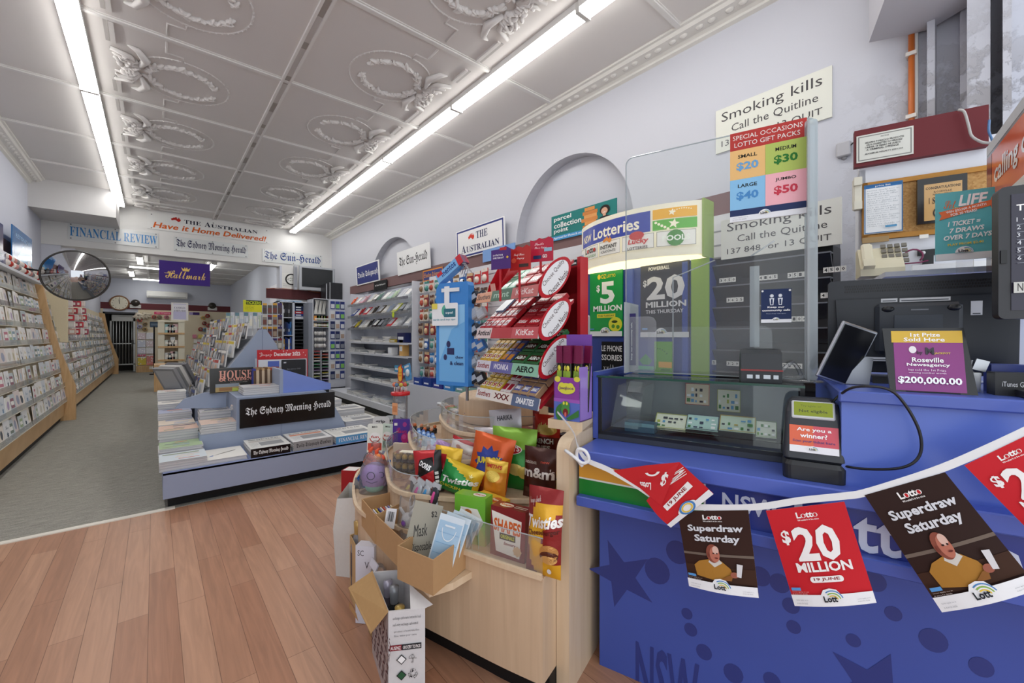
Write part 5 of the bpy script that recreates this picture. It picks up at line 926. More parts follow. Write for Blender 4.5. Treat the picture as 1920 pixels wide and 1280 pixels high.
for O, z in ((O0, ZT_[0]), (O1, ZT_[1]), (O2, ZT_[2]), (O3, ZT_[3])): part('rim', strip(O, z, z + .018, -.014, 'beech_pale'), cc, 'paler timber rim')
part('clear_guard', strip(O0, .47, .60, -.003, 'acrylic', i0=0, i1=13, lip=True), cc); part('clear_guard', strip(O1, .58, .672, -.003, 'acrylic', i0=14, lip=True), cc); part('clear_guard', strip(O2, .69, .80, -.003, 'acrylic', i0=10, lip=True), cc); part('clear_guard', strip(O3, .79, .885, -.003, 'acrylic', i0=6, lip=True), cc)
# ------------------------------------------------ packets
def bag(label, w, h, t, colfn, art, px, py, z, yaw=0, lean=0, roll=0, name='snack_packet', cat='snack packet', group=None, mat='foil', dz=0):
    if isinstance(px, tuple):
        x0, x1, n_ = px; q = onN((x0 + x1) / 2, py, n_); h = q.z - z; w = abs(onN(x1, py, n_).x - onN(x0, py, n_).x) * 1.04; P_ = wor(q.x, n_, z)
    else: P_ = None
    rng = random.Random(int(w * 9999 + py)); ph = [rng.uniform(0, 6.28) for _ in range(4)]
    def prof(u, v):
        e = min(1, v / .08, (1 - v) / .08); e = max(0, e); f = (1 - abs(2 * u - 1) ** 3) * math.sin(math.pi * min(1, max(0, v))) ** .55
        return t / 2 * f + (.004 * math.sin(9 * u + 7 * v + ph[0]) + .003 * math.sin(17 * v + 5 * u + ph[1])) * f
    def fr(x, zz, o=0): u, v = x / w, zz / h; pin = 1 - .05 * math.sin(math.pi * v); return (w * (.5 + (u - .5) * pin) - w / 2, -prof(u, v) - o - .0004, zz)
    b = MB(); b.grid(lambda u, v: fr(u * w, v * h), 14, 18, mat=mat, colfn=colfn); b.grid(lambda u, v: (lambda q: (q[0], -q[1], q[2]))(fr((1 - u) * w, v * h)), 8, 10, mat=mat, colfn=lambda u, v: colfn(1 - u, v))
    if art: art(Art(b, mat=mat, seg=.02, fn=lambda x, zz, o: fr(x, zz, .0012 + o)), w, h)
    p = P_ or onZ(px, py, z)
    return thing(name, b, label, cat, group, loc=(p.x, p.y, z + dz), rot=(lean, roll, CR + yaw))
def carton(label, w, d, h, col, art, px, py, z, yaw=0, lean=0, roll=0, name='snack_box', cat='snack box', top=None, side=None, mat='gloss', group=None, anchor=.5):
    p = onZ(px, py, z) if not isinstance(px, tuple) else wor(onN(px[0], py, px[1]).x, px[1], z); b = MB(); b.box(-w * anchor, 0, 0, w * (1 - anchor), d, h, col, mat)
    M = TR(-w * anchor, 0, 0)
    if art: art(Art(b, M, mat), w, h)
    if top: top(Art(b, M @ TR(0, 0, h) @ RX(-R90), mat), w, d)
    if side: side(Art(b, M @ TR(w, 0, 0) @ RZ(R90), mat), d, h)
    return thing(name, b, label, cat, group, loc=(p.x, p.y, z), rot=(lean, roll, CR + yaw))
Z0 = ZT_[0] + .001; Z1 = ZT_[1] + .001; Z2 = ZT_[2] + .001; Z3 = ZT_[3] + .001
# lowest step
def twb(A, w, h):
    A.text('Twisties', -.02 * w, .56 * h, 1.0 * w, .70 * h, '#f4f1ec', 'H', shear=.2, rot=.12); A.text('Cheeseburger', .08 * w, .47 * h, .98 * w, .545 * h, '#5a1f1a', 'B', rot=.14); A.ell(.72 * w, .30 * h, .24 * w, .09 * h, '#c58a4a'); A.ell(.72 * w, .26 * h, .24 * w, .06 * h, '#5a2a1c'); A.ell(.72 * w, .22 * h, .22 * w, .05 * h, '#d8a560'); A.ell(.72 * w, .05 * h + .01, .06 * w, .03 * h, '#e9e9e9')
    A.text('burger shack', .10 * w, .80 * h, .45 * w, .90 * h, '#e9d9d0', 'C', rot=.3)
def twc(u, v): d = math.hypot(u - .95, (v - .42) * 1.5); return '#e0a828' if .42 < d < .86 and v < .82 else '#8e2222'
bag('tall maroon and yellow packet of burger flavoured puffs beside the beech end panel', .135, .30, .07, twc, twb, 1018, 1078, Z0, yaw=.05, lean=-.1)
def shp(A, w, h):
    A.poly([(.02 * w, .90 * h), (.90 * w, .80 * h), (.86 * w, .06 * h), (.18 * w, .10 * h), (.14 * w, .3 * h)], '#efe9df'); A.text('SHAPES', .10 * w, .50 * h, .88 * w, .76 * h, '#d9662c', 'H', rot=-.03); A.rect(.28 * w, .36 * h, .74 * w, .49 * h, '#2b2420'); A.text('ORIGINALS', .31 * w, .385 * h, .71 * w, .465 * h, '#cfd23a', 'H'); A.text('Savoury', .40 * w, .25 * h, .74 * w, .33 * h, '#8a2a2a', 'B', shear=.2); A.star(.80 * w, .20 * h, .13 * w, '#d9b48a', .8, 8)
def shpt(A, w, h): A.ell(.35 * w, .5 * h, .2 * w, .3 * h, '#efe0c6'); A.text('Shapes', .18 * w, .35 * h, .52 * w, .65 * h, '#d9662c', 'H'); A.rect(.6 * w, .3 * h, .95 * w, .38 * h, '#e0c8b8'); A.rect(.6 * w, .5 * h, .95 * w, .58 * h, '#e0c8b8')
carton('dark red cracker box with big orange lettering on a white panel', .152, .062, .185, '#7e1f24', shp, 950, 1047, Z0, yaw=.02, lean=-.05, top=shpt)
carton('purple blue snack box lying flat behind the dark red cracker box', .15, .10, .10, '#3a3573', None, (960, .0), 950, Z0, top=lambda A, w, h: (A.ell(.7 * w, .5 * h, .2 * w, .3 * h, '#d9a23a'), A.text('Shapes', .56 * w, .35 * h, .86 * w, .62 * h, '#fff2d0', 'H'), A.text('crackers', .1 * w, .5 * h, .42 * w, .7 * h, '#cfc8e8', 'B')))
def grn(A, w, h): A.poly([(.2 * w, .75 * h), (.75 * w, .75 * h), (.95 * w, .5 * h), (.75 * w, .2 * h), (.2 * w, .2 * h)], '#efe9df'); A.text('SHAPES', .25 * w, .28 * h, .78 * w, .48 * h, '#c1612f', 'H'); A.rect(.35 * w, .5 * h, .65 * w, .6 * h, '#2b2420'); A.ell(.45 * w, .66 * h, .12 * w, .06 * h, '#b9743e')
carton('bright green cracker box left of the dark red one', .145, .06, .19, '#76b93a', grn, (880, -.075), 1018, Z0, yaw=.1, lean=-.02, top=lambda A, w, h: (A.ell(.7 * w, .5 * h, .2 * w, .3 * h, '#f3efe2'), A.text('Shapes', .55 * w, .36 * h, .86 * w, .62 * h, '#d0552b', 'H')))
carton('yellow cracker box lying behind the green one', .16, .09, .15, '#e0b53a', None, (903, .0), 930, Z0, yaw=-.2, top=lambda A, w, h: (A.ell(.75 * w, .5 * h, .16 * w, .3 * h, '#c1612f'), A.text('Shapes', .62 * w, .38 * h, .88 * w, .6 * h, '#fff2d0', 'H')))
# second step: bags of chips and chocolate
def smi(A, w, h):
    A.ell(.45 * w, .66 * h, .30 * w, .09 * h, '#f2f0ea', 20); A.ell(.45 * w, .66 * h, .28 * w, .08 * h, '#b8202b', 20); A.text("SMITH'S", .20 * w, .62 * h, .70 * w, .71 * h, '#f6f3ef', 'H', rot=.06); A.poly([(.36 * w, .57 * h), (.52 * w, .60 * h), (.46 * w, .50 * h)], '#e5cf45'); A.ell(.62 * w, .34 * h, .19 * w, .10 * h, '#e6cf72', 16); A.ell(.80 * w, .30 * h, .12 * w, .10 * h, '#dcc05e', 16); A.ell(.2 * w, .36 * h, .2 * w, .05 * h, '#a9783e'); A.text('chicken', .10 * w, .20 * h, .34 * w, .26 * h, '#d9e6d6', 'B', rot=-.2)
bag("tall green crinkle chip packet with a red oval badge", .165, .27, .075, lambda u, v: '#8cbf3f' if v > .78 - .15 * u else '#2f8a35', smi, (922, 1001, .27), 803, Z1, yaw=.05, lean=-.10, roll=-.02)
def jmb(A, w, h):
    A.star(.50 * w, .55 * h, .36 * w, '#2f3f8f', .72, 11); A.text('JUMBOY', .22 * w, .50 * h, .80 * w, .64 * h, '#e8d62f', 'H', rot=.16); A.rect(.55 * w, .16 * h, .78 * w, .32 * h, '#c9812f'); A.frame(.54 * w, .15 * h, .79 * w, .33 * h, .004, '#f2efe6'); A.text('chicken', .1 * w, .20 * h, .45 * w, .26 * h, '#f6e3d0', 'B', rot=-.25)
bag('orange snack packet with a blue starburst and yellow lettering', .175, .255, .08, lambda u, v: '#d3591f' if v > .12 else '#b3471a', jmb, (876, 942, .16), 815, Z1, yaw=.2, lean=-.12, roll=.16)
bag('plain orange chip packet tucked between the starburst packet and the green one', .10, .17, .06, lambda u, v: '#d98a2a' if v < .75 else '#e2b53c', lambda A, w, h: (A.ell(.5 * w, .6 * h, .3 * w, .14 * h, '#e6c558'), A.text("SMITH'S", .15 * w, .8 * h, .85 * w, .9 * h, '#c02a2a', 'H')), (905, 946, .12), 862, Z1, lean=-.08, roll=.05)
def mms(A, w, h): A.text('m&m', .02 * w, .42 * h, .98 * w, .62 * h, '#efe7df', 'H'); A.text("'s", .86 * w, .5 * h, .98 * w, .62 * h, '#efe7df', 'B'); A.text('CHOCOLATE', .05 * w, .68 * h, .45 * w, .73 * h, '#d9cabb', 'B'); A.text('new', .6 * w, .72 * h, .85 * w, .76 * h, '#c8503a', 'B'); A.rect(.1 * w, .12 * h, .9 * w, .22 * h, '#5d3a2c')
bag('dark brown chocolate packet with white lower case lettering', .125, .145, .05, lambda u, v: '#4a241b', mms, (981, 1040, .22), 840, Z1, lean=-.08)
bag('yellow chocolate packet half hidden behind the beech end panel', .07, .15, .04, lambda u, v: '#dfae22' if v > .3 else '#e7bd3a', lambda A, w, h: (A.text('sharepack', .1 * w, .4 * h, .9 * w, .48 * h, '#7a3f1a', 'B'), A.rect(.2 * w, .6 * h, .8 * w, .75 * h, '#c9652a')), (1036, 1066, .25), 846, Z1, lean=-.05)
def twg(A, w, h): A.text('Twisties', .02 * w, .38 * h, .96 * w, .58 * h, '#f3f4ef', 'H', shear=.25, rot=.2); A.text('CHICKEN', .05 * w, .18 * h, .6 * w, .27 * h, '#e8d43c', 'B', rot=.1); A.star(.75 * w, .75 * h, .07 * w, '#f3e6a0', .4, 5)
bag('green and yellow packet of chicken puffs leaning over the guard', .135, .205, .07, lambda u, v: '#e2bd2e' if v > .72 - .5 * (u - .5) or u > .86 else '#1f8a3c', twg, (824, 884, .07), 868, Z1, yaw=.35, lean=-.12, roll=.32)
def dor(A, w, h): A.poly([(.15 * w, .35 * h), (.8 * w, .55 * h), (.75 * w, .85 * h), (.3 * w, .8 * h)], '#191617'); A.text('DORIS', .3 * w, .6 * h, .72 * w, .72 * h, '#f1eeee', 'H', rot=-.5); A.rect(.82 * w, .08 * h, .92 * w, .5 * h, '#e9e6e4'); [A.rect(.80 * w, (.1 + .1 * i) * h, .95 * w, (.13 + .1 * i) * h, '#1b1718') for i in range(4)]
bag('red and black chip packet behind the ball shaped chocolates', .13, .20, .07, lambda u, v: '#b8242a' if u < .8 else '#151314', dor, (785, 826, .03), 845, Z1, yaw=.35, lean=-.08, roll=-.1)
bag('yellow and red packet of cheese puffs between the black and the green packets', .12, .20, .06, lambda u, v: '#e0b52c' if v > .62 + .2 * math.sin(4 * u) else '#b2222b', lambda A, w, h: A.text('Twisties', .1 * w, .36 * h, .98 * w, .54 * h, '#f3f1ee', 'H', shear=.2, rot=.1), (812, 853, .10), 838, Z1, yaw=.3, lean=-.1, roll=.10)
bag('white packet with a red top band behind the yellow and red puffs', .15, .17, .04, lambda u, v: '#b81f2a' if v > .84 else '#efe6e2', lambda A, w, h: (A.ell(.4 * w, .6 * h, .12 * w, .1 * h, '#d99a8a'), A.text('Snakes', .55 * w, .36 * h, .95 * w, .48 * h, '#b56a6a', 'C'), A.ell(.35 * w, .35 * h, .1 * w, .08 * h, '#c7d6b2')), (842, 884, .22), 822, Z2, lean=-.1, roll=.2)
def snk(A, w, h): A.text('Snaky', .12 * w, .30 * h, .9 * w, .52 * h, '#b03a5c', 'C', rot=.08); A.text('HARIKA', .3 * w, .78 * h, .78 * w, .88 * h, '#4b4b50', 'B', rot=.05)
bag('white sweets packet with plum script lettering under the chocolate stand', .13, .17, .04, lambda u, v: '#e9e2e4' if v < .6 else '#c7c6ca', snk, (922, 982, .34), 768, Z2, lean=-.1, roll=-.14)
bag('pale packet lying behind the orange starburst packet', .16, .10, .03, lambda u, v: '#e6dfe2', lambda A, w, h: A.ell(.85 * w, .4 * h, .06 * w, .3 * h, '#c58a95'), (890, 940, .30), 802, Z2, lean=-.1, roll=-.1)
def frf(A, w, h): A.text('FRENCH', .06 * w, .34 * h, .82 * w, .46 * h, '#f2efe9', 'H', rot=.04); A.text('FRIES', .08 * w, .18 * h, .72 * w, .30 * h, '#f2efe9', 'H', rot=.04); A.ell(.55 * w, .66 * h, .38 * w, .12 * h, '#e3c060'); [A.rect((.2 + .06 * i) * w, .62 * h, (.235 + .06 * i) * w, (.76 + .03 * (i % 3)) * h, '#e8cd7a') for i in range(10)]
bag('red potato straw packet with white capitals under the chocolate stand', .115, .15, .05, lambda u, v: '#c5301f' if v > .5 else '#6b2420', frf, (1000, 1048, .46), 778, Z2, lean=-.08)
b = MB(); b.box(0, 0, 0, .09, .06, .12, '#3b2a2c', 'gloss'); A = Art(b, mat='gloss'); A.text('Nu', .01, .075, .06, .10, '#b9a79a', 'B'); A.text('Shop', .01, .035, .08, .065, '#b9a79a', 'B'); A.ell(.03, .014, .014, .012, '#d8402f'); A.ell(.05, .014, .014, .012, '#e8a52c'); p = wor(onN(1046, 830, .49).x, .49, Z2); thing('snack_box', b, 'dark box with grey lettering below the snake covered carton', 'snack box', loc=p, rot=CR)
# chocolate balls in clear boxes
for k in range(3):
    p = onZ(768, 898, Z1); t = empty('chocolate_box', (p.x, p.y, Z1 + .047 * k), CR + .35, '%s clear box of gold wrapped chocolate balls in the pile' % ['lowest', 'middle', 'topmost'][k], 'chocolate box', 'clear boxes of gold chocolates')
    for i in range(4):
        for j in range(2): b = MB(); b.ball((-.052 + .035 * i, -.018 + .036 * j, .021), .016, '#c09a3e' if (i + j) % 2 else '#a8802c', 'foil', 10); b.lathe([(.012, 0), (.018, .012)], '#4a2a18', 'paper', 10, TR(-.052 + .035 * i, -.018 + .036 * j, .002)); part('chocolate', b, t)
    b = MB(); b.box(-.073, -.038, 0, .073, .038, .045, '#ffffff', 'film'); b.box(-.05, -.02, .0452, .05, .02, .0458, '#efe6d0'); part('clear_lid', b, t)
# purple chocolate box, kinder style packs, plush toy, blue carton
def ros(A, w, h): A.text('Roses', .18 * w, .48 * h, .80 * w, .68 * h, '#d0305f', 'C'); A.ell(.68 * w, .80 * h, .12 * w, .09 * h, '#a5378c'); A.ell(.72 * w, .30 * h, .24 * w, .18 * h, '#b02a78'); A.ell(.66 * w, .34 * h, .12 * w, .09 * h, '#c54a92'); A.rect(.08 * w, .76 * h, .26 * w, .86 * h, '#efe9e2'); [A.ell((.2 + .12 * i) * w, (.10 + .03 * (i % 2)) * h, .03 * w, .02 * h, '#d9a23a', 8) for i in range(6)]
carton('upright purple chocolate gift box with pink script lettering', .115, .05, .175, '#4c2d92', ros, 752, 836, Z1, yaw=.55, lean=-.1, name='chocolate_gift_box', cat='gift box')
b = MB(); b.box(0, 0, 0, .09, .07, .05, '#6a2f6e', 'gloss'); b.box(0, -.001, .015, .09, 0, .035, '#d9d0c2'); b.box(.01, -.0015, .0, .08, .0, .012, '#c03a2a'); p = onZ(744, 880, Z1); thing('sweets_carton', b, 'small purple carton beside the clear chocolate boxes', 'carton', loc=p, rot=CR + .3)
b = MB(); b.box(0, 0, 0, .15, .02, .09, '#cdbfae', 'board'); p = onZ(731, 862, Z1); thing('card_divider', b, 'greyish card divider in front of the purple gift box', 'divider', loc=(p.x + .03, p.y + .02, Z1), rot=CR + .3)
# toy egg cards standing at the end of the lowest step
def blister(label, px, py, z, c1, c2, w=.10, h=.19, yaw=.55, roll=0):
    b = MB(); b.prism(rrect(-w / 2, 0, w / 2, h, .015), 0, .004, 'y', c1, 'gloss'); A = Art(b, mat='gloss'); A.rect(-w * .45, .02, w * .45, h * .35, c2); A.ell(0, h * .55, w * .35, h * .16, '#f4f4f0'); A.ring(0, h * .55, w * .30, w * .36, '#c8463a', 3.3, 6.1); A.text('fun', -w * .25, h * .52, w * .25, h * .60, '#c23a2e', 'B'); A.text('MIO', -w * .2, h * .86, w * .15, h * .92, '#2a2a2c', 'B')
    b.ball((w * .1, -.008, h * .3), (w * .3, .025, h * .16), '#ffffff', 'film', 12); p = onZ(px, py, z)
    return thing('toy_egg_card', b, label, 'toy card', 'toy egg cards at the end of the counter', loc=p, rot=(-.1, roll, CR + yaw))
blister('pale toy egg card at the left with a red half circle', 702, 850, Z0 + .08, '#e9ece2', '#d8503e'); blister('pale green toy egg card leaning in front of the orange rimmed one', 722, 845, Z0 + .07, '#d5e6d8', '#a9cfc0', .09, .18, .5, .1)
for k, (px, py, c) in enumerate(((714, 788, '#d9dcdc'), (735, 786, '#c9d0d2'))):
    p = onZ(px, py + 30, Z1 + .02); b = MB(); b.prism(rrect(-.06, 0, .06, .14, .03), 0, .004, 'y', c, 'gloss'); A = Art(b, mat='gloss'); A.text('grip', -.04, .09, .03, .115, '#2b2b2d', 'H'); A.rect(-.05, .0, .05, .045, '#d9781f'); A.ell(.035, .06, .01, .01, '#2b2b2d', 8); thing('toy_egg_card', b, 'grey toy card with an orange base, %s of the pair behind the purple gift box' % ['left', 'right'][k], 'toy card', 'toy egg cards at the end of the counter', loc=p, rot=(-.05, 0, CR + .5))
b = MB(); rr = random.Random(2)
b.ball((0, 0, .06), (.075, .05, .055), '#e9e2de', 'film', 14)
for i in range(8): b.ball((rr.uniform(-.045, .045), rr.uniform(-.03, .03), rr.uniform(.04, .09)), (.03, .016, .02), rr.choice(['#e8552c', '#ef6f35', '#d94a2a', '#f08a3a']), 'plastic', 8)
for s in (-.03, .02): b.tube([(s, 0, .08), (s + .01, -.01, .12), (s + .02, 0, .135)], [.014, .010, .003], '#e8552c', 'plastic', 8)
p = onZ(702, 882, Z0 + .10); thing('toy_packet', b, 'clear bag of bright orange toys at the end of the counter', 'toy packet', loc=(p.x, p.y, Z0 + .095), rot=CR)
b = MB(); b.ball((0, 0, .03), (.075, .05, .035), '#b9a7dc', 'foil', 12); b.ball((.02, -.02, .055), (.05, .04, .02), '#e7e2ee', 'film', 10); thing('toy_packet', b, 'lilac toy packet under the clear bag of orange toys', 'toy packet', loc=(p.x, p.y, Z0 + .04), rot=CR)
p = onZ(690, 915, Z0); b = MB(); w, d, h = .14, .12, .085
b.box(-w / 2, 0, 0, w / 2, .003, h * .6, '#2f6fbf', 'gloss'); b.prism([(0, 0), (d, 0), (d, h * 1.4), (0, h * .6)], w / 2 - .003, w / 2, 'x', '#2f6fbf', 'gloss'); b.prism([(0, 0), (d, 0), (d, h * 1.4), (0, h * .6)], -w / 2, -w / 2 + .003, 'x', '#2f6fbf', 'gloss'); b.box(-w / 2, 0, 0, w / 2, d, .003, '#2a62ab', 'gloss'); b.box(-w / 2, d - .003, 0, w / 2, d, h * 1.5, '#2f6fbf', 'gloss'); thing('display_carton', b, 'open blue display carton under the toy packets', 'carton', loc=p, rot=CR + .3)
# plush toy in a clear bag
p = onZ(700, 918, Z0); t = empty('plush_toy', (p.x, p.y - .02, Z0), CR + .6, 'round lilac plush toy with glasses in a clear bag', 'plush toy')
b = MB(); b.ball((0, 0, .085), (.072, .06, .072), '#b79ad6', 'cloth', 18); b.ball((0, 0, .025), (.052, .045, .03), '#8fc4b2', 'cloth', 14); b.ball((-.05, 0, .05), (.02, .02, .026), '#b79ad6', 'cloth', 8); b.ball((.05, 0, .05), (.02, .02, .026), '#b79ad6', 'cloth', 8); part('body', b, t)
b = MB()
for x, r in ((-.005, .020), (.045, .015)): b.tube([(x + r * math.cos(a), -.060 + abs(x) * .35, .10 + r * math.sin(a)) for a in [i * math.pi / 8 for i in range(16)]], .0022, '#3a2a5c', 'plastic', 5, closed=True)
b.tube([(-.03, -.058, .072), (.0, -.062, .062), (.03, -.058, .07)], .0018, '#5a3f86', 'plastic', 5); part('spectacles', b, t, 'thin dark glasses and smile')
b = MB(); b.grid(lambda u, v: ((.082 + .004 * math.sin(9 * v)) * math.cos(u * 6.2832) * (1 - max(0, v - .6) * 1.5), .068 * math.sin(u * 6.2832) * (1 - max(0, v - .6) * 1.5), .005 + v * .19 + .008 * math.sin(u * 19)), 20, 8, '#ffffff', 'film'); part('clear_bag', b, t)
# bottles and mini spray cans in the third step
for i in range(8):
    px, py = 776 + i % 4 * 9 + (i // 4) * 8, 822 + i % 4 * 3.5 - (i // 4) * 2 ; p = onZ(px + 4, py + 6, Z2 + .012); b = MB(); blue = i >= 4
    M = RZ(.9) @ RX(-1.25)
    b.lathe([(0, 0), (.012, 0), (.0125, .004), (.0125, .055), (.010, .06)], '#d8dde6' if not blue else '#8fb2dc', 'gloss', 12, M); b.lathe([(.0127, .014), (.0127, .03)], '#e2d44a' if not blue else '#3f78bf', 'gloss', 12, M); b.lathe([(.010, .06), (.011, .062), (.011, .08), (0, .082)], '#cfd3da' if not blue else '#2f62a8', 'plastic', 12, M)
    thing('candy_spray', b, '%s candy spray tube lying in the third step' % ('white and yellow' if not blue else 'blue'), 'candy tube', '%s candy tubes in the third step' % ('white and yellow' if not blue else 'blue'), loc=(p.x, p.y, Z2 + .014 + (.022 if blue else 0)), rot=CR)
for i in range(7):
    p = onZ(778 + i * 6.2, 800 + (i % 2) * 6 + i * .6, Z2 + .03); b = MB(); b.lathe([(.0, -.03), (.014, -.028), (.015, 0), (.009, .004)], '#17171a', 'gloss', 10); b.ball((0, 0, .012), .012, ['#d2703a', '#b7a493', '#c98a6a'][i % 3], 'gloss', 8); thing('roller_candy', b, 'black roller candy bottle with a coloured ball in the third step', 'candy bottle', 'black roller candies in the third step', loc=(p.x, p.y, Z2 + .031), rot=CR)
for k, (px, py, c, l) in enumerate(((800, 862, '#d9cfe2', 'pale lilac'), (818, 850, '#a678b8', 'purple'), (795, 845, '#b9cfe6', 'pale blue'))):
    bag('%s sweets packet lying in the third step' % l, .09, .07, .03, lambda u, v, c=c: c, None, px, py, Z2 + .01, lean=-.9, roll=.2, name='sweets_packet', cat='sweets packet', dz=.01)
# shelf bars at the top step and cellophane packs
bag('purple chocolate block lying on the top step', .11, .07, .02, lambda u, v: '#3f2a7a', lambda A, w, h: A.text('Dairy', .15 * w, .3 * h, .8 * w, .7 * h, '#dcd8ea', 'C'), 884, 778, Z3 + .055, lean=-1.0, roll=.1, name='chocolate_block', cat='chocolate block')
bag('dark purple chocolate block leaning behind the flat one', .09, .09, .02, lambda u, v: '#2d2058', None, 905, 786, Z3 + .02, lean=-.6, roll=-.1, name='chocolate_block', cat='chocolate block')
for i in range(9):
    p = onZ(868 + (i % 3) * 16, 812 + (i % 3) * 5, Z3); b = MB(); b.box(-.05, 0, 0, .05, .02, .010, '#c8a98a' if i % 2 else '#b8947a', 'foil'); b.box(-.03, .002, .0101, .03, .018, .0108, '#e9dcc8'); thing('wafer_bar', b, 'tan wafer bar in the %s layer behind the top guard' % ['lowest', 'middle', 'upper'][i // 3], 'bar', 'tan wafer bars behind the top guard, %s layer' % ['lowest', 'middle', 'upper'][i // 3], loc=(p.x + .01, p.y + .03, Z3 + .011 * (i // 3)), rot=CR - .35)
for i in range(8):
    p = onZ(822 + i * 5.2, 762 + i * 2.6, Z3); b = MB(); M = RY(R90); b.lathe([(0, 0), (.014, .002), (.014, .07), (0, .072)], ['#c5c9cc', '#d8d3d0', '#b6bcc2', '#c2433f', '#7faa6a'][i % 5], 'foil', 10, M); thing('candy_roll', b, '%s foil candy roll behind the top guard' % ['silver', 'pale', 'steel grey', 'red', 'green'][i % 5], 'candy roll', 'foil candy rolls behind the top guard, %s' % ['silver', 'pale', 'steel', 'red', 'green'][i % 5], loc=(p.x, p.y + .02, Z3 + .016), rot=CR + .9 + .1 * i)
# lollipop stand
p = onZ(752, 800, Z2); q = onD(752, 737, math.hypot(p.x, p.y) * .92)
t = empty('lollipop_stand', (p.x + .02, p.y + .05, Z2), CR, 'red and clear lollipop stand with a flame shaped sign', 'lollipop stand'); hz = 1.0 - Z2
hz = onD(752, 737, (p.x + .02) * ST + (p.y + .05) * CT).z - Z2
b = MB(); b.lathe([(.0, hz - .012), (.062, hz - .012), (.065, hz - .008), (.065, hz + .008), (.06, hz + .012), (0, hz + .012)], '#c9242b', 'gloss', 24); part('disc', b, t); b = MB(); b.lathe([(0, 0), (.055, 0), (.055, .012), (0, .014)], '#c9242b', 'gloss', 24); part('base', b, t)
b = MB(); b.lathe([(.05, .012), (.05, hz - .012)], '#ffffff', 'film', 24); part('clear_tube', b, t); b = MB(); b.box(-.025, -.052, .08, .025, -.050, .16, '#e5a77a'); b.box(-.02, -.0525, .1, .02, -.052, .14, '#d08a5c'); part('label_card', b, t)
cols = ['#c9543f', '#4b8a6a', '#d8a23c', '#b23a64', '#a9743c', '#7a2f2a', '#d97a5a', '#557a9a', '#c2b04a']
for i in range(9):
    a = i * .7; x, y = .042 * math.cos(a), .042 * math.sin(a); b = MB(); b.tube([(x, y, hz + .01), (x, y, hz + .05)], .0022, '#f1efe9', 'plastic', 5); b.ball((x, y, hz + .062), .0145, cols[i], 'gloss', 10)
    o = thing('lollipop', b, 'lollipop with a %s wrapper stuck in the red stand' % ['coral', 'green', 'amber', 'raspberry', 'toffee', 'dark brown', 'peach', 'slate blue', 'mustard'][i], 'lollipop', loc=t.location, rot=CR)
b = MB(); b.tube([(0, 0, hz), (0, 0, hz + .09)], .005, '#b3242b', 'plastic', 6); fl_ = [(0, -.01), (.016, .0), (.022, .03), (.019, .06), (.022, .08), (.012, .085), (.006, .105), (-.008, .092), (-.018, .088), (-.016, .065), (-.022, .035), (-.016, .0)]
b.prism([(x * 1.15, hz + .085 + z * 1.1) for x, z in fl_], -.004, 0, 'y', '#b3242b', 'gloss'); A = Art(b, mat='gloss', y=-.004); A.poly([(x * .85, hz + .09 + z * .98) for x, z in fl_], '#eab12c'); A.text('Chup', -.014, hz + .135, .014, hz + .148, '#b3242b', 'C', rot=.2); A.text('Chup', -.014, hz + .115, .014, hz + .128, '#b3242b', 'C', rot=.2); part('flame_sign', b, t, 'yellow flame shaped sign with a red border')
# ------------------------------------------------ chocolate stand
cr = math.radians(-94.6); XA = Vector((math.cos(cr), math.sin(cr), 0)); YA = Vector((-XA.y, XA.x, 0)); WS = .5
PR = onD(1011, 768, 1.75); PR.z = 0; PL = PR - XA * WS
t = empty('chocolate_stand', (PL.x, PL.y, Z3), cr, 'red four tier chocolate display stand with white oval end plates', 'display stand')
zs_ = [.998, 1.138, 1.30, 1.478]; SH = .052
b = MB(); b.box(.03, .26, .16, WS - .01, .28, 1.62 - Z3, '#8e1a22', 'gloss'); b.box(.0, .24, .16, .02, .29, 1.55 - Z3, '#a11f27', 'gloss'); b.box(WS - .02, .24, .16, WS, .29, 1.66 - Z3, '#b5262e', 'gloss'); b.box(.12, .27, 0, .15, .29, .2, '#8e1a22', 'gloss'); b.box(.06, .18, 0, .22, .27, .03, '#8e1a22', 'gloss'); part('back_panel', b, t)
strips = [[('#e6e2df', .0, .28, 'Soothers', '#8f1f24'), ('#e7dfd8', .28, .62, 'XXX', '#6a1c22'), ('#5b6b8c', .62, 1, 'SMARTIES', '#eef0f5')], [('#d8d5de', 0, .26, 'Soothers', '#8f1f24'), ('#6b6aa5', .26, .62, 'WONKA', '#e9e7f2'), ('#8fc3a9', .62, 1, 'AERO', '#1c2f2a')], [('#e3cfcd', 0, .28, 'Anticol', '#33272a'), ('#b8343c', .28, .62, '', '#ffffff'), ('#c8545a', .62, 1, 'KitKat', '#f5e3e2')], [('#d99a78', 0, .28, 'Soothers', '#4a2a22'), ('#3f6b55', .28, .62, 'mint', '#a9c9b6'), ('#c46a68', .62, 1, 'KitKat', '#f0d5d2')]]
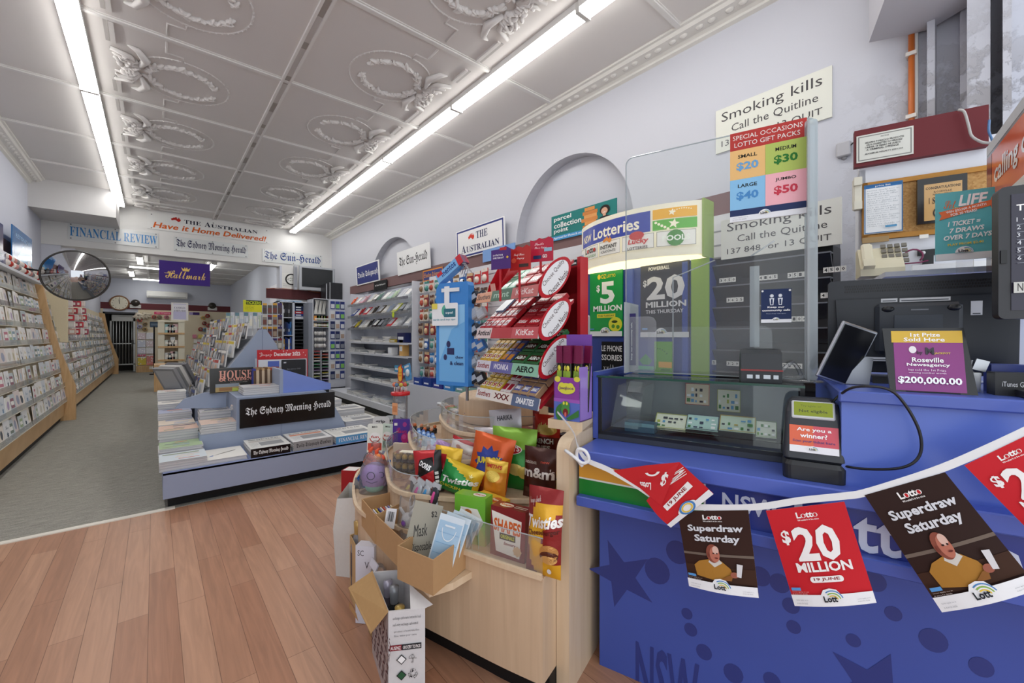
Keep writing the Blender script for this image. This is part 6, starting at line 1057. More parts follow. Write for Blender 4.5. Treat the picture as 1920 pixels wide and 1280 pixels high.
for k, z in enumerate(zs_):
    zl = z - Z3; M = TR(0, 0, zl) @ RX(-.25)
    b = MB(); b.prism([(-.0, 0), (.0, .008), (.20, .165), (.20, .15), (.01, -.004)], .0, WS, 'x', '#a5202a', 'gloss', TR(0, 0, zl)); b.box(.03, .26, zl + .02, WS - .03, .27, zl + .15, '#a01d26', 'gloss'); o = part('tray', b, t)
    b = MB(); b.box(0, -.006, -.012, WS, .0, SH - .012, '#d9d6d6', 'gloss', M); A = Art(b, M, 'gloss', y=-.006)
    for c, u0, u1, s, tc in strips[k]:
        A.rect(u0 * WS, -.012, u1 * WS, SH - .012, c)
        if s: m = (u0 + u1) / 2 * WS; hw = min(.11, (u1 - u0) * .36) * WS * 1.15; A.text(s, m - hw, .002, m + hw, .030, tc, 'H' if s in ('AERO', 'SMARTIES', 'Anticol', 'XXX') else 'B')
    s_ = part('price_strip', b, o)
    b = MB(); 
    if k > 0:
        M2 = TR(WS + .002, .085, zl + .075) @ RZ(R90)
        th = .80; e2 = [( .118 * math.cos(a) * math.cos(th) - .058 * math.sin(a) * math.sin(th), .118 * math.cos(a) * math.sin(th) + .058 * math.sin(a) * math.cos(th)) for a in [i * math.pi / 14 for i in range(28)]]
        b.prism(e2, -.004, .0, 'y', '#b61f2a', 'gloss', M2); A = Art(b, M2, 'gloss', y=-.004); A.poly([(x * .84, y * .84) for x, y in e2], '#e9e7e8')
        A.text('Choose Quality', -.092, .006, .072, .030, '#4a2a2e', 'R', rot=th); A.text('Choose Nestle', -.060, -.034, .092, -.010, '#4a2a2e', 'R', rot=th); part('end_plate', b, o, 'white oval end plate with a red rim')
def bars(k, u0, u1, n, rows, col, c2, name, lab, word=None, wc='#ffffff', h=.022, lying=True):
    """bars stacked on the sloping tray, each its own object"""
    wb = (u1 - u0) * WS / n; proto = None; z = zs_[k]
    for r in range(rows):
        for i in range(n):
            x = u0 * WS + (i + .5) * wb; y = .018 + r * .060; zz = z + .012 + y * .85
            P = t.location + XA * x + YA * y; loc = (P.x, P.y, zz)
            if proto is None:
                b = MB(); hw = wb * .47; b.box(-hw, 0, 0, hw, .074, h, col, 'foil', bev=.003); b.box(-hw * .7, -.0006, h * .2, hw * .7, .0, h * .8, c2, 'gloss'); A = Art(b, TR(0, 0, h + .0002) @ RX(-R90), 'gloss'); A.rect(-hw * .8, .012, hw * .8, .05, c2)
                if word: A.text(word, -hw * .75, .02, hw * .75, .042, wc, 'H', res=1)
                proto = thing(name, b, lab % 'front', 'chocolate bar', (lab % 'front'), loc=loc, rot=(.70, 0, cr)); 
            else: copy_tree(proto, loc, (.70, 0, cr), lab % ['front', 'middle', 'back'][r], lab % ['front', 'middle', 'back'][r])
bars(0, .03, .38, 4, 3, '#d9b93c', '#e9dfc8', 'lozenge_pack', 'cream and yellow lozenge pack in the lowest tray, %s row', 'S', '#a8272c'); bars(0, .60, .95, 3, 3, '#b89a78', '#5a62a0', 'sweets_tube', 'tan and blue sweets pack in the lowest tray, %s row', 'SMART', '#ffffff', h=.03); bars(0, .40, .56, 2, 2, '#e9e2e0', '#b03040', 'lozenge_pack', 'white and red lozenge pack in the lowest tray, %s row', 'XX', '#8a2430')
bars(1, .03, .36, 4, 3, '#dfb23a', '#efe4cc', 'lozenge_pack', 'yellow and cream lozenge pack in the second lowest tray, %s row', 'S', '#a8272c'); bars(1, .38, .56, 2, 2, '#3f4f94', '#c8862f', 'candy_box', 'small blue and orange candy box in the second lowest tray, %s row'); bars(1, .58, .97, 2, 3, '#2f6a3c', '#3a2218', 'chocolate_bar', 'green and brown chocolate bar in the second lowest tray, %s row', 'AERO', '#e9f0e8', h=.024)
bars(2, .03, .50, 5, 3, '#c5303a', '#e6dfe0', 'lozenge_pack', 'white and red lozenge pack in the second highest tray, %s row', 'A', '#a82a30'); bars(2, .62, .97, 2, 3, '#a81f28', '#c22a34', 'chocolate_bar', 'red chocolate bar in the second highest tray, %s row', 'KitKat', '#f3e6e4', h=.024)
bars(3, .40, .64, 2, 2, '#8fc0a8', '#3f8a68', 'mint_pack', 'pale green mint pack in the top tray, %s row', 'mint', '#e6f2ea'); bars(3, .66, .97, 2, 2, '#a81f28', '#8a5a58', 'chocolate_bar', 'red chocolate bar in the top tray, %s row', 'KitKat', '#f3e6e4', h=.03)
# empty red carton in the top tray and cards above
P = t.location + XA * .06 + YA * .02; b = MB(); b.prism([(0, 0), (.14, 0), (.14, .11), (.10, .13), (.02, .04)], 0, .003, 'x', '#b81f28', 'gloss'); b.prism([(0, 0), (.14, 0), (.14, .11), (.10, .13), (.02, .04)], .11, .113, 'x', '#b81f28', 'gloss'); b.box(0, .12, 0, .113, .123, .13, '#a81c25', 'gloss'); b.box(0, 0, 0, .113, .14, .004, '#a81c25', 'gloss'); b.box(.05, -.002, .01, .09, .0, .05, '#e5a59a', 'gloss'); thing('display_carton', b, 'empty red display carton in the top tray', 'carton', loc=(P.x, P.y, zs_[3] + .03), rot=(.2, 0, cr))
P = t.location + XA * .04 + YA * .03; b = MB(); b.box(0, 0, 0, .07, .10, .06, '#8fa5c4', 'gloss'); b.box(.005, -.001, .01, .065, 0, .05, '#d5dde8'); thing('display_carton', b, 'pale blue carton behind the lozenges in the second highest tray', 'carton', loc=(P.x + .10, P.y, zs_[2] + .085), rot=(.70, 0, cr))
def topcard(px0, py0, px1, py1, col, art, lab, zag=False):
    dd = (PR.x * ST + PR.y * CT) + .1; a, c, e = onD(px0, py1, dd), onD(px1, py1, dd - .05), onD(px0, py0, dd); w = (c - a).length; h = e.z - a.z; b = MB()
    pts = [(0, 0), (w, 0), (w, h * .9), (w * .8, h), (w * .62, h * .9), (w * .4, h * .98), (w * .2, h * .86), (0, h * .92)] if zag else [(0, 0), (w, 0), (w, h * .86), (w * .75, h), (w * .6, h * .9), (0, h * .86)]
    b.prism(pts, 0, .003, 'y', col, 'gloss'); b.box(w * .4, .003, -.14, w * .5, .006, .02, '#b5262e', 'gloss'); art(Art(b, mat='gloss'), w, h); thing('header_card', b, lab, 'header card', loc=a, rot=math.atan2(c.y - a.y, c.x - a.x))
topcard(921, 464, 957, 506, '#4b2a72', lambda A, w, h: (A.rect(.45 * w, .82 * h, .8 * w, .95 * h, '#b0262c'), A.text('SOOTHE YOUR', .1 * w, .58 * h, .62 * w, .66 * h, '#eee8f2', 'B', res=1), A.text('SORE THROAT', .1 * w, .46 * h, .66 * w, .54 * h, '#eee8f2', 'B', res=1), A.star(.85 * w, .5 * h, .07 * w, '#e2b43a', .6, 4)), 'purple header card with white lettering on top of the chocolate stand')
topcard(956, 462, 995, 508, '#b02a26', lambda A, w, h: (A.text('Snap Share', .2 * w, .55 * h, .7 * w, .68 * h, '#f3dcd4', 'C'), A.text('Enjoy', .35 * w, .42 * h, .7 * w, .52 * h, '#f3dcd4', 'C'), A.rect(.45 * w, .12 * h, .9 * w, .25 * h, '#3a2a26'), A.ell(.2 * w, .4 * h, .12 * w, .1 * h, '#d0503a')), 'zigzag red header card beside the purple one', True)
topcard(994, 447, 1037, 492, '#b5283f', lambda A, w, h: (A.text('Smile', .2 * w, .68 * h, .6 * w, .78 * h, '#f6dfe2', 'C'), A.text('Share Enjoy', .2 * w, .5 * h, .72 * w, .62 * h, '#f6dfe2', 'C'), A.rect(.62 * w, .4 * h, .95 * w, .55 * h, '#8fb4c8'), A.rect(.15 * w, .12 * h, .5 * w, .26 * h, '#26345a'), A.text('GO', .55 * w, .14 * h, .75 * w, .28 * h, '#e9e9e9', 'H')), 'crimson header card at the right end of the chocolate stand', True)
# ------------------------------------------------ snake carton with sour sticks
p = wor(-.165, .10, .967); dq = p.x * ST + p.y * CT
a = onD(1047, 800, dq); c = onD(1108, 800, dq); zt = onD(1047, 714, dq).z; zb = onD(1047, 800, dq).z; w = .118; h = .17
t = empty('sour_stick_carton', wor(-.138, .10, .967), CR - .12, 'purple display carton with a green snake, full of sour sticks', 'carton')
b = MB(); b.box(0, 0, 0, w, .10, .004, '#6a3f9a', 'gloss'); b.box(0, 0, 0, w, .003, h, '#8a3f9e', 'gloss'); b.box(0, .097, 0, w, .10, h + .17, '#7a4aa8', 'gloss'); b.box(0, 0, 0, .003, .1, h, '#7a3f9a', 'gloss'); b.box(w - .003, 0, 0, w, .1, h * 1.25, '#9a7ac8', 'gloss')
A = Art(b, mat='gloss'); A.rect(0, 0, w, .45 * h, '#5b6fc0'); A.rect(0, .42 * h, w, .5 * h, '#a05ab8'); A.ell(.15 * w, .95 * h, .12 * w, .07 * h, '#d8d24a'); A.ell(.9 * w, .97 * h, .12 * w, .06 * h, '#d8d24a'); A.ell(.5 * w, .74 * h, .34 * w, .13 * h, '#dcd94a'); A.ell(.32 * w, .76 * h, .14 * w, .12 * h, '#dcd94a'); A.ell(.66 * w, .76 * h, .14 * w, .12 * h, '#dcd94a'); A.text('JooJoos', .22 * w, .70 * h, .78 * w, .79 * h, '#5c2a6a', 'B')
A.ring(.42 * w, .16 * h, .16 * w, .34 * w, '#3c7a3a', 1.4, 4.2); A.poly([(.5 * w, .05 * h), (.98 * w, .28 * h), (.98 * w, .12 * h), (.6 * w, -.0 * h + .002)], '#3c7a3a'); A.ell(.48 * w, .36 * h, .16 * w, .09 * h, '#4f9148'); A.ell(.48 * w, .24 * h, .17 * w, .12 * h, '#4f9148'); A.ell(.48 * w, .19 * h, .10 * w, .09 * h, '#7a1f22'); A.ell(.48 * w, .14 * h, .04 * w, .06 * h, '#d86a6a'); A.ell(.42 * w, .40 * h, .04 * w, .04 * h, '#e6e04a', 10); A.ell(.54 * w, .40 * h, .04 * w, .04 * h, '#e6e04a', 10)
part('carton_body', b, t)
proto = None
for i in range(10):
    x, y = .016 + (i % 5) * .022, .022 + (i // 5) * .045; P = t.location + Vector((math.cos(CR - .12), math.sin(CR - .12), 0)) * x + Vector((-math.sin(CR - .12), math.cos(CR - .12), 0)) * y
    if proto is None:
        b = MB(); b.box(-.013, -.007, 0, .013, .007, .27, '#2a2420', 'foil', bev=.003); b.box(-.014, -.008, .22, .014, .008, .29, '#7a1f4a', 'foil'); b.box(-.0105, -.0078, .12, .0105, -.006, .19, '#8fae3a', 'gloss'); b.ball((0, -.008, .20), (.008, .004, .012), '#d8d24a', 'gloss', 8); b.box(-.0105, -.0078, .02, .0105, -.006, .09, '#c9d6b0', 'gloss')
        proto = thing('sour_stick', b, 'plum topped sour stick in the front row of the purple carton', 'sweet stick', 'sour sticks, front row', loc=(P.x, P.y, .972), rot=CR - .12)
    else: copy_tree(proto, (P.x, P.y, .972), (.03 * (i % 3 - 1), .04 * (i % 2), CR - .12), 'plum topped sour stick in the %s row of the purple carton' % ('front' if i < 5 else 'back'), 'sour sticks, %s row' % ('front' if i < 5 else 'back'))
b = MB(); b.box(-.16, .09, .93, -.012, .34, .966, '#ffffff', 'beech_pale'); part('carton_shelf', b, cnt)
# ------------------------------------------------ blue mint stand
dm = 2.3; a, c = onD(818, 720, dm), onD(878, 712, dm - .12); w = (Vector((c.x, c.y)) - Vector((a.x, a.y))).length; zt = onD(822, 532, dm).z; zb = onD(820, 720, dm).z; ry_ = math.atan2(c.y - a.y, c.x - a.x)
t = empty('mint_stand', (a.x, a.y, Z3), ry_, 'tall pale blue mint display stand with a hanging card', 'display stand'); h0, h1 = zb - Z3, zt - Z3
b = MB(); b.prism([(0, h0), (w, h0), (w, h1 - .02), (w - .01, h1), (.02, h1), (0, h1 - .03)], 0, .05, 'y', '#3f86cf', 'gloss'); b.box(w * .6, .09, .16, w * .66, .10, h0 + .2, '#9a9da2', 'metal'); b.box(w * .6, .05, h0 + .1, w * .66, .10, h0 + .2, '#9a9da2', 'metal'); part('panel', b, t)
b = MB(); A = Art(b, mat='gloss', y=-.0004); A.poly([(.1 * w, h0 + .02), (.9 * w, h0 + .02), (.9 * w, h1 - .12), (.1 * w, h1 - .12)], '#6fb0e6'); A.poly([(.1 * w, h0 + .12), (.5 * w, h0 + .3), (.9 * w, h0 + .34), (.9 * w, h1 - .12), (.1 * w, h1 - .12)], '#8cc4ee'); A.ell(.4 * w, h0 + .22, .014, .018, '#2b2f5c'); A.ell(.3 * w, h0 + .15, .012, .016, '#2b2f5c'); A.rect(.36 * w, h0 + .165, .58 * w, h0 + .2, '#2b2f5c'); A.text('chew', .62 * w, h0 + .145, .86 * w, h0 + .16, '#2b2f5c', 'B'); A.text('& clean', .45 * w, h0 + .11, .86 * w, h0 + .13, '#2b2f5c', 'B'); part('artwork', b, t, 'lighter blue print with small navy figures')
b = MB(); M = TR(.02, .0, h1) @ RY(-.55); b.prism([(0, 0), (.20, -.0), (.20, .05), (.0, .05)], 0, .05, 'y', '#7fb8ea', 'gloss', M); b.box(.165, -.002, .0, .20, .052, .05, '#c9303a', 'gloss', M); A = Art(b, M, 'gloss'); A.text('mentos', .04, .012, .15, .042, '#1f3f86', 'B'); A.rect(.01, .03, .05, .05, '#c9303a'); A.text('gum', .168, .015, .197, .035, '#ffffff', 'B', rot=R90); b.ball((.13, .03, .10 + h1), (.03, .025, .035), '#4a92d6', 'gloss', 10); part('header', b, t, 'slanted pale blue header like a roll of mints')
b = MB(); b.tube([(.14, .06, h1 + .02), (.17, .1, h1 - .1), (.17, .1, h0 + .05)], .004, '#25272b', 'metal', 6)
for k in range(6): z = h1 + .08 - k * .012; b.tube([(.12 + k * .012, .03, z), (.16 + k * .012, .0, z + .04), (.19 + k * .01, .02, z + .02)], .002, '#b9bcc0', 'metal', 5)
part('hook_rail', b, t)
b = MB(); b.prism(rrect(-.02, h1 - .23, w * .72, h1 - .11, .008), -.012, -.008, 'y', '#eceff1', 'gloss'); b.box(.3 * w, -.010, h1 - .12, .45 * w, -.006, h1 - .02, '#eceff1', 'gloss'); b.box(.2 * w, -.008, h1 - .05, .75 * w, -.004, h1 - .03, '#e4e8ea', 'gloss'); A = Art(b, mat='gloss', y=-.012); A.ell(.38 * w, h1 - .15, .035, .035, '#5fb59a', 14, 2.0, 5.2); A.rect(.3 * w, h1 - .185, .66 * w, h1 - .14, '#2f6f80'); A.text('opal', .35 * w, h1 - .17, .58 * w, h1 - .155, '#dfeef0', 'B'); A.text('cards and top ups', -.012, h1 - .205, .66 * w, h1 - .192, '#5f9fb0', 'B', res=1); A.rect(-.02, h1 - .14, .02, h1 - .11, '#e6d65a'); thing('hanging_card', b, 'white hanging card with a green swirl on the blue mint stand', 'card', loc=(a.x, a.y, Z3), rot=ry_)
for i in range(12):
    k, j = i % 2, i // 2; P = Vector((a.x, a.y, 0)) + Vector((math.cos(ry_), math.sin(ry_), 0)) * (w + .02 + k * .045) + Vector((-math.sin(ry_), math.cos(ry_), 0)) * .05; b = MB(); c_ = ['#2c2f36', '#8f959c', '#3f78bf', '#33363d', '#c6cace', '#2b2e35'][j]
    b.box(-.03, -.02, 0, .03, .01, .055, c_, 'foil', RY(-.5), bev=.006); b.box(-.02, -.0215, .015, .02, -.02, .04, '#b9c0c8', 'gloss', RY(-.5)); thing('gum_pack', b, '%s gum pack in the %s row hanging beside the blue stand' % ({'#2c2f36': 'black', '#8f959c': 'grey', '#3f78bf': 'blue', '#33363d': 'charcoal', '#c6cace': 'silver', '#2b2e35': 'jet black'}[c_], ['lowest', 'second lowest', 'third', 'fourth', 'fifth', 'top'][j]), 'gum', 'gum packs, row %s' % ['one', 'two', 'three', 'four', 'five', 'six'][j], loc=(P.x, P.y, zb + .02 + j * .085), rot=ry_)
# ================================================================ CARTONS ON AND BELOW THE SWEETS COUNTER
def fbox(F, Lp, Rp, z0, z1, th, col, extra=None, mat='board', bottom=True):
    """open carton from its front, left and right floor corners"""
    F, Lp, Rp = Vector((F[0], F[1], z0)), Vector((Lp[0], Lp[1], z0)), Vector((Rp[0], Rp[1], z0)); Bk = Lp + Rp - F; b = MB(); h = Vector((0, 0, z1 - z0)); C_ = (F + Bk) / 2
    q = [F, Rp, Bk, Lp]; qi = [p + (C_ - p).normalized() * th * 1.4 for p in q]; v = []
    for p, pi in zip(q, qi): v += [p, p + h, pi + h, pi]
    fs = []
    for i in range(4): j = (i + 1) % 4; fs += [(4 * i, 4 * j, 4 * j + 1, 4 * i + 1), (4 * i + 1, 4 * j + 1, 4 * j + 2, 4 * i + 2), (4 * i + 2, 4 * j + 2, 4 * j + 3, 4 * i + 3)]
    b.add(v, fs, col, mat); b.add([p + Vector((0, 0, .003)) for p in q] + q, [(0, 1, 2, 3), (7, 6, 5, 4)], col, mat)
    return b, F, Lp, Rp
ZB = .40
kb = '#b8936a'
B3 = [onZ(812, 1117, ZB), onZ(745, 1085, ZB), onZ(876, 1063, ZB)]
dv = (B3[2] - B3[0])
b, *_ = fbox(*B3, ZB, .524, .004, kb); F_ = B3[0]
thing('cardboard_box', b, 'brown cardboard box holding disposable masks on the counter edge', 'box')
L2, F2 = onZ(704, 1018, ZB), onZ(745, 1062, ZB); u2 = (F2 - L2); F2 = L2 + u2 * 1.25; R2 = F2 + dv * .95
o2 = (B3[1] - F2) * 0
b, *_ = fbox(F2, L2, R2, ZB, .523, .004, kb); bx2 = thing('cardboard_box', b, 'middle brown cardboard box with a bagged white toy in it', 'box')
L1, F1 = onZ(678, 985, ZB), onZ(703, 1019, ZB); T1_ = onZ(749, 919, .525); R1 = F1 + (Vector((T1_.x, T1_.y, ZB)) - L1) * .8
b, *_ = fbox(F1, L1, R1, ZB, .527, .004, kb); bx1 = thing('cardboard_box', b, 'left brown cardboard box with a row of small cards in it', 'box')
q = [onZ(893, 1066, ZB - .002), onZ(850, 1092, ZB - .002), onZ(805, 1106, ZB - .002), onZ(738, 1042, ZB - .002), onZ(702, 1002, ZB - .002), onZ(706, 960, ZB - .002), onZ(800, 980, ZB - .002), onZ(880, 1030, ZB - .002)]
b = MB(); b.prism([(p.x, p.y) for p in q], ZB - .028, ZB - .002, 'z', '#ffffff', 'beech_pale'); thing('timber_ledge', b, 'pale timber ledge sticking out of the sweets counter under the cardboard boxes', 'ledge')
# masks and the hand written sign
yw = CR - .35
p = onZ(812, 1075, ZB + .01)
def lean_card(name, label, cat, px, py0, py1, z, w, yaw, lean, roll, art, col, mat='paper', th=.002, d0=None):
    p = onZ(px, py1, z); h = 0; dq = p.x * ST + p.y * CT; h = (py1 - py0) * dq / F; b = MB(); b.box(-w / 2, 0, 0, w / 2, th, h, col, mat)
    if art: art(Art(b, TR(-w / 2, 0, 0), mat), w, h)
    return thing(name, b, label, cat, loc=(p.x, p.y, z), rot=(lean, roll, yaw))
lean_card('hand_written_sign', 'grey card with handwritten black lettering standing in the mask box', 'sign', 776, 945, 1066, ZB + .006, .112, CR + .55, -.12, .22, lambda A, w, h: (A.text('Mask', .15 * w, .48 * h, .62 * w, .66 * h, '#26262a', 'R', shear=.2, rot=.35), A.text('Disposable', .18 * w, .24 * h, .90 * w, .40 * h, '#26262a', 'R', shear=.2, rot=.35), A.text('$2', .66 * w, .80 * h, .86 * w, .90 * h, '#26262a', 'R', rot=.2)), '#a9a597')
for k in range(4):
    lean_card('face_mask_packet', '%s in the cardboard box' % ['front packet of pale blue disposable masks', 'second packet of masks fanned to the right', 'third mask packet, further right', 'white rearmost mask packet'][k], 'mask packet', 818 + k * 9, 968 - k * 3, 1082 - k * 10, ZB + .008, .098, CR + .45 - .05 * k, -.12 - .03 * k, .26 + .04 * k, lambda A, w, h: (A.rect(.05 * w, .06 * h, .95 * w, .9 * h, '#a9c9e2'), [A.rect(.08 * w, (.2 + .17 * i) * h, .92 * w, (.21 + .17 * i) * h, '#8fb6d6') for i in range(4)], A.ring(.5 * w, .8 * h, .26 * w, .285 * w, '#e9f0f5', 3.2, 6.2, e=1.7), A.rect(.3 * w, .82 * h, .7 * w, .85 * h, '#dfe9f0')), '#d5e2ec' if k < 3 else '#eef1f3', 'gloss')
# bagged toy, barcode card
p = (L2 + R2) / 2; t = empty('bagged_toy', (p.x + .02, p.y + .02, ZB + .02), CR, 'white long eared toy in a clear bag standing in the middle cardboard box', 'toy')
b = MB(); b.ball((0, 0, .08), (.032, .026, .034), '#ece9e6', 'cloth', 12); b.ball((0, 0, .03), (.036, .03, .04), '#e6e3e0', 'cloth', 12); b.tube([(-.02, 0, .10), (-.045, 0, .125)], [.008, .006], '#ece9e6', 'cloth', 6); b.tube([(.015, 0, .105), (.05, 0, .15)], [.010, .007], '#ece9e6', 'cloth', 6); part('body', b, t)
b = MB(); b.ball((0, -.024, .075), (.014, .006, .014), '#8a4fb0', 'gloss', 10); part('purple_patch', b, t, 'purple patch')
b = MB(); b.grid(lambda u, v: ((.06 - .02 * v) * math.cos(u * 6.2832), (.035 - .015 * v) * math.sin(u * 6.2832), .01 + v * .17 + .012 * math.sin(u * 12.6)), 16, 6, '#ffffff', 'film'); part('clear_bag', b, t)
lean_card('barcode_card', 'white card with a black barcode in the middle cardboard box', 'card', 729, 955, 990, ZB + .075, .045, CR + .5, -.2, .1, lambda A, w, h: [A.rect((.2 + .08 * i) * w, .35 * h, (.2 + .08 * i + .02 + .02 * (i % 3)) * w, .85 * h, '#232326') for i in range(8)], '#e9e7ea')
un = (R1 - F1).normalized(); vn = (L1 - F1)
for i in range(10):
    P = F1 + vn * .5 + (R1 - F1) * (.12 + .078 * i); b = MB(); b.box(-.030, 0, 0, .030, .004, .09, ['#d9d5e2', '#5b64a8', '#e7e3ea', '#c9b24a', '#3f4a8f', '#efe9e2', '#c45a4a', '#dcdde8', '#8f96c8', '#e5dcc0'][i]); b.box(-.025, -.001, .05, .025, 0, .085, ['#6a70b0', '#e9e9ef'][i % 2]); thing('game_card', b, '%s small card from the left in the left cardboard box' % ['first', 'second', 'third', 'fourth', 'fifth', 'sixth', 'seventh', 'eighth', 'ninth', 'tenth'][i], 'card', 'small cards in the left cardboard box', loc=(P.x, P.y, ZB + .006), rot=(-.08, 0, math.atan2(vn.y, vn.x)))
# foil toy packets hanging over the guard behind the boxes
rr = random.Random(9); cl = ['#c9d24a', '#d8409a', '#3f8fc4', '#e2509a', '#2b2d33', '#2b2d33', '#c9cdd2', '#8fb8d8']
for i in range(8):
    px, py = 766 + (i % 4) * 16, 915 + (i // 4) * 20 + (i % 4) * 5; P = wN(px, py, -.02 - .01 * (i % 2)); b = MB()
    b.ball((0, 0, 0), (.026, .010, .045), '#b9bdc2' if i % 3 else '#3a3d42', 'foil', 12); b.ball((0, -.006, -.004), (.010, .008, .030), cl[i], 'gloss', 8); b.box(-.022, -.004, .035, .022, .004, .058, '#c9ccd0', 'foil')
    thing('toy_packet', b, 'foil toy packet with a %s toy in the bundle behind the cardboard boxes' % ['lime', 'magenta', 'blue', 'pink', 'dark', 'black', 'silver', 'sky blue'][i], 'toy packet', loc=P, rot=(-.2, .5 - .1 * i, CR))
b = MB(); b.box(-.035, 0, 0, .035, .02, .13, '#26302d', 'gloss'); b.box(-.03, -.001, .02, .03, 0, .06, '#4a5f55'); P = wor(onN(754, 920, -.04).x, -.04, Z0); thing('dark_carton', b, 'narrow dark carton behind the left cardboard box', 'carton', loc=P, rot=CR - .4)
# wine cartons on the floor
zt = .33; Fw, Rw, Lw = onZ(728, 1147, zt), onZ(797, 1140, zt), onZ(689, 1190, 0.0); Lw = Fw + (Vector((Lw.x, Lw.y, zt)) - Fw) * .72
t = empty('wine_carton', (0, 0, 0), 0, 'white printed wine carton with an open brown flap on the timber floor', 'carton')
b, Fv, Lv, Rv = fbox(Fw, Lw, Rw, .0, zt, .005, '#d5d3d4'); 
fr_ = math.atan2(Rw.y - Fw.y, Rw.x - Fw.x); wr = (Rw - Fw).length; A = Art(b, TR(Fw.x, Fw.y, 0) @ RZ(fr_), y=-.0005)
A.fine(.12 * wr, .27, .88 * wr, .315, 2, '#55555a', 'exchange carbonated extended seal entry'); A.fine(.16 * wr, .235, .84 * wr, .265, 2, '#77777c', 'product of australia fine wine per case'); A.rect(.04 * wr, .192, .36 * wr, .212, '#8a2f3a'); A.rect(.36 * wr, .192, .9 * wr, .212, '#26272b'); A.text('AUS/NZ', .06 * wr, .196, .34 * wr, .208, '#efe9e9', 'B'); A.text('GROCERY TO PACK', .40 * wr, .196, .88 * wr, .208, '#efe9e9', 'B')
for x, z, c in ((.36, .16, '#f3f3f3'), (.36, .105, '#2f5a3c')): A.poly([(x * wr, z - .018), ((x + .14) * wr, z), (x * wr, z + .018), ((x - .14) * wr, z)], '#26272b'); A.poly([(x * wr, z - .014), ((x + .11) * wr, z), (x * wr, z + .014), ((x - .11) * wr, z)], c)
A.text('☂', .56 * wr, .145, .78 * wr, .178, '#26272b'); A.text('♻', .54 * wr, .09, .80 * wr, .125, '#26272b'); A.frame(.06 * wr, .012, .92 * wr, .066, .004, '#26272b')
for i in range(20): A.rect((.12 + .038 * i) * wr, .018, (.12 + .038 * i + (.012 if i % 3 else .022)) * wr, .06, '#26272b')
fl2 = math.atan2(Fw.y - Lw.y, Fw.x - Lw.x); wl = (Fw - Lw).length; A = Art(b, TR(Lw.x, Lw.y, 0) @ RZ(fl2), y=-.0005); A.rect(0, 0, wl, zt, '#b3a6a4')
for i in range(6): A.text('WINE EST', .02 + i * .05 - .1, .13, .02 + i * .05 + .14, .16, '#5e3a40', 'S', rot=1.2, res=1)
part('carton', b, t)
a_, c_ = Vector((Fw.x, Fw.y, zt)), Vector((Lw.x, Lw.y, zt)); o1, o2 = onZ(695, 1188, .24), onZ(653, 1103, .25)
b = MB(); nn = Vector((0, 0, .004)); b.add([a_, c_, o2, o1, a_ + nn, c_ + nn, o2 + nn, o1 + nn], [(0, 1, 2, 3), (7, 6, 5, 4), (0, 4, 5, 1), (1, 5, 6, 2), (2, 6, 7, 3), (3, 7, 4, 0)], '#bd9868', 'board'); fp_ = part('flap', b, t, 'brown cardboard flap')
o3 = onZ(668, 1150, .24); o4 = onZ(655, 1128, .245); o5, o6 = onZ(672, 1165, .20), onZ(655, 1140, .20)
b = MB(); b.add([o3, o4, o6, o5], [(0, 1, 2, 3)], '#c39e6e', 'board'); part('flap_tab', b, fp_)
o7, o8 = onZ(812, 1133, .335), onZ(775, 1117, .36); b = MB(); b.add([Vector((Rw.x, Rw.y, zt)), Vector((Fw.x * .4 + Rw.x * .6, Fw.y * .4 + Rw.y * .6, zt)), onZ(768, 1095, .37), o7, ], [(0, 1, 2, 3)], '#d8d4d2', 'board'); part('flap', b, t, 'torn white flap')
def bottle(P, z, c, foil, lab, lab2, h=.30, r=.037, label=None):
    b = MB(); t = empty('wine_bottle', (P.x, P.y, z), 0, label, 'bottle')
    b.lathe([(0, 0), (r, .004), (r, h * .62), (r * .8, h * .72), (.015, h * .80), (.014, h * .97), (0, h * .97)], c, 'gloss', 16); gl_ = part('glass', b, t)
    b = MB(); b.lathe([(.0155, h * .80), (.017, h * .9), (.018, h * .985), (0, h)], foil, 'foil', 12); part('foil_cap', b, t)
    b = MB(); b.lathe([(r + .0006, h * .2), (r + .0006, h * .55)], lab, 'paper', 16); part('label', b, gl_)
Cw = (Fw + Lw) / 2 + (Rw - Fw) * .5; dl = (Lw - Fw)
bottle(Fw + dl * .55 + (Rw - Fw) * .45, .006, '#2a2d30', '#8a8d92', '#8f95a8', 0, .33, .040, label='dark wine bottle with a grey label standing in the open carton')
bottle(Fw + dl * .2 + (Rw - Fw) * .42, .006, '#1d2320', '#c0a25a', '#22262a', 0, .31, .036, label='wine bottle with a gold foil cap at the front of the open carton')
bottle(Fw + dl * .82 + (Rw - Fw) * .40, .006, '#5a5560', '#b6b2c4', '#c9c9d4', 0, .31, .036, label='wine bottle with a pale cap at the back of the open carton')
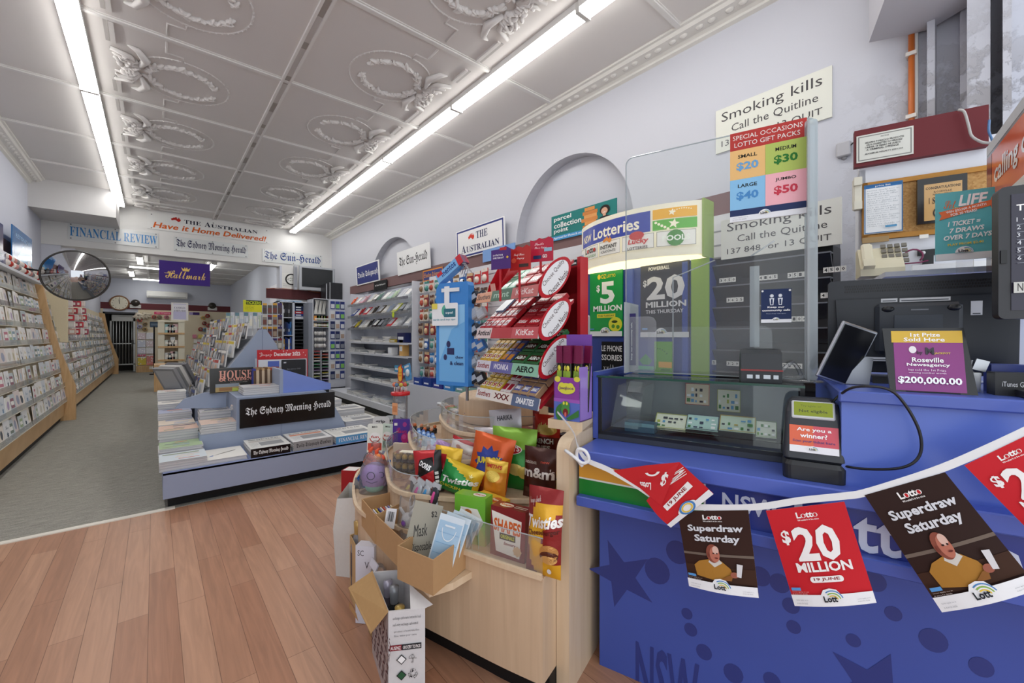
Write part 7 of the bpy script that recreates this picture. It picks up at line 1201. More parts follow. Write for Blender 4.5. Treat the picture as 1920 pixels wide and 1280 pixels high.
# paper bag with bubble wrap, second carton behind
p = onZ(650, 1090, 0); t = empty('paper_bag', (p.x + .03, p.y + .02, 0), CR + .35, 'tall white paper bag leaning against the end of the sweets counter', 'bag')
b = MB(); w, d, h = .18, .13, .47
v = [(-w / 2, 0, 0), (w / 2, 0, 0), (w / 2, d, 0), (-w / 2, d, 0), (-w / 2 - .012, -.01, h * .55), (w / 2, -.006, h * .55), (w / 2, d, h * .55), (-w / 2 - .012, d, h * .55), (-w / 2 + .006, .0, h - .05), (w / 2, .004, h - .03), (w / 2, d - .01, h), (-w / 2 + .008, d - .02, h)]
b.add(v, [(3, 2, 1, 0)] + [(k * 4 + i, k * 4 + (i + 1) % 4, k * 4 + 4 + (i + 1) % 4, k * 4 + 4 + i) for k in range(2) for i in range(4)], '#d7d5d0', 'board'); A = Art(b, y=-.012); 
part('bag_body', b, t); b = MB(); b.tube([(-w / 2 - .014, .05, .14), (-w / 2 - .03, .05, .24), (-w / 2 - .02, .05, .34)], .005, '#26304a', 'cloth', 6); part('cord_handle', b, t, 'navy cord handle')
b = MB(); M = TR(.02, .06, 0)
b.prism([(-.05, .02), (.05, .02), (.06, .40), (-.03, .52), (-.05, .42)], -.004, .004, 'y', '#8f9296', 'foil', M)
for i in range(7):
    for j in range(3): b.ball((-.03 + .03 * j, -.006, .28 + i * .028), (.012, .006, .010), '#aeb1b5' if (i + j) % 2 else '#55585d', 'gloss', 8, M)
thing('blister_sheet', b, 'grey blister packed sheet standing in the white paper bag', 'packet', loc=t.location, rot=CR + .35)
Fs, Rs, Ls = onZ(667, 1023, .31), onZ(702, 1012, .31), onZ(656, 1002, .31)
b, *_ = fbox(Fs, Ls, Rs, .003, .31, .004, '#c2a276'); thing('cardboard_carton', b, 'tall brown carton of bottles beside the white paper bag', 'carton')
for i, (px, py, l) in enumerate(((655, 990, 'left'), (668, 985, 'right'))):
    P = (Ls + Rs) / 2 + (Rs - Ls) * (.22 if i else -.18); bottle(Vector((P.x, P.y, 0)), .06 + .02 * i, '#8a888c', '#b8975a', '#5a5458', 0, .33, .032, label='silver sparkling bottle with gold foil, %s of two in the tall brown carton' % l)
P = onZ(684, 1062, .26); b = MB(); b.box(-.045, 0, -.26, .045, .05, .09, '#dadbe6', 'gloss'); A = Art(b, mat='gloss'); A.text('SC', -.035, .045, -.005, .07, '#3a3a40', 'R'); A.text('V', .0, -.01, .02, .02, '#3a3a40'); thing('white_gift_box', b, 'tall white box with faint grey lettering beside the wine carton', 'box', loc=(P.x, P.y, .262), rot=CR + .4)
P = onZ(710, 1062, .30); b = MB(); b.ball((0, 0, .0), (.05, .035, .05), '#b9b8c4', 'film', 12); b.box(-.05, -.036, .02, .03, -.03, .05, '#cfd0dc', 'gloss', RX(-.4)); b.box(-.045, -.03, -.26, .04, .03, -.04, '#9a7d58', 'board'); thing('wrapped_packet', b, 'clear wrapped packet behind the brown flap', 'packet', loc=(P.x, P.y, .305 - .045 + .003), rot=CR - .4)
P = onZ(655, 892, .34); b = MB(); b.box(-.06, 0, -.34, .05, .09, .03, '#a8202a', 'gloss'); b.box(-.05, .006, .0301, .04, .084, .031, '#e9e4e0'); thing('red_carton', b, 'red carton behind the white paper bag', 'carton', loc=(P.x, P.y, .345), rot=CR + .4)
# ================================================================ NEWSPAPER STAND AND MAGAZINE RACK
gb = '#97a3ba'; R7 = random.Random(21)
ns = empty('newspaper_stand', (0, 0, 0), 0, 'blue grey stepped newspaper stand on a black kick board', 'stand')
b = MB(); b.box(.08, 4.13, .004, 1.8, 5.68, .09, '#111214', 'paint'); part('kick_board', b, ns)
b = MB(); b.box(.05, 4.05, .085, 1.8, 4.07, .277, '#9aa5bf', 'paint'); b.box(.05, 4.07, .085, .07, 6.3, .277, '#939fb8', 'paint'); b.box(.05, 4.05, .262, 1.8, 5.68, .280, '#8d9cc6', 'paint'); b.box(.05, 5.68, .262, .30, 6.3, .280, '#8d9cc6', 'paint'); b.box(1.78, 4.07, .085, 1.8, 5.68, .262, '#939fb8', 'paint'); part('deck', b, ns)
b = MB(); b.prism([(.30, .281), (1.56, .281), (1.52, .40), (1.34, .74), (.57, .74), (.57, .44), (.30, .44)], 4.52, 5.3, 'y', gb, 'paint'); b.box(.93, 4.518, .281, .934, 4.52, .74, '#7f8ba3', 'paint'); part('riser_block', b, ns)
for k in range(7): z = .28 + .05 * k; b = MB(); b.box(.05, 4.10 + .3 * k, .2, .295, 4.38 + .3 * k, z, gb, 'paint') if k else None; part('step', b, ns) if k else None
a, c, d, e = onY(530, 692, 4.62), onY(619, 718, 4.62), onY(619, 738, 4.62), onY(530, 743, 4.62); b = MB(); b.prism([(e.x, .741), (d.x, .741), (c.x, c.z), (a.x, a.z)], 4.60, 4.62, 'y', '#7a90d6', 'paint'); b.box(a.x - .03, 4.60, .741, a.x, 4.95, a.z, gb, 'paint'); part('bin_panel', b, ns, 'lilac blue bin panel')
pts = [onY(x, y, 5.1) for x, y in ((328, 765), (345, 748), (383, 736), (424, 736), (424, 765))]; b = MB(); b.prism([(p.x, p.z) for p in pts], 5.10, 5.13, 'y', gb, 'paint'); part('gusset', b, ns)
P, w, h = rY(449, 752, 803, 619, 4.50); b = MB(); b.box(P.x, 4.485, P.z, 1.42, 4.505, P.z + .262, '#0f0f11', 'gloss'); A = Art(b, TR(P.x, 4.485, P.z), 'gloss'); w = 1.42 - P.x; A.text('The Sydney Morning Herald', .055 * w, .36 * .262, .955 * w, .70 * .262, '#e4e4e6', 'F'); thing('newspaper_sign', b, 'black board with white gothic lettering fixed to the newspaper stand', 'sign')
def pile(x0, x1, y0, y1, z, h, c, lab, band=None, txt=None, tc='#ffffff', art=None, name='newspaper_pile', cat='newspapers', group=None, rz=0):
    t = empty(name, ((x0 + x1) / 2, (y0 + y1) / 2, z + .001), rz, lab, cat, group); X, Y = (x1 - x0) / 2, (y1 - y0) / 2; n = max(2, min(9, int(h / .009))); b = MB(); q = random.Random(int(x0 * 999 + y0 * 77))
    for i in range(n): e = q.uniform(-.006, .006); b.box(-X + e, -Y + q.uniform(0, .008), h * i / n, X + e, Y, h * (i + .94) / n, '#d2d1d2' if i % 2 else '#bfc0c3')
    A = Art(b, TR(-X, Y, h * .99) @ RX(-R90) @ TR(0, 0, 0)); M = TR(-X, -Y, h * .995) @ RX(-R90); A = Art(b, M); W, D = 2 * X, 2 * Y
    A.rect(.0, 0, W, D, c)
    if art: art(A, W, D)
    else:
        for i in range(4): A.rect(q.uniform(.05, .5) * W, (.15 + .2 * i) * D, q.uniform(.6, .97) * W, (.15 + .2 * i + q.uniform(.05, .14)) * D, q.choice(['#c9897a', '#8a9ac0', '#b8bcc4', '#9aa58a', '#d9cfc4', '#6f7480']))
    part('stack', b, t)
    if band:
        b = MB(); b.box(-X, -Y - .004, 0, X, -Y + .002, h, band, 'gloss'); A = Art(b, TR(-X, -Y - .004, 0), 'gloss')
        if txt: A.text(txt, .06 * W, .25 * h, .94 * W, .78 * h, tc, 'F' if 'Morning' in txt or 'Daily' in txt else 'S')
        part('front_band', b, t)
    return t
def npa(h1, col):
    def f(A, W, D):
        A.text(h1, .1 * W, .80 * D, .9 * W, .92 * D, '#33343a', 'F'); A.rect(.08 * W, .62 * D, .92 * W, .76 * D, col); A.rect(.3 * W, .2 * D, .9 * W, .55 * D, '#9a9c9f'); A.fine(.06 * W, .1 * D, .27 * W, .55 * D, 5, '#8a8b90')
    return f
ex = [onY(x, 870, 4.1).x for x in (374, 463, 469, 543, 549, 622, 628, 694)]
pile(ex[0], ex[1], 4.08, 4.46, .28, .035, '#e9e7e2', 'low folded white newspaper pile with a bird picture, leftmost on the front deck', art=lambda A, W, D: (A.poly([(.3 * W, .35 * D), (.8 * W, .6 * D), (.85 * W, .68 * D), (.5 * W, .5 * D)], '#77756c'), A.poly([(.2 * W, .3 * D), (.32 * W, .42 * D), (.3 * W, .3 * D)], '#7f93c0')))
pile(ex[2], ex[3], 4.07, 4.47, .28, .075, '#dcdcd9', 'newspaper pile with a black gothic lettered front band', '#141417', 'The Sydney Morning Herald', art=npa('Sydney', '#c9c5c0'))
pile(ex[4], ex[5], 4.07, 4.47, .28, .082, '#dedede', 'newspaper pile with a grey lettered front band and an orange strip', '#9c9c9e', 'Daily Telegraph Sunday', '#2b2b30', art=npa('Daily Telegraph', '#d8957a'))
pile(ex[6], ex[7] + .05, 4.07, 4.47, .28, .07, '#e6e5e0', 'newspaper pile with a pale blue lettered front band', '#5ea3d8', 'FINANCIAL REVIEW', '#eef4fa', art=npa('Review', '#d5d5d2'))
LN7 = ['nearest', 'second', 'third', 'fourth', 'fifth', 'sixth', 'farthest']
for k in range(7):
    pile(.03, .32 - .008 * k, 4.08 + .3 * k, 4.36 + .3 * k, .28 + .05 * k, [.075, .06, .10, .055, .07, .07, .11][k], ['#cfd8de', '#a9bf9a', '#d8b8a8', '#e0d2c2', '#a7acc4', '#dedbd6', '#d6d6d4'][k], '%s magazine pile along the aisle side of the newspaper stand' % LN7[k], name='magazine_pile', cat='magazines')
pile(.31, .60, 4.53, 4.80, .44, .085, '#d5bdb0', 'magazine pile on the low step left of the black board', name='magazine_pile', cat='magazines')
pile(.33, .60, 4.90, 5.15, .44, .14, '#c9c6c8', 'taller magazine pile behind the one left of the black board', name='magazine_pile', cat='magazines')
P, Q = onY(455, 750, 4.66), onY(525, 745, 4.66); pile(P.x, Q.x - .01, 4.62, 4.9, .741, .075, '#b9babd', 'grey magazine pile on top of the stand left of the lilac panel', name='magazine_pile', cat='magazines')
for k, (x0, y0, z, h) in enumerate(((1.58, 4.62, .281, .09), (1.575, 5.00, .281, .16), (1.40, 5.31, .281, .24))): pile(x0, x0 + .36, y0, y0 + .36, z, h, '#dddcd8', '%s newspaper pile on the right flank of the newspaper stand' % ['front', 'middle', 'rear'][k], art=npa('News', '#c4c6c9'))
P = onY(436, 742, 4.75); pile(P.x, P.x + .1, 4.72, 4.92, .60, .04, '#d9c9c0', 'small curling magazine pile at the left end of the black board', name='magazine_pile', cat='magazines', rz=-.2)
# boxed magazine header, upright magazines, calendar box
P, w, h = rY(393, 691, 737, 474, 5.09)
def hg(A, w, h): A.text('HOUSE', .20 * w, .55 * h, .98 * w, .90 * h, '#e3a18f', 'S'); A.text('&', .20 * w, .46 * h, .36 * w, .68 * h, '#e3a18f', 'S'); A.text('GARDEN', .40 * w, .46 * h, .96 * w, .60 * h, '#e3a18f', 'S'); A.rect(.12 * w, .03 * h, .68 * w, .33 * h, '#b7a06a'); A.rect(.12 * w, .22 * h, .66 * w, .36 * h, '#8f98a0'); A.rect(.2 * w, .06 * h, .5 * w, .2 * h, '#9a7248'); A.rect(.5 * w, .04 * h, .64 * w, .16 * h, '#b9c45a'); A.text('Australia home of style', .45 * w, .38 * h, .86 * w, .42 * h, '#cfc9bd', res=1)
plate('magazine_header', hg, 'dark magazine header box with pink serif capitals above a house', 'header box', Vector((P.x, 5.06, P.z)), 0, w, h, .05, '#2b2c2a', 'gloss')
for i in range(10):
    x0 = onY(474 + i * 5.2, 700, 4.98).x; z1 = onY(480, 690 - (i % 3), 4.98).z; b = MB(); b.box(0, 0, 0, .034, .20, z1 - .745, ['#3f4a9a', '#b58f62', '#8a6a48', '#c2a27a', '#6f5238', '#b89468', '#a33a36', '#c8b49a', '#8f4a40', '#b5a08c'][i]); b.box(.004, -.001, .02, .03, 0, (z1 - .745) * .9, '#c9b49a' if i % 2 else '#5f4a3a'); thing('magazine', b, '%s upright magazine from the left in the bin beside the lilac panel' % ['first', 'second', 'third', 'fourth', 'fifth', 'sixth', 'seventh', 'eighth', 'ninth', 'tenth'][i], 'magazine', 'upright magazines in the stand bin', loc=(x0, 4.96, .742), rot=(-.05, 0, 0))
P, w, h = rY(482, 656, 706, 577, 5.45); t = empty('calendar_box', (P.x, 5.45, P.z - .12), 0, 'red and white calendar display box with white month lettering', 'display box'); h += .12
b = MB(); b.box(0, 0, -.28, w, .12, h - .10, '#dfe3ea', 'gloss'); b.box(0, 0, h - .10, w, .01, h, '#c6282f', 'gloss'); A = Art(b, mat='gloss'); A.text('December 2022', .32 * w, h - .075, .84 * w, h - .03, '#f4e6e4', 'H'); A.text('Jacquie', .05 * w, h - .08, .28 * w, h - .04, '#f0dcda', 'C'); A.frame(0, h - .34, w, h - .1, .012, '#b8323a'); A.rect(.2 * w, h - .22, .42 * w, h - .13, '#5a6fc0')
for i in range(14): A.ell(R7.uniform(.05, .95) * w, h - R7.uniform(.005, .095), .006, .006, '#e9b9b9', 8)
part('box', b, t); b = MB(); b.prism(rrect(.46 * w, h - .36, .95 * w, h - .12, .01), -.02, -.004, 'y', '#1b1c20', 'plastic'); A = Art(b, mat='plastic', y=-.02); A.text('diary planner 2023', .56 * w, h - .24, .84 * w, h - .22, '#9a9ca4', res=1); A.rect(.5 * w, h - .16, .55 * w, h - .145, '#c9cbd2'); part('black_folder', b, t, 'black folder clipped to the front')
# big triangular end panel and magazine rack behind it
mr = empty('magazine_rack', (0, 0, 0), 0, 'long sloping grey magazine rack behind a triangular end panel', 'rack')
tri = [onY(x, y, 5.7) for x, y in ((486, 617), (499, 617), (518, 645), (545, 715), (400, 735), (425, 694), (470, 640))]; b = MB(); b.prism([(p.x, p.z) for p in tri], 5.70, 5.73, 'y', '#98a5ba', 'paint'); b.box(tri[0].x + .03, 5.697, .9, tri[0].x + .036, 5.7, tri[0].z - .01, '#7d8aa0', 'paint'); part('end_panel', b, mr)
x0_, z0_, x1_, z1_ = .38, .52, .90, 1.30
b = MB(); b.prism([(x0_ - .04, .004), (x0_ - .04, z0_), (x1_, z1_), (x1_ + .1, z1_), (x1_ + .1, .004)], 5.73, 7.6, 'y', '#9aa0ac', 'paint'); b.prism([(x0_ - .04, .004), (x0_ - .04, z0_), (x1_, z1_ + .12), (x1_ + .1, z1_ + .12), (x1_ + .1, .004)], 7.6, 10.0, 'y', '#9aa0ac', 'paint'); part('sloping_body', b, mr)
for r in range(8):
    for sec, (ya, yb_, zt) in enumerate(((5.78, 7.58, z1_), (7.64, 9.95, z1_ + .12))):
        u = r / 7.2; b = MB(); x = x0_ + (x1_ - x0_) * u - .05; z = z0_ + (zt - z0_) * u - .0; b.box(x - .034, ya, z - .02, x + .03, yb_, z - .01, '#b9bec8', 'acrylic'); part('ledge', b, mr)
pal7 = ['#c9c9cc', '#8d8f95', '#dcdbd8', '#6b6d74', '#b5a7a0', '#a3a8b0', '#e2e0dc', '#54565d', '#c4b58f', '#9aa7b8', '#b4b6ba', '#7a4a4a']
protos = []
for c in pal7[:8]:
    b = MB(); b.box(-.095, -.007, 0, .095, .007, .25, c, 'gloss'); A = Art(b, TR(-.095, -.007, 0), 'gloss'); A.rect(.01, .2, .18, .24, R7.choice(['#eceae6', '#b8433f', '#3f4f8a', '#d9c24a'])); A.ell(.095, .11, .05, .07, R7.choice(['#d8b59c', '#b9bfc8', '#8a7a6a', '#c9cdd4'])); A.rect(.02, .02, .12, .05, '#e9e8e4'); b.box(.085, -.0069, .002, .0958, .0069, .248, '#dad9d6'); protos.append(b.data('magazine'))
RN = ['lowest', 'second', 'third', 'fourth', 'fifth', 'sixth', 'seventh', 'top']
for sec, (ya, yb_, zt) in enumerate(((5.84, 7.52, z1_), (7.72, 9.9, z1_ + .12))):
    n = 10 if sec == 0 else 12
    for r in range(8):
        for i in range(n):
            u = r / 7.2; o = bpy.data.objects.new('magazine', R7.choice(protos)); COL.objects.link(o); o.location = (x0_ + (x1_ - x0_) * u - .062, ya + (yb_ - ya) * (i + .5) / n, z0_ + (zt - z0_) * u - .009); o.rotation_euler = (-.14 + R7.uniform(-.06, .06), R7.uniform(-.06, .06), -R90 + R7.uniform(-.05, .28)); o.scale = (.82, 1, .78)
            l = 'magazine in the %s row of the %s rack section' % (RN[r], ['near', 'far'][sec]); tag(o, l, 'magazine', l)
# puzzle packs, stickers sign and dark hanging packs above the rack
P, w, h = rY(456, 562, 584, 491, 8.2); t_ = plate('stickers_sign', lambda A, w, h: (A.rect(.15 * w, .62 * h, w, h, '#23261c'), A.text('STICKERS', .05 * w, .66 * h, .95 * w, .92 * h, '#c9d83a', 'H'), A.fine(.1 * w, .1 * h, .6 * w, .55 * h, 4, '#6a6a2a')), 'yellow and black stickers sign above the magazine rack', 'sign', P, 0, w, h, .006, '#dcd832'); zst = P.z
b = MB(); b.box(-.01, 0, 1.30 - P.z, .01, .01, 0, '#c9c9c9', 'metal', TR(w / 2, .006, .02)); thing('sign_post', b, 'thin metal post of the stickers sign', 'post', loc=P)
for i in range(8):
    P, w, h = rY(424 + i * 8.4, 586 - (i % 2), 607, 431.5 + i * 8.4, 7.9); plate('puzzle_book', lambda A, w, h: [A.rect(R7.uniform(0, .8) * w, R7.uniform(0, .9) * h, R7.uniform(.3, 1) * w, R7.uniform(.1, 1) * h, R7.choice(['#dfe3ea', '#c2c9d2', '#e9e5d6', '#b9c4b4'])) for _ in range(5)] and A.rect(0, .8 * h, w, h, ['#6f8f9a', '#c9ccd2'][i % 2]), '%s puzzle book from the left on top of the magazine rack' % ['first', 'second', 'third', 'fourth', 'fifth', 'sixth', 'seventh', 'eighth'][i], 'book', Vector((P.x, 7.9, 1.425)), 0, w, P.z + h - 1.425, .02, '#d4d6d8', group='puzzle books on top of the rack')
b = MB(); b.box(-.02, -.02, 0, .02, .02, 1.86, '#b9bcc2', 'metal'); b.box(-.16, -.16, 0, .16, .16, .03, '#8a8d92', 'metal'); P = onY(500, 600, 8.6); SP = Vector((P.x + .25, 8.6, .003)); thing('spinner_stand', b, 'slim spinner stand of hanging packs behind the triangular end panel', 'stand', loc=SP)
for i in range(20):
    px, py = 483 + (i % 5) * 9.5, 568 + (i // 5) * 22; P, w, h = rY(px, py, py + 20, px + 8, 8.55 + .02 * (i % 2)); plate('hanging_pack', lambda A, w, h: (A.rect(.1 * w, .1 * h, .9 * w, .55 * h, R7.choice(['#7a4038', '#4b3a36', '#b09a86', '#d8d2c8'])), A.rect(0, .8 * h, w, h, R7.choice(['#3f2f6a', '#c9c3b8', '#d9a23a', '#8a2f3a']))), '%s pack of the %s row on the spinner behind the end panel' % (['first', 'second', 'third', 'fourth', 'fifth'][i % 5], ['top', 'second', 'third', 'lowest'][i // 5]), 'hanging pack', P, 0, w, h, .012, R7.choice(['#6b4a44', '#57504e', '#8f857c', '#4a3a52']), 'gloss', group='packs on the spinner stand')
# cream gift tower with its sign, dark post and tilted boxes at the aisle
P = onZ(304, 712, 0); yT = P.y; xl, xr = onY(296, 650, yT).x, onY(346, 650, yT).x; zt = onY(300, 600, yT).z; w = xr - xl
t = empty('gift_tower', (xl, yT, .003), 0, 'tall cream gift tower with timber shelves by the aisle', 'display tower')
for x in (0, w - .15): b = MB(); b.box(x, 0, 0, x + .15, .12, zt, '#e6e0cc', 'paint'); part('upright', b, t)
for z in (.18, .55, .95, 1.35, zt - .06): b = MB(); b.box(.0, -.02, z, w, .5, z + .05, '#8f6a4c' if z < zt - .1 else '#e6e0cc', 'oak' if z < zt - .1 else 'paint'); part('shelf', b, t)
b = MB(); b.box(0, .48, 0, w, .5, zt, '#d9cdb4', 'paint'); part('back', b, t)
for r, z in enumerate((.23, .60, 1.0, 1.40)):
    for i in range(4): hh = R7.uniform(.16, .27); b = MB(); b.box(-.055, -.05, 0, .055, .05, hh, R7.choice(['#dfe3e6', '#8fc0c4', '#e9dcd6', '#5a7f96', '#cfd9d0', '#e6b9bc', '#ece8dd']), 'gloss'); b.box(-.04, -.051, hh * .3, .04, -.05, hh * .7, '#f1efe8'); thing('gift_box', b, '%s gift box from the left on the %s shelf of the cream tower' % (['first', 'second', 'third', 'fourth'][i], ['lowest', 'second', 'third', 'top'][r]), 'gift box', 'gift boxes in the cream tower', loc=(xl + .215 + (w - .43) * i / 3, yT + .12, z + .007))
P, w2, h2 = rY(321, 567, 600, 353, yT + .05); plate('tower_sign', lambda A, w, h: (A.rect(.12 * w, .06 * h, .88 * w, .94 * h, '#c6c3e0'), A.rect(.12 * w, .5 * h, .88 * w, .9 * h, '#e4e2ea'), A.text('CANDLES', .18 * w, .66 * h, .82 * w, .76 * h, '#6a6480', 'S'), A.text('& DIFFUSERS', .15 * w, .5 * h, .85 * w, .6 * h, '#6a6480', 'S')), 'white framed sign with lilac print on top of the cream tower', 'sign', Vector((P.x, yT + .05, zt + .004)), 0, w2, P.z + h2 - zt, .03, '#e6e2de')
P = onZ(289, 702, 0); b = MB(); z9 = onY(289, 612, P.y).z; b.tube([(0, 0, 0), (0, 0, z9)], .022, '#1d1c1e', 'metal', 8); b.box(-.12, -.12, 0, .12, .12, .03, '#1d1c1e', 'metal'); thing('black_post', b, 'slim black post stand beside the cream tower', 'post', loc=(P.x, P.y, .003))
P = onZ(298, 745, 0); b = MB(); zz = .72; b.box(-.2, 0, 0, .35, .9, .62, '#a07d5c', 'oak'); thing('low_table', b, 'low timber table between the gift tower and the magazine rack', 'table', loc=(P.x + .12, P.y + 1.2, .003))
for k in range(3): b = MB(); b.box(-.15, -.02, 0, .15, .02, .30, ['#8f9093', '#c9c7c4', '#6f6f74'][k], 'gloss'); b.box(-.12, -.021, .03, .12, -.02, .27, '#b5b6b8'); q = onY(298 + 14 * k, 738, 6.6); thing('framed_box', b, 'grey boxed frame %s at the aisle end of the magazine rack' % ['lying lowest', 'leaning in the middle', 'leaning behind'][k], 'box', loc=(.20 + .06 * k, 6.50 + .12 * k, .66 + .02 * k), rot=(.5, 0, -.9))
b = MB(); b.box(.05, 6.32, .004, .34, 6.95, .60, gb, 'paint'); part('end_step', b, ns)
# ================================================================ GREETING CARD RACKS ON THE LEFT
R8 = random.Random(31)
PF = [(.30, -1.045), (.55, -1.07), (.85, -1.13), (1.12, -1.205), (1.5, -1.285), (1.87, -1.345), (2.06, -1.37)]
def xf(z):
    for (a, xa), (c, xc) in zip(PF, PF[1:]):
        if z <= c: return xa + (xc - xa) * (z - a) / (c - a)
    return PF[-1][1]
def rack(label, y0, y1, rows, zrow, nm):
    t = empty('card_rack', (XL, y0, 0), 0, label, 'card rack'); o = lambda x: x - XL; L = y1 - y0
    b = MB(); b.box(.01, 0, .09, o(-1.05), L, .28, '#ffffff', 'oak'); part('base_panel', b, t); b = MB(); b.box(.01, 0, .004, o(-1.09), L, .09, '#1d1c1b', 'paint'); part('kick_board', b, t)
    b = MB(); b.prism([(.01, .28), (o(-1.10), .28)] + [(max(.02, o(x) - .05), z) for z, x in PF] + [(.012, 2.06)], 0, L, 'y', '#ffffff', 'melamine'); part('sloping_back', b, t)
    for y in ([L - .04] if nm == 'near' else [0, L - .04]):
        b = MB(); b.prism([(.01, .0), (o(-.93), .0), (o(-.93), .52)] + [(o(x) + .10, z) for z, x in PF[2:]] + [(.01, 2.10)], y, y + .04, 'y', '#ffffff', 'oak'); part('end_panel', b, t)
    for r in range(rows): z = zrow(r); b = MB(); x = o(xf(z)); b.box(max(.02, x - .03), 0, z - .006, x + .031, L - .05, z, '#e6dfd0', 'paint'); part('ledge', b, t); b = MB(); b.box(x + .028, 0, z, x + .0295, L - .05, z + .06, '#ffffff', 'acrylic'); part('clear_pocket', b, t)
    return t
zr8 = lambda r: .31 + .18 * r
zr8n = lambda r: .31 + .222 * r
rack('near card rack with oak end panel and clear pockets on the left wall', 4.9, 9.40, 8, zr8n, 'near')
rack('far card rack with an oak end panel running to the rear of the shop', 9.42, 19.75, 9, zr8, 'far')
cp = ['#efece8', '#e6e3e2', '#d9dde2', '#efe6dc', '#cfd5d9', '#f2f0ee', '#e2d6d2', '#c4ccd0', '#e9e9ea']; cs = []
for k in range(16):
    b = MB(); h = [.171, .162, .173][k % 3]; b.box(-.073, -.003, 0, .073, .003, h, cp[k % 9]); A = Art(b, TR(-.065, -.003, 0)); c = ['#b9a7c4', '#8fa6b5', '#d8b7a8', '#5a5f66', '#a9b897', '#c9a94f', '#b8c8d4', '#9a6f7a', '#3f4f5f', '#d4cfc4', '#c47f8f', '#7a94b0', '#c9c2a0', '#7f8a80', '#d9a48a', '#a0a4b8'][k]
    if k % 3 == 0: A.ell(.065, h * .55, .035, .04, c, 14)
    elif k % 3 == 1: A.rect(.02, h * .3, .11, h * .8, c); A.rect(.03, h * .45, .1, h * .65, '#f4f2ee')
    else: A.text('Love', .03, h * .6, .10, h * .75, c, 'C'); A.star(.065, h * .35, .025, c, .6, 6)
    A.text('wishes', .03, h * .12, .10, h * .18, '#7a7a80', 'R', res=1); cs.append(b.data('greeting_card'))
rn = ['lowest', 'second', 'third', 'fourth', 'fifth', 'sixth', 'seventh', 'eighth', 'top']; ind = 0; sb = MB(); nb = 0
for nm, y0, y1, n in (('near', 4.95, 9.32, 23), ('far', 9.50, 19.65, 62)):
    for i in range(n):
        for r in range(9):
            if R8.random() < .06: continue
            z = (zr8n if nm == 'near' else zr8)(r); y = y0 + (y1 - y0) * (i + .5) / n + R8.uniform(-.02, .02)
            if nm == 'near' and (y < 5.7 or r == 8): continue
            K = 1.24 if nm == 'near' else 1
            M = Matrix.LocRotScale(Vector((xf(z) + .018 + R8.uniform(-.006, .004), y, z + .001)), __import__('mathutils').Euler((-.09 - .08 * R8.random(), R8.uniform(-.02, .02), R90 + R8.uniform(-.07, .07))), Vector((K * R8.uniform(.85, 1.08), 1, K * R8.uniform(.85, 1))))
            if ind < 300:
                o = bpy.data.objects.new('greeting_card', R8.choice(cs)); COL.objects.link(o); o.matrix_world = M; ind += 1; l = 'greeting card in the %s row of the %s left rack' % (rn[r], nm) + ('' if nm == 'near' else ' at its near end'); tag(o, l, 'greeting card', l)
            else:
                sb.box(-.075, -.003, 0, .075, .003, .171, R8.choice(cp), M=M); sb.box(-.04, -.0035, .05, .04, -.003, .15, R8.choice(['#b9a7c4', '#8fa6b5', '#d8b7a8', '#6a6f76', '#c9b98f', '#efefef', '#9a8f94']), M=M)
o = sb.build('greeting_cards'); tag(o, 'pale greeting cards filling the rows of the far rack', 'greeting cards', kind='stuff')
# signs, toys and the convex mirror above the racks
def sL(name, art, label, xl, yt, yb, xr, X, col, **k):
    a, c, d = onX(xl, yt, X), onX(xl, yb, X), onX(xr, yt, X); return plate(name, art, label, 'poster', c, R90, abs(d.y - a.y), a.z - c.z, .01, col, 'gloss', **k)
b = MB(); b.box(XL + .002, 4.9, 2.07, XL + .16, 9.3, 2.10, '#dcdde2', 'paint'); b.box(XL + .002, 4.9, 2.10, XL + .02, 9.3, 2.5, '#8f7270', 'paint'); struct('trim_14', b)
sL('blue_poster', lambda A, w, h: (A.poly([(.1 * w, 0), (w, 0), (w, .5 * h), (.5 * w, .6 * h)], '#6fb3e2'), A.text('BEYOND IT', .15 * w, .72 * h, .9 * w, .84 * h, '#a9cbe8', 'B'), A.ell(.85 * w, .2 * h, .1 * w, .08 * h, '#e4f0f8')), 'glossy blue poster standing above the near card rack', 23, 420, 490, 60, XL + .10, '#2f6fae')
sL('news_sign', lambda A, w, h: A.text('Daily News', .05 * w, .35 * h, .9 * w, .75 * h, '#c9cfe4', 'F'), 'navy sign with pale gothic lettering above the near card rack', -25, 452, 482, 22, XL + .12, '#3f4778')
sL('navy_poster', lambda A, w, h: A.rect(.0, 0, w, .1 * h, '#d98a3a'), 'navy and orange poster edge at the left border of the photo', -30, 395, 462, 6, XL + .08, '#4a3f6a')
for k in range(14):
    y = 7.5 + k * .13; b = MB(); c = ['#d9cfc8', '#b8433a', '#efe9e2', '#c98f8a', '#8a8a8c', '#e6dfd6'][k % 6]; b.ball((0, 0, .05), (.07, .06, .05), c, 'cloth', 10); b.ball((.01, 0, .12), (.045, .045, .045), c, 'cloth', 10)
    for s in (-1, 1): b.ball((.0, .035 * s, .155), (.015, .015, .02), c, 'cloth', 6)
    thing('soft_toy', b, '%s soft toy sitting on top of the near card rack, %s along' % (['beige', 'red', 'white', 'pink', 'grey', 'cream'][k % 6], ['first', 'second', 'third', 'fourth', 'fifth', 'sixth', 'seventh', 'eighth', 'ninth', 'tenth', 'eleventh', 'twelfth', 'thirteenth', 'fourteenth'][k]), 'soft toy', 'soft toys on the card rack', loc=(XL + .085, y, 2.105))
mp = onD(143, 517, 5.75); t = empty('convex_mirror', mp, 0, 'round convex security mirror above the end of the near card rack', 'mirror')
dr = (Vector((.2, 0, 1.2)) - mp); dr.normalize(); rot = dr.to_track_quat('Z', 'Y').to_euler(); t.rotation_euler = rot; R_ = .335
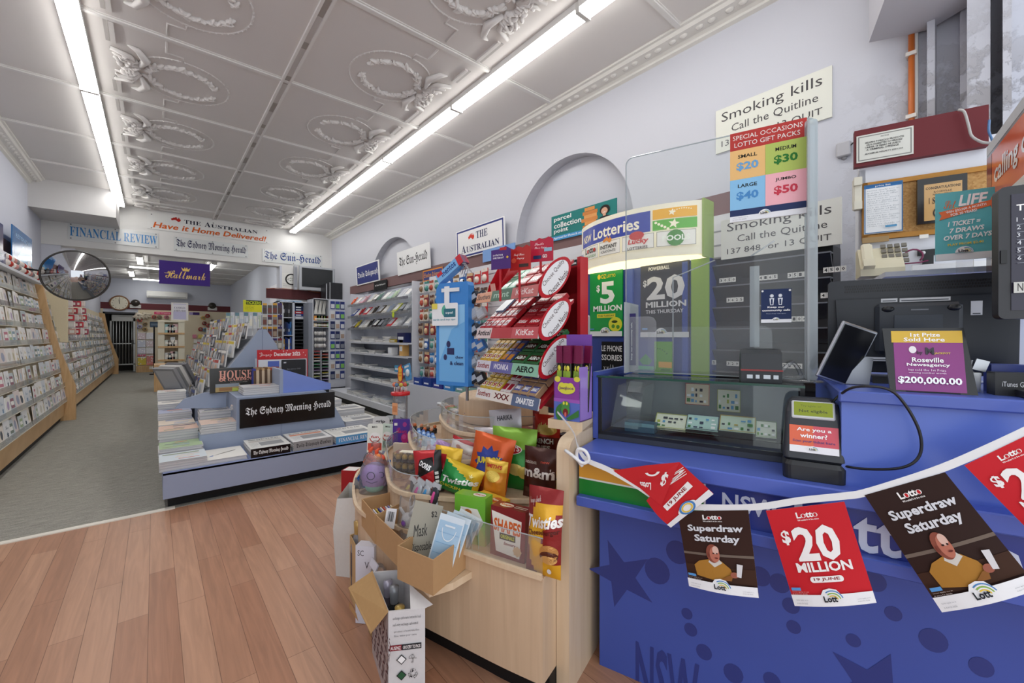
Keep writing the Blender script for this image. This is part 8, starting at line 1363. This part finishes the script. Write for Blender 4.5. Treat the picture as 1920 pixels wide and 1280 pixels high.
b = MB(); b.lathe([(R_ * math.sin(a), .17 * (math.cos(a) - math.cos(1.25)) / (1 - math.cos(1.25))) if False else (R_ * math.sin(a) / math.sin(1.0), .14 * (math.cos(a) - math.cos(1.0)) / (1 - math.cos(1.0))) for a in [1.0 - i / 12 for i in range(13)]], '#b9babd', 'mirror', 40); part('dome', b, t)
b = MB(); b.lathe([(R_ + .004, -.02), (R_ + .012, 0), (R_ + .004, .012), (R_ - .004, .004)], '#3a3632', 'plastic', 40); b.lathe([(0, -.02), (R_, -.02)], '#2b2a2a', 'plastic', 24); part('rim', b, t)
b = MB(); b.tube([mp - dr * .02, mp - dr * .12, Vector((XL + .06, mp.y + .15, 2.2)), Vector((XL + .01, mp.y + .15, 2.2))], .012, '#2b2a2a', 'metal', 6); thing('mirror_arm', b, 'dark arm holding the convex mirror to the wall', 'bracket')
a, c = onY(86, 552, 10.2), onY(127, 645, 10.2); b = MB(); b.box(XL + .002, 10.2, 1.2, c.x, 10.26, a.z + .05, '#e6d8b8', 'board'); struct('trim_15', b)
for k in range(24):
    px, py = 128 + (k % 4) * 8 + (k // 4) * 1.5, 562 + (k // 4) * 13; P = onY(px, py, 11.2 + .2 * (k % 4)); b = MB(); b.box(-.05, -.04, 0, .05, .04, .11, ['#c9404a', '#e9e4e0', '#d8b0a4', '#b92f3a', '#efe6e2', '#a9485a'][k % 6], 'gloss', bev=.01); b.box(-.03, -.041, .03, .03, -.04, .08, '#f1ece6'); thing('gift_pack', b, 'small red or white gift in the %s row behind the convex mirror' % ['top', 'second', 'third', 'fourth', 'fifth', 'lowest'][k // 4], 'gift pack', 'gifts behind the mirror, %s row' % ['top', 'second', 'third', 'fourth', 'fifth', 'lowest'][k // 4], loc=(max(XL + .06, P.x), P.y, P.z))
b = MB(); b.box(XL + .002, 10.3, .9, XL + .012, 12.6, 2.4, '#e9dcc4', 'board'); thing('peg_board', b, 'cream peg panel of hanging gifts behind the convex mirror', 'panel')
# ================================================================ STATIONERY ON THE RIGHT WALL AND BESIDE THE OPENING
R9 = random.Random(77); XF = 2.85; ya, yb9 = 5.70, 8.24; OR = ['first', 'second', 'third', 'fourth', 'fifth', 'sixth', 'seventh', 'eighth', 'ninth', 'tenth', 'eleventh', 'twelfth', 'thirteenth', 'fourteenth', 'fifteenth', 'sixteenth']
L9 = yb9 - ya; bay = empty('stationery_shelving', (XF, yb9, 0), -R90, 'white shelving bay with three sloping trays over flat shelves on the right wall', 'shelving')
D9 = XR - XF - .003
b = MB(); b.box(0, D9 - .02, .2, L9, D9, 2.12, '#bfc3d0', 'paint'); part('back_panel', b, bay)
for x in (-.02, L9): b = MB(); b.box(x, .06, .2, x + .02, D9, 2.12, '#d5d8e0', 'paint'); part('side_panel', b, bay)
b = MB(); b.box(-.9, -.07, .10, L9, D9, .20, '#d3d5dc', 'paint'); b.box(-.9, -.05, .004, L9, D9, .10, '#17181a', 'paint'); part('base_deck', b, bay)
TZ = [1.867, 1.65, 1.424]; SZ = [1.197, .996, .743, .526]
for z in TZ: b = MB(); b.prism([(0, z), (0, z + .012), (.28, z + .17), (.28, z + .158)], 0, L9, 'x', '#b9bdc6', 'acrylic'); b.box(0, -.004, z - .01, L9, 0, z + .035, '#ffffff', 'film'); part('sloping_tray', b, bay)
for z in SZ: b = MB(); b.box(0, 0, z - .02, L9, D9, z, '#d9dbe2', 'paint'); b.box(0, -.006, z - .03, L9, 0, z + .004, '#c9ccd4', 'plastic'); part('shelf', b, bay)
TN = ['upper', 'middle', 'lower']
for k, z in enumerate(TZ):
    for i in range(12):
        y = yb9 - .12 - i * (L9 - .2) / 11.5; c = [['#e8663a', '#d9d4d2', '#e0a6b0', '#c99aa4', '#e6dfd2', '#3a3530', '#6f8f86', '#dfe4e2', '#9fc0b4', '#c9dcc0', '#e4e6e8', '#cfd3d8'], ['#3a4fa0', '#e9e4e2', '#c42a33', '#d8484f', '#e8dfd8', '#3f3428', '#5a4c3a', '#d9d6cc', '#b9c4dc', '#dfe36a', '#4c4f58', '#dcdfe2'], ['#4a2f2a', '#d8c63a', '#e9e6df', '#e4e2da', '#2a2a2c', '#1f2022', '#333338', '#8a8f94', '#d84a4f', '#e6e4e6', '#dfe0e4', '#cfd2da']][k][i]
        if (i + k) % 3:
            b = MB(); b.box(-.075, 0, 0, .075, .03, .20, c, 'gloss', bev=.004); b.box(-.06, -.001, .05, .06, 0, .17, '#eceae8' if i % 2 else '#b9bcc4'); thing('stationery_pack', b, '%s pack from the left in the %s sloping tray' % (OR[i], TN[k]), 'stationery pack', 'packs in the %s sloping tray' % TN[k], loc=(XF + .03, y, z + .036), rot=(-.75, 0, -R90))
        else:
            for j in range(6):
                b = MB(); b.tube([(0, 0, 0), (0, 0, .13)], .006, c, 'plastic', 6); b.tube([(0, 0, .13), (0, 0, .15)], [.005, .002], '#efefef', 'plastic', 6); thing('pen', b, 'pen of the %s bundle from the left in the %s sloping tray' % (OR[i], TN[k]), 'pen', 'pens of the %s bundle, %s tray' % (OR[i], TN[k]), loc=(XF + .03 + .035 * (j // 3), y - .05 + .04 * (j % 3), z + .045 + .028 * (j // 3)), rot=(-.6, .1 * (j - 2.5), -R90))
b = MB(); b.prism([(.04 * (1 + .12 * math.cos(9 * a)) * math.cos(a), .075 + .045 * (1 + .12 * math.cos(9 * a)) * math.sin(a)) for a in [i * math.pi / 18 for i in range(36)]], -.004, 0, 'y', '#c9dc3a', 'paper'); P = onX(736, 596, XF - .02); thing('price_star', b, 'lime green star shaped price card on the middle sloping tray', 'price card', loc=(XF - .008, P.y, 1.56), rot=-R90)
bm = []
for c in ['#dfe1e6', '#c4c8d2', '#8f95a2', '#2b2d33', '#e9e7e2', '#b9c4d0', '#6a7f8c', '#d6d0c8']: b = MB(); b.box(-.13, -.10, 0, .13, .10, .016, '#e6e5e2'); b.box(-.131, -.101, .0155, .131, .101, .018, c, 'gloss'); b.box(-.131, -.101, -.0005, .131, .101, .001, c, 'gloss'); bm.append(b.data('exercise_book'))
SN = ['top', 'second', 'third', 'lowest']
for k, z in enumerate(SZ + [.20]):
    for i in range(6 if k < 3 else 8):
        for j in range(R9.choice([1, 2, 2, 3, 5]) if k < 4 else R9.choice([2, 3, 4])):
            o = bpy.data.objects.new('exercise_book', R9.choice(bm)); COL.objects.link(o); o.location = (XF + .125 - (.05 if k == 4 else 0), yb9 - .16 - i * .31, z + .002 + .0195 * j); o.rotation_euler = (0, 0, R90 + R9.uniform(-.12, .12)); l = 'flat book in the %s pile from the left on the %s' % (OR[i], (SN[k] + ' flat shelf') if k < 4 else 'shelving base'); tag(o, l, 'book', l)
for (y, z, w, h, c, lab) in ((5.95, 1.2, .26, .15, '#20285a', 'navy box at the right end of the top flat shelf'), (6.25, 1.2, .22, .05, '#b8a24a', 'yellow carton left of the navy box on the top flat shelf'), (5.95, .998, .12, .24, '#e0b06a', 'orange and white card at the right end of the second flat shelf'), (6.35, .998, .14, .12, '#eceef0', 'white box with spikes on the second flat shelf'), (6.05, .745, .26, .10, '#4f9fc8', 'pale blue carton on the third flat shelf')):
    b = MB(); b.box(-w / 2, 0, 0, w / 2, .10, h, c, 'gloss'); b.box(-w * .4, -.001, h * .3, w * .3, 0, h * .6, '#dfe4ea'); thing('stationery_box', b, lab, 'box', loc=(XF + .004, y - .01, z + .002), rot=-R90)
# hooks with packs on the slat wall between the shelving and the lottery stand
pk = []
for c1, c2 in (('#dfe2e6', '#3f7fb8'), ('#c9363a', '#efe4d8'), ('#efe2d0', '#b04a3a'), ('#d9dde0', '#4a8f86'), ('#8f2f36', '#d8b48a'), ('#e8e4da', '#8a6a4a'), ('#2f5fa8', '#e4e8ee'), ('#b9a48a', '#5a3a30')): b = MB(); b.box(-.06, 0, 0, .06, .012, .17, c1, 'gloss'); b.ball((0, -.004, .06), (.045, .025, .045), c2, 'gloss', 10); b.box(-.06, -.001, .13, .06, 0, .17, c2, 'gloss'); b.tube([(0, .10, .16), (0, -.02, .16)], .003, '#c9cccf', 'metal', 5); pk.append(b.data('hanging_pack'))
for r in range(7):
    for i in range(11):
        o = bpy.data.objects.new('hanging_pack', R9.choice(pk)); COL.objects.link(o); o.location = (XR - .205, 5.55 - i * .155 + R9.uniform(-.02, .02), 1.93 - r * .205); o.rotation_euler = (0, R9.uniform(-.04, .04), -R90); q = R9.uniform(.8, 1.15); o.scale = (q, 1.15, R9.uniform(.9, 1.05)); l = 'hanging pack in the %s row of hooks right of the shelving bay' % ['top', 'second', 'third', 'fourth', 'fifth', 'sixth', 'lowest'][r]; tag(o, l, 'hanging pack', l)
b = MB(); b.box(XR - .42, 3.3, .004, XR - .11, 5.6, .62, '#c9ccd4', 'paint'); thing('low_cabinet', b, 'low grey cabinet under the hanging packs', 'cabinet')
for i, (px, py, c) in enumerate(((797, 752, '#2f4a9c'), (808, 738, '#28408a'), (785, 770, '#3a3f8f'), (760, 742, '#3f86c8'), (803, 722, '#7aa39a'))): b = MB(); b.box(-.11, 0, 0, .11, .16, [.10, .12, .07, .15, .05][i], c, 'gloss'); b.box(-.08, -.001, .03, .04, 0, .05, '#dfe4ee'); thing('paper_box', b, '%s on the low cabinet behind the lollipop stand' % ['dark blue carton', 'blue carton with pale lettering', 'violet blue carton', 'sky blue carton', 'grey green carton'][i], 'carton', loc=(XR - .40, 5.3 - i * .27, .622), rot=-R90)
b = MB(); b.prism(rrect(-.09, 0, .09, .24, .01), 0, .01, 'y', '#5fa6dc', 'gloss'); b.ball((.01, -.008, .11), (.055, .02, .055), '#e9ecee', 'gloss', 14); b.box(-.08, -.001, .19, .06, 0, .22, '#e9eef2'); P = onX(766, 712, 2.80); thing('bulb_pack', b, 'pale blue pack with a round white window beside the flame sign', 'pack', loc=(2.80, P.y, .66), rot=(0, -.25, -R90)); b = MB(); b.box(-.05, .0, .2, .05, .3, .655, '#c9ccd4', 'paint'); b.box(-.09, 0, .004, .09, .3, .2, '#c9ccd4', 'paint'); thing('display_plinth', b, 'grey plinth carrying the pale blue pack', 'plinth', loc=(2.80, P.y, 0), rot=-R90)
bp = MB(); bp.box(-.05, 0, 0, .05, .02, .16, '#1d1e21', 'gloss'); bp.box(-.03, -.003, .02, .03, 0, .09, '#9a9da3', 'film'); bp.box(-.035, -.001, .12, .02, 0, .135, '#d5d6d8'); bp.tube([(0, .08, .155), (0, -.03, .155)], .003, '#c9cccf', 'metal', 5); bpm = bp.data('phone_pack')
for r in range(4):
    for i in range(6):
        o = bpy.data.objects.new('phone_pack', bpm); COL.objects.link(o); o.location = (2.93, 3.05 - i * .125, 1.84 - r * .2); o.rotation_euler = (0, 0, -R90); l = 'black phone accessory pack in the %s row beside the lottery stand' % ['top', 'second', 'third', 'lowest'][r]; tag(o, l, 'accessory pack', l)
b = MB(); b.box(2.965, 2.3, .9, 2.975, 3.2, 2.05, '#dfe0e4', 'paint'); b.box(2.975, 2.32, .004, 3.085, 3.18, 1.0, '#c9ccd4', 'paint'); thing('accessory_rack', b, 'white hook panel of black phone accessories', 'panel')
P0, P1 = onX(1056, 655, 2.45), onX(1100, 590, 2.45); b = MB(); w = P0.y - P1.y; b.prism(rrect(0, 0, w, P1.z - P0.z, .02), 0, .04, 'y', '#b9bcc2', 'plastic'); b.prism(rrect(.02, .02, w - .02, P1.z - P0.z - .02, .01), -.003, 0, 'y', '#1a1b1e', 'gloss'); b.box(w * .4, .01, 1.0 - P0.z, w * .6, .03, .01, '#8a8d92', 'plastic'); thing('grey_display', b, 'grey framed dark display behind the sour stick carton', 'display', loc=P0, rot=(0, 0, -R90)); b = MB(); b.box(2.42, 2.0, .004, 2.78, 2.75, 1.0, '#2a2b30', 'paint'); thing('back_cabinet', b, 'dark cabinet behind the sweets counter', 'cabinet')
# folder cabinet
YC = 9.78; xa, xb = onY(522, 600, YC).x, onY(578, 600, YC).x; w = xb - xa; zt = onY(522, 564, YC).z
t = empty('folder_cabinet', (xa, YC, 0), 0, 'white open cabinet of folders beside the opening to the rear', 'cabinet')
b = MB(); b.box(0, 0, .004, .025, .45, zt, '#cdd2dd', 'paint'); b.box(w - .025, 0, .004, w, .45, zt, '#cdd2dd', 'paint'); b.box(w * .5 - .02, 0, .004, w * .5 + .02, .45, zt, '#cdd2dd', 'paint'); b.box(0, 0, zt - .02, w, .45, zt, '#cdd2dd', 'paint'); b.box(0, .43, .004, w, .45, zt, '#4a4d55', 'paint'); part('frame', b, t)
zs9 = [onY(540, y, YC).z for y in (594.5, 628, 656, 690)]
for z in zs9: b = MB(); b.box(.025, 0, z - .015, w * .5 - .02, .43, z, '#d5d9e2', 'paint'); part('shelf', b, t)
for k in range(13): z = zs9[0] - .03 - k * .075; b = MB(); b.box(w * .5 + .02, .01, z - .008, w - .025, .43, z, '#3a3c40' if k % 3 else '#8f9299', 'plastic'); part('tray', b, t)
for r, z in enumerate(zs9[:3]):
    for i in range(7): b = MB(); hh = [.34, .28, .27][r] - .02 * (i % 3); b.box(0, 0, 0, .03, .25, hh, [['#1c1d20', '#e0d4b0', '#1a1a1c', '#202124', '#18191b', '#3a3b3f', '#26272b'], ['#4a2f33', '#5a3036', '#1f2a4a', '#1c2340', '#23366a', '#2a4f8f', '#2f6aa8'], ['#2b2426', '#3a3234', '#c99a3a', '#1f2f6a', '#24408a', '#e4e7ee', '#2a50a8']][r][i], 'gloss'); b.box(.006, -.001, hh * .3, .024, 0, hh * .55, '#c9ccd2' if i % 3 == 2 else '#3a3c42'); thing('folder', b, '%s folder from the left on the %s shelf of the folder cabinet' % (OR[i], ['top', 'middle', 'lower'][r]), 'folder', 'folders on the %s cabinet shelf' % ['top', 'middle', 'lower'][r], loc=(xa + .032 + i * (w * .5 - .06) / 7.1, YC + .04, z + .001))
for i in range(5): b = MB(); b.box(0, 0, 0, w * .5 - .07, .3, .05, ['#c9ccd4', '#2b3f8a', '#b8303a', '#25305a', '#1f2a4a'][i], 'gloss'); b.box(.02, -.001, .012, .12, 0, .035, '#dfe3ea'); thing('paper_ream', b, '%s flat pack from the bottom at the top right of the folder cabinet' % OR[i], 'paper pack', 'flat packs in the folder cabinet', loc=(xa + w * .5 + .032, YC + .03, zs9[0] - .028 + i * .056))
b = MB(); b.box(0, 0, 0, w * .75, .3, .02, '#8fb2cf', 'gloss'); b.box(.02, .02, .02, w * .8, .3, .035, '#e6e9ee', 'gloss'); thing('poster_pack', b, 'pale blue flat packs lying on top of the folder cabinet', 'pack', loc=(xa + .02, YC + .05, zt + .001))
# paper and hook racks under the computer towers
YP = 9.36; xs = [onY(x, 640, YP).x for x in (579, 586, 618, 648)]; zt = 2.095
t = empty('paper_rack', (xs[0], YP, 0), 0, 'grey rack of coloured paper slots and hooks below the computer towers', 'rack'); X = [x - xs[0] for x in xs]
b = MB(); b.box(0, .02, .004, X[1], .42, zt - .1, '#8f949f', 'paint'); b.box(X[1], 0, .2, X[1] + .02, .42, zt, '#c9ccd4', 'paint'); b.box(X[2] - .02, 0, .2, X[2], .42, zt, '#c9ccd4', 'paint'); b.box(X[1], .4, .2, X[2], .42, zt, '#b5b9c4', 'paint'); b.box(X[1], 0, zt - .015, X[2], .42, zt, '#d3d6dd', 'paint'); b.box((X[1] + X[2]) / 2 - .008, 0, .2, (X[1] + X[2]) / 2 + .008, .4, 1.0, '#c9ccd4', 'paint'); b.box(0, .02, .004, X[3], .42, .2, '#3a3c42', 'paint'); part('frame', b, t)
b = MB(); b.box(X[2], 0, .2, X[3], .42, zt, '#d0d3dc', 'paint'); part('hook_panel', b, t)
for k in range(12):
    z = .25 + k * .066; c = ['#c9b98a', '#8a7aa8', '#5f4a7a', '#b9c06a', '#d8c84a', '#7a5a8a', '#2f7a4a', '#3f8a5a', '#2a6a44', '#d8703a', '#c9483a', '#b03a44'][k]
    for s in (0, 1): b = MB(); x0 = X[1] + .03 + s * (X[2] - X[1]) / 2; b.box(x0, .01, z, x0 + (X[2] - X[1]) / 2 - .05, .38, z + .012, c if (k + s) % 4 else '#e6e3da'); b.box(x0, 0, z - .012, x0 + (X[2] - X[1]) / 2 - .05, .38, z - .006, '#c9ccd4', 'paint'); part('paper_slot', b, t)
for i in range(6): P = X[1] + .05 + i * (X[2] - X[1] - .1) / 5.5; b = MB(); b.prism([(-.03, .30), (.05, .30), (.0, 0)] if i % 2 else [(-.02, 0), (.06, 0), (.03, .30)], 0, .006, 'y', ['#d9d8d2', '#bfbdb6'][i % 2]); thing('paper_fan', b, '%s pale folded paper from the left at the top of the paper rack' % OR[i], 'paper', 'folded papers at the top of the rack', loc=(xs[0] + P, YP + .02 + .02 * i, zt - .33))
for r in range(2):
    for i in range(5): b = MB(); b.box(0, 0, 0, .10, .03, .10 - .03 * r, ['#e8a04a', '#6fae5a', '#d8c4a0', '#a9c84a', '#8a4a3a'][(i + r * 2) % 5], 'gloss'); b.box(.02, -.001, .02, .08, 0, .05, '#eeeae2'); thing('craft_pack', b, '%s craft pack from the left in the %s row of the paper rack' % (OR[i], ['upper', 'lower'][r]), 'craft pack', 'craft packs, %s row' % ['upper', 'lower'][r], loc=(xs[0] + X[1] + .03 + i * (X[2] - X[1] - .06) / 5, YP + .02, 1.63 - .13 * r))
b = MB(); b.box(X[1] + .02, 0, 1.615, X[2] - .02, .3, 1.628, '#d3d6dd', 'paint'); b.box(X[1] + .02, 0, 1.485, X[2] - .02, .3, 1.498, '#d3d6dd', 'paint'); part('shelf', b, t)
for i in range(18): b = MB(); b.ball((0, 0, .06), (.032, .022, .045), ['#dcdad6', '#c4c0bc', '#e8e6e4'][i % 3], 'foil', 8); b.tube([(0, .02, .10), (0, .02, .15)], .003, '#c9c9c9', 'metal', 5); thing('party_pack', b, 'small pale party pack in the %s row of hooks of the paper rack' % ['top', 'middle', 'lower'][i // 6], 'party pack', 'party packs, %s row' % ['top', 'middle', 'lower'][i // 6], loc=(xs[0] + X[1] + .07 + (i % 6) * (X[2] - X[1] - .12) / 6, YP + .05, 1.30 - .13 * (i // 6)))
bb = []
for c, c2 in (('#2f3f86', '#e4e6ea'), ('#2b356f', '#cfd5de'), ('#e2e3e6', '#b9a08f'), ('#3a4a9a', '#8fce6a'), ('#26305f', '#8a8f9a')): b = MB(); b.box(-.045, 0, 0, .045, .01, .17, c, 'gloss'); b.box(-.035, -.006, .02, .035, 0, .11, c2, 'gloss'); bb.append(b.data('blister_pack'))
for r in range(8):
    for i in range(3): o = bpy.data.objects.new('blister_pack', bb[(r * 2 + i * 3) % 5]); COL.objects.link(o); o.location = (xs[2] + (X[3] - X[2]) * (i + .6) / 3.3, YP - .012, 1.88 - r * .215); l = 'blister pack in the %s row on the grey hook panel' % ['top', 'second', 'third', 'fourth', 'fifth', 'sixth', 'seventh', 'lowest'][r]; tag(o, l, 'blister pack', l)
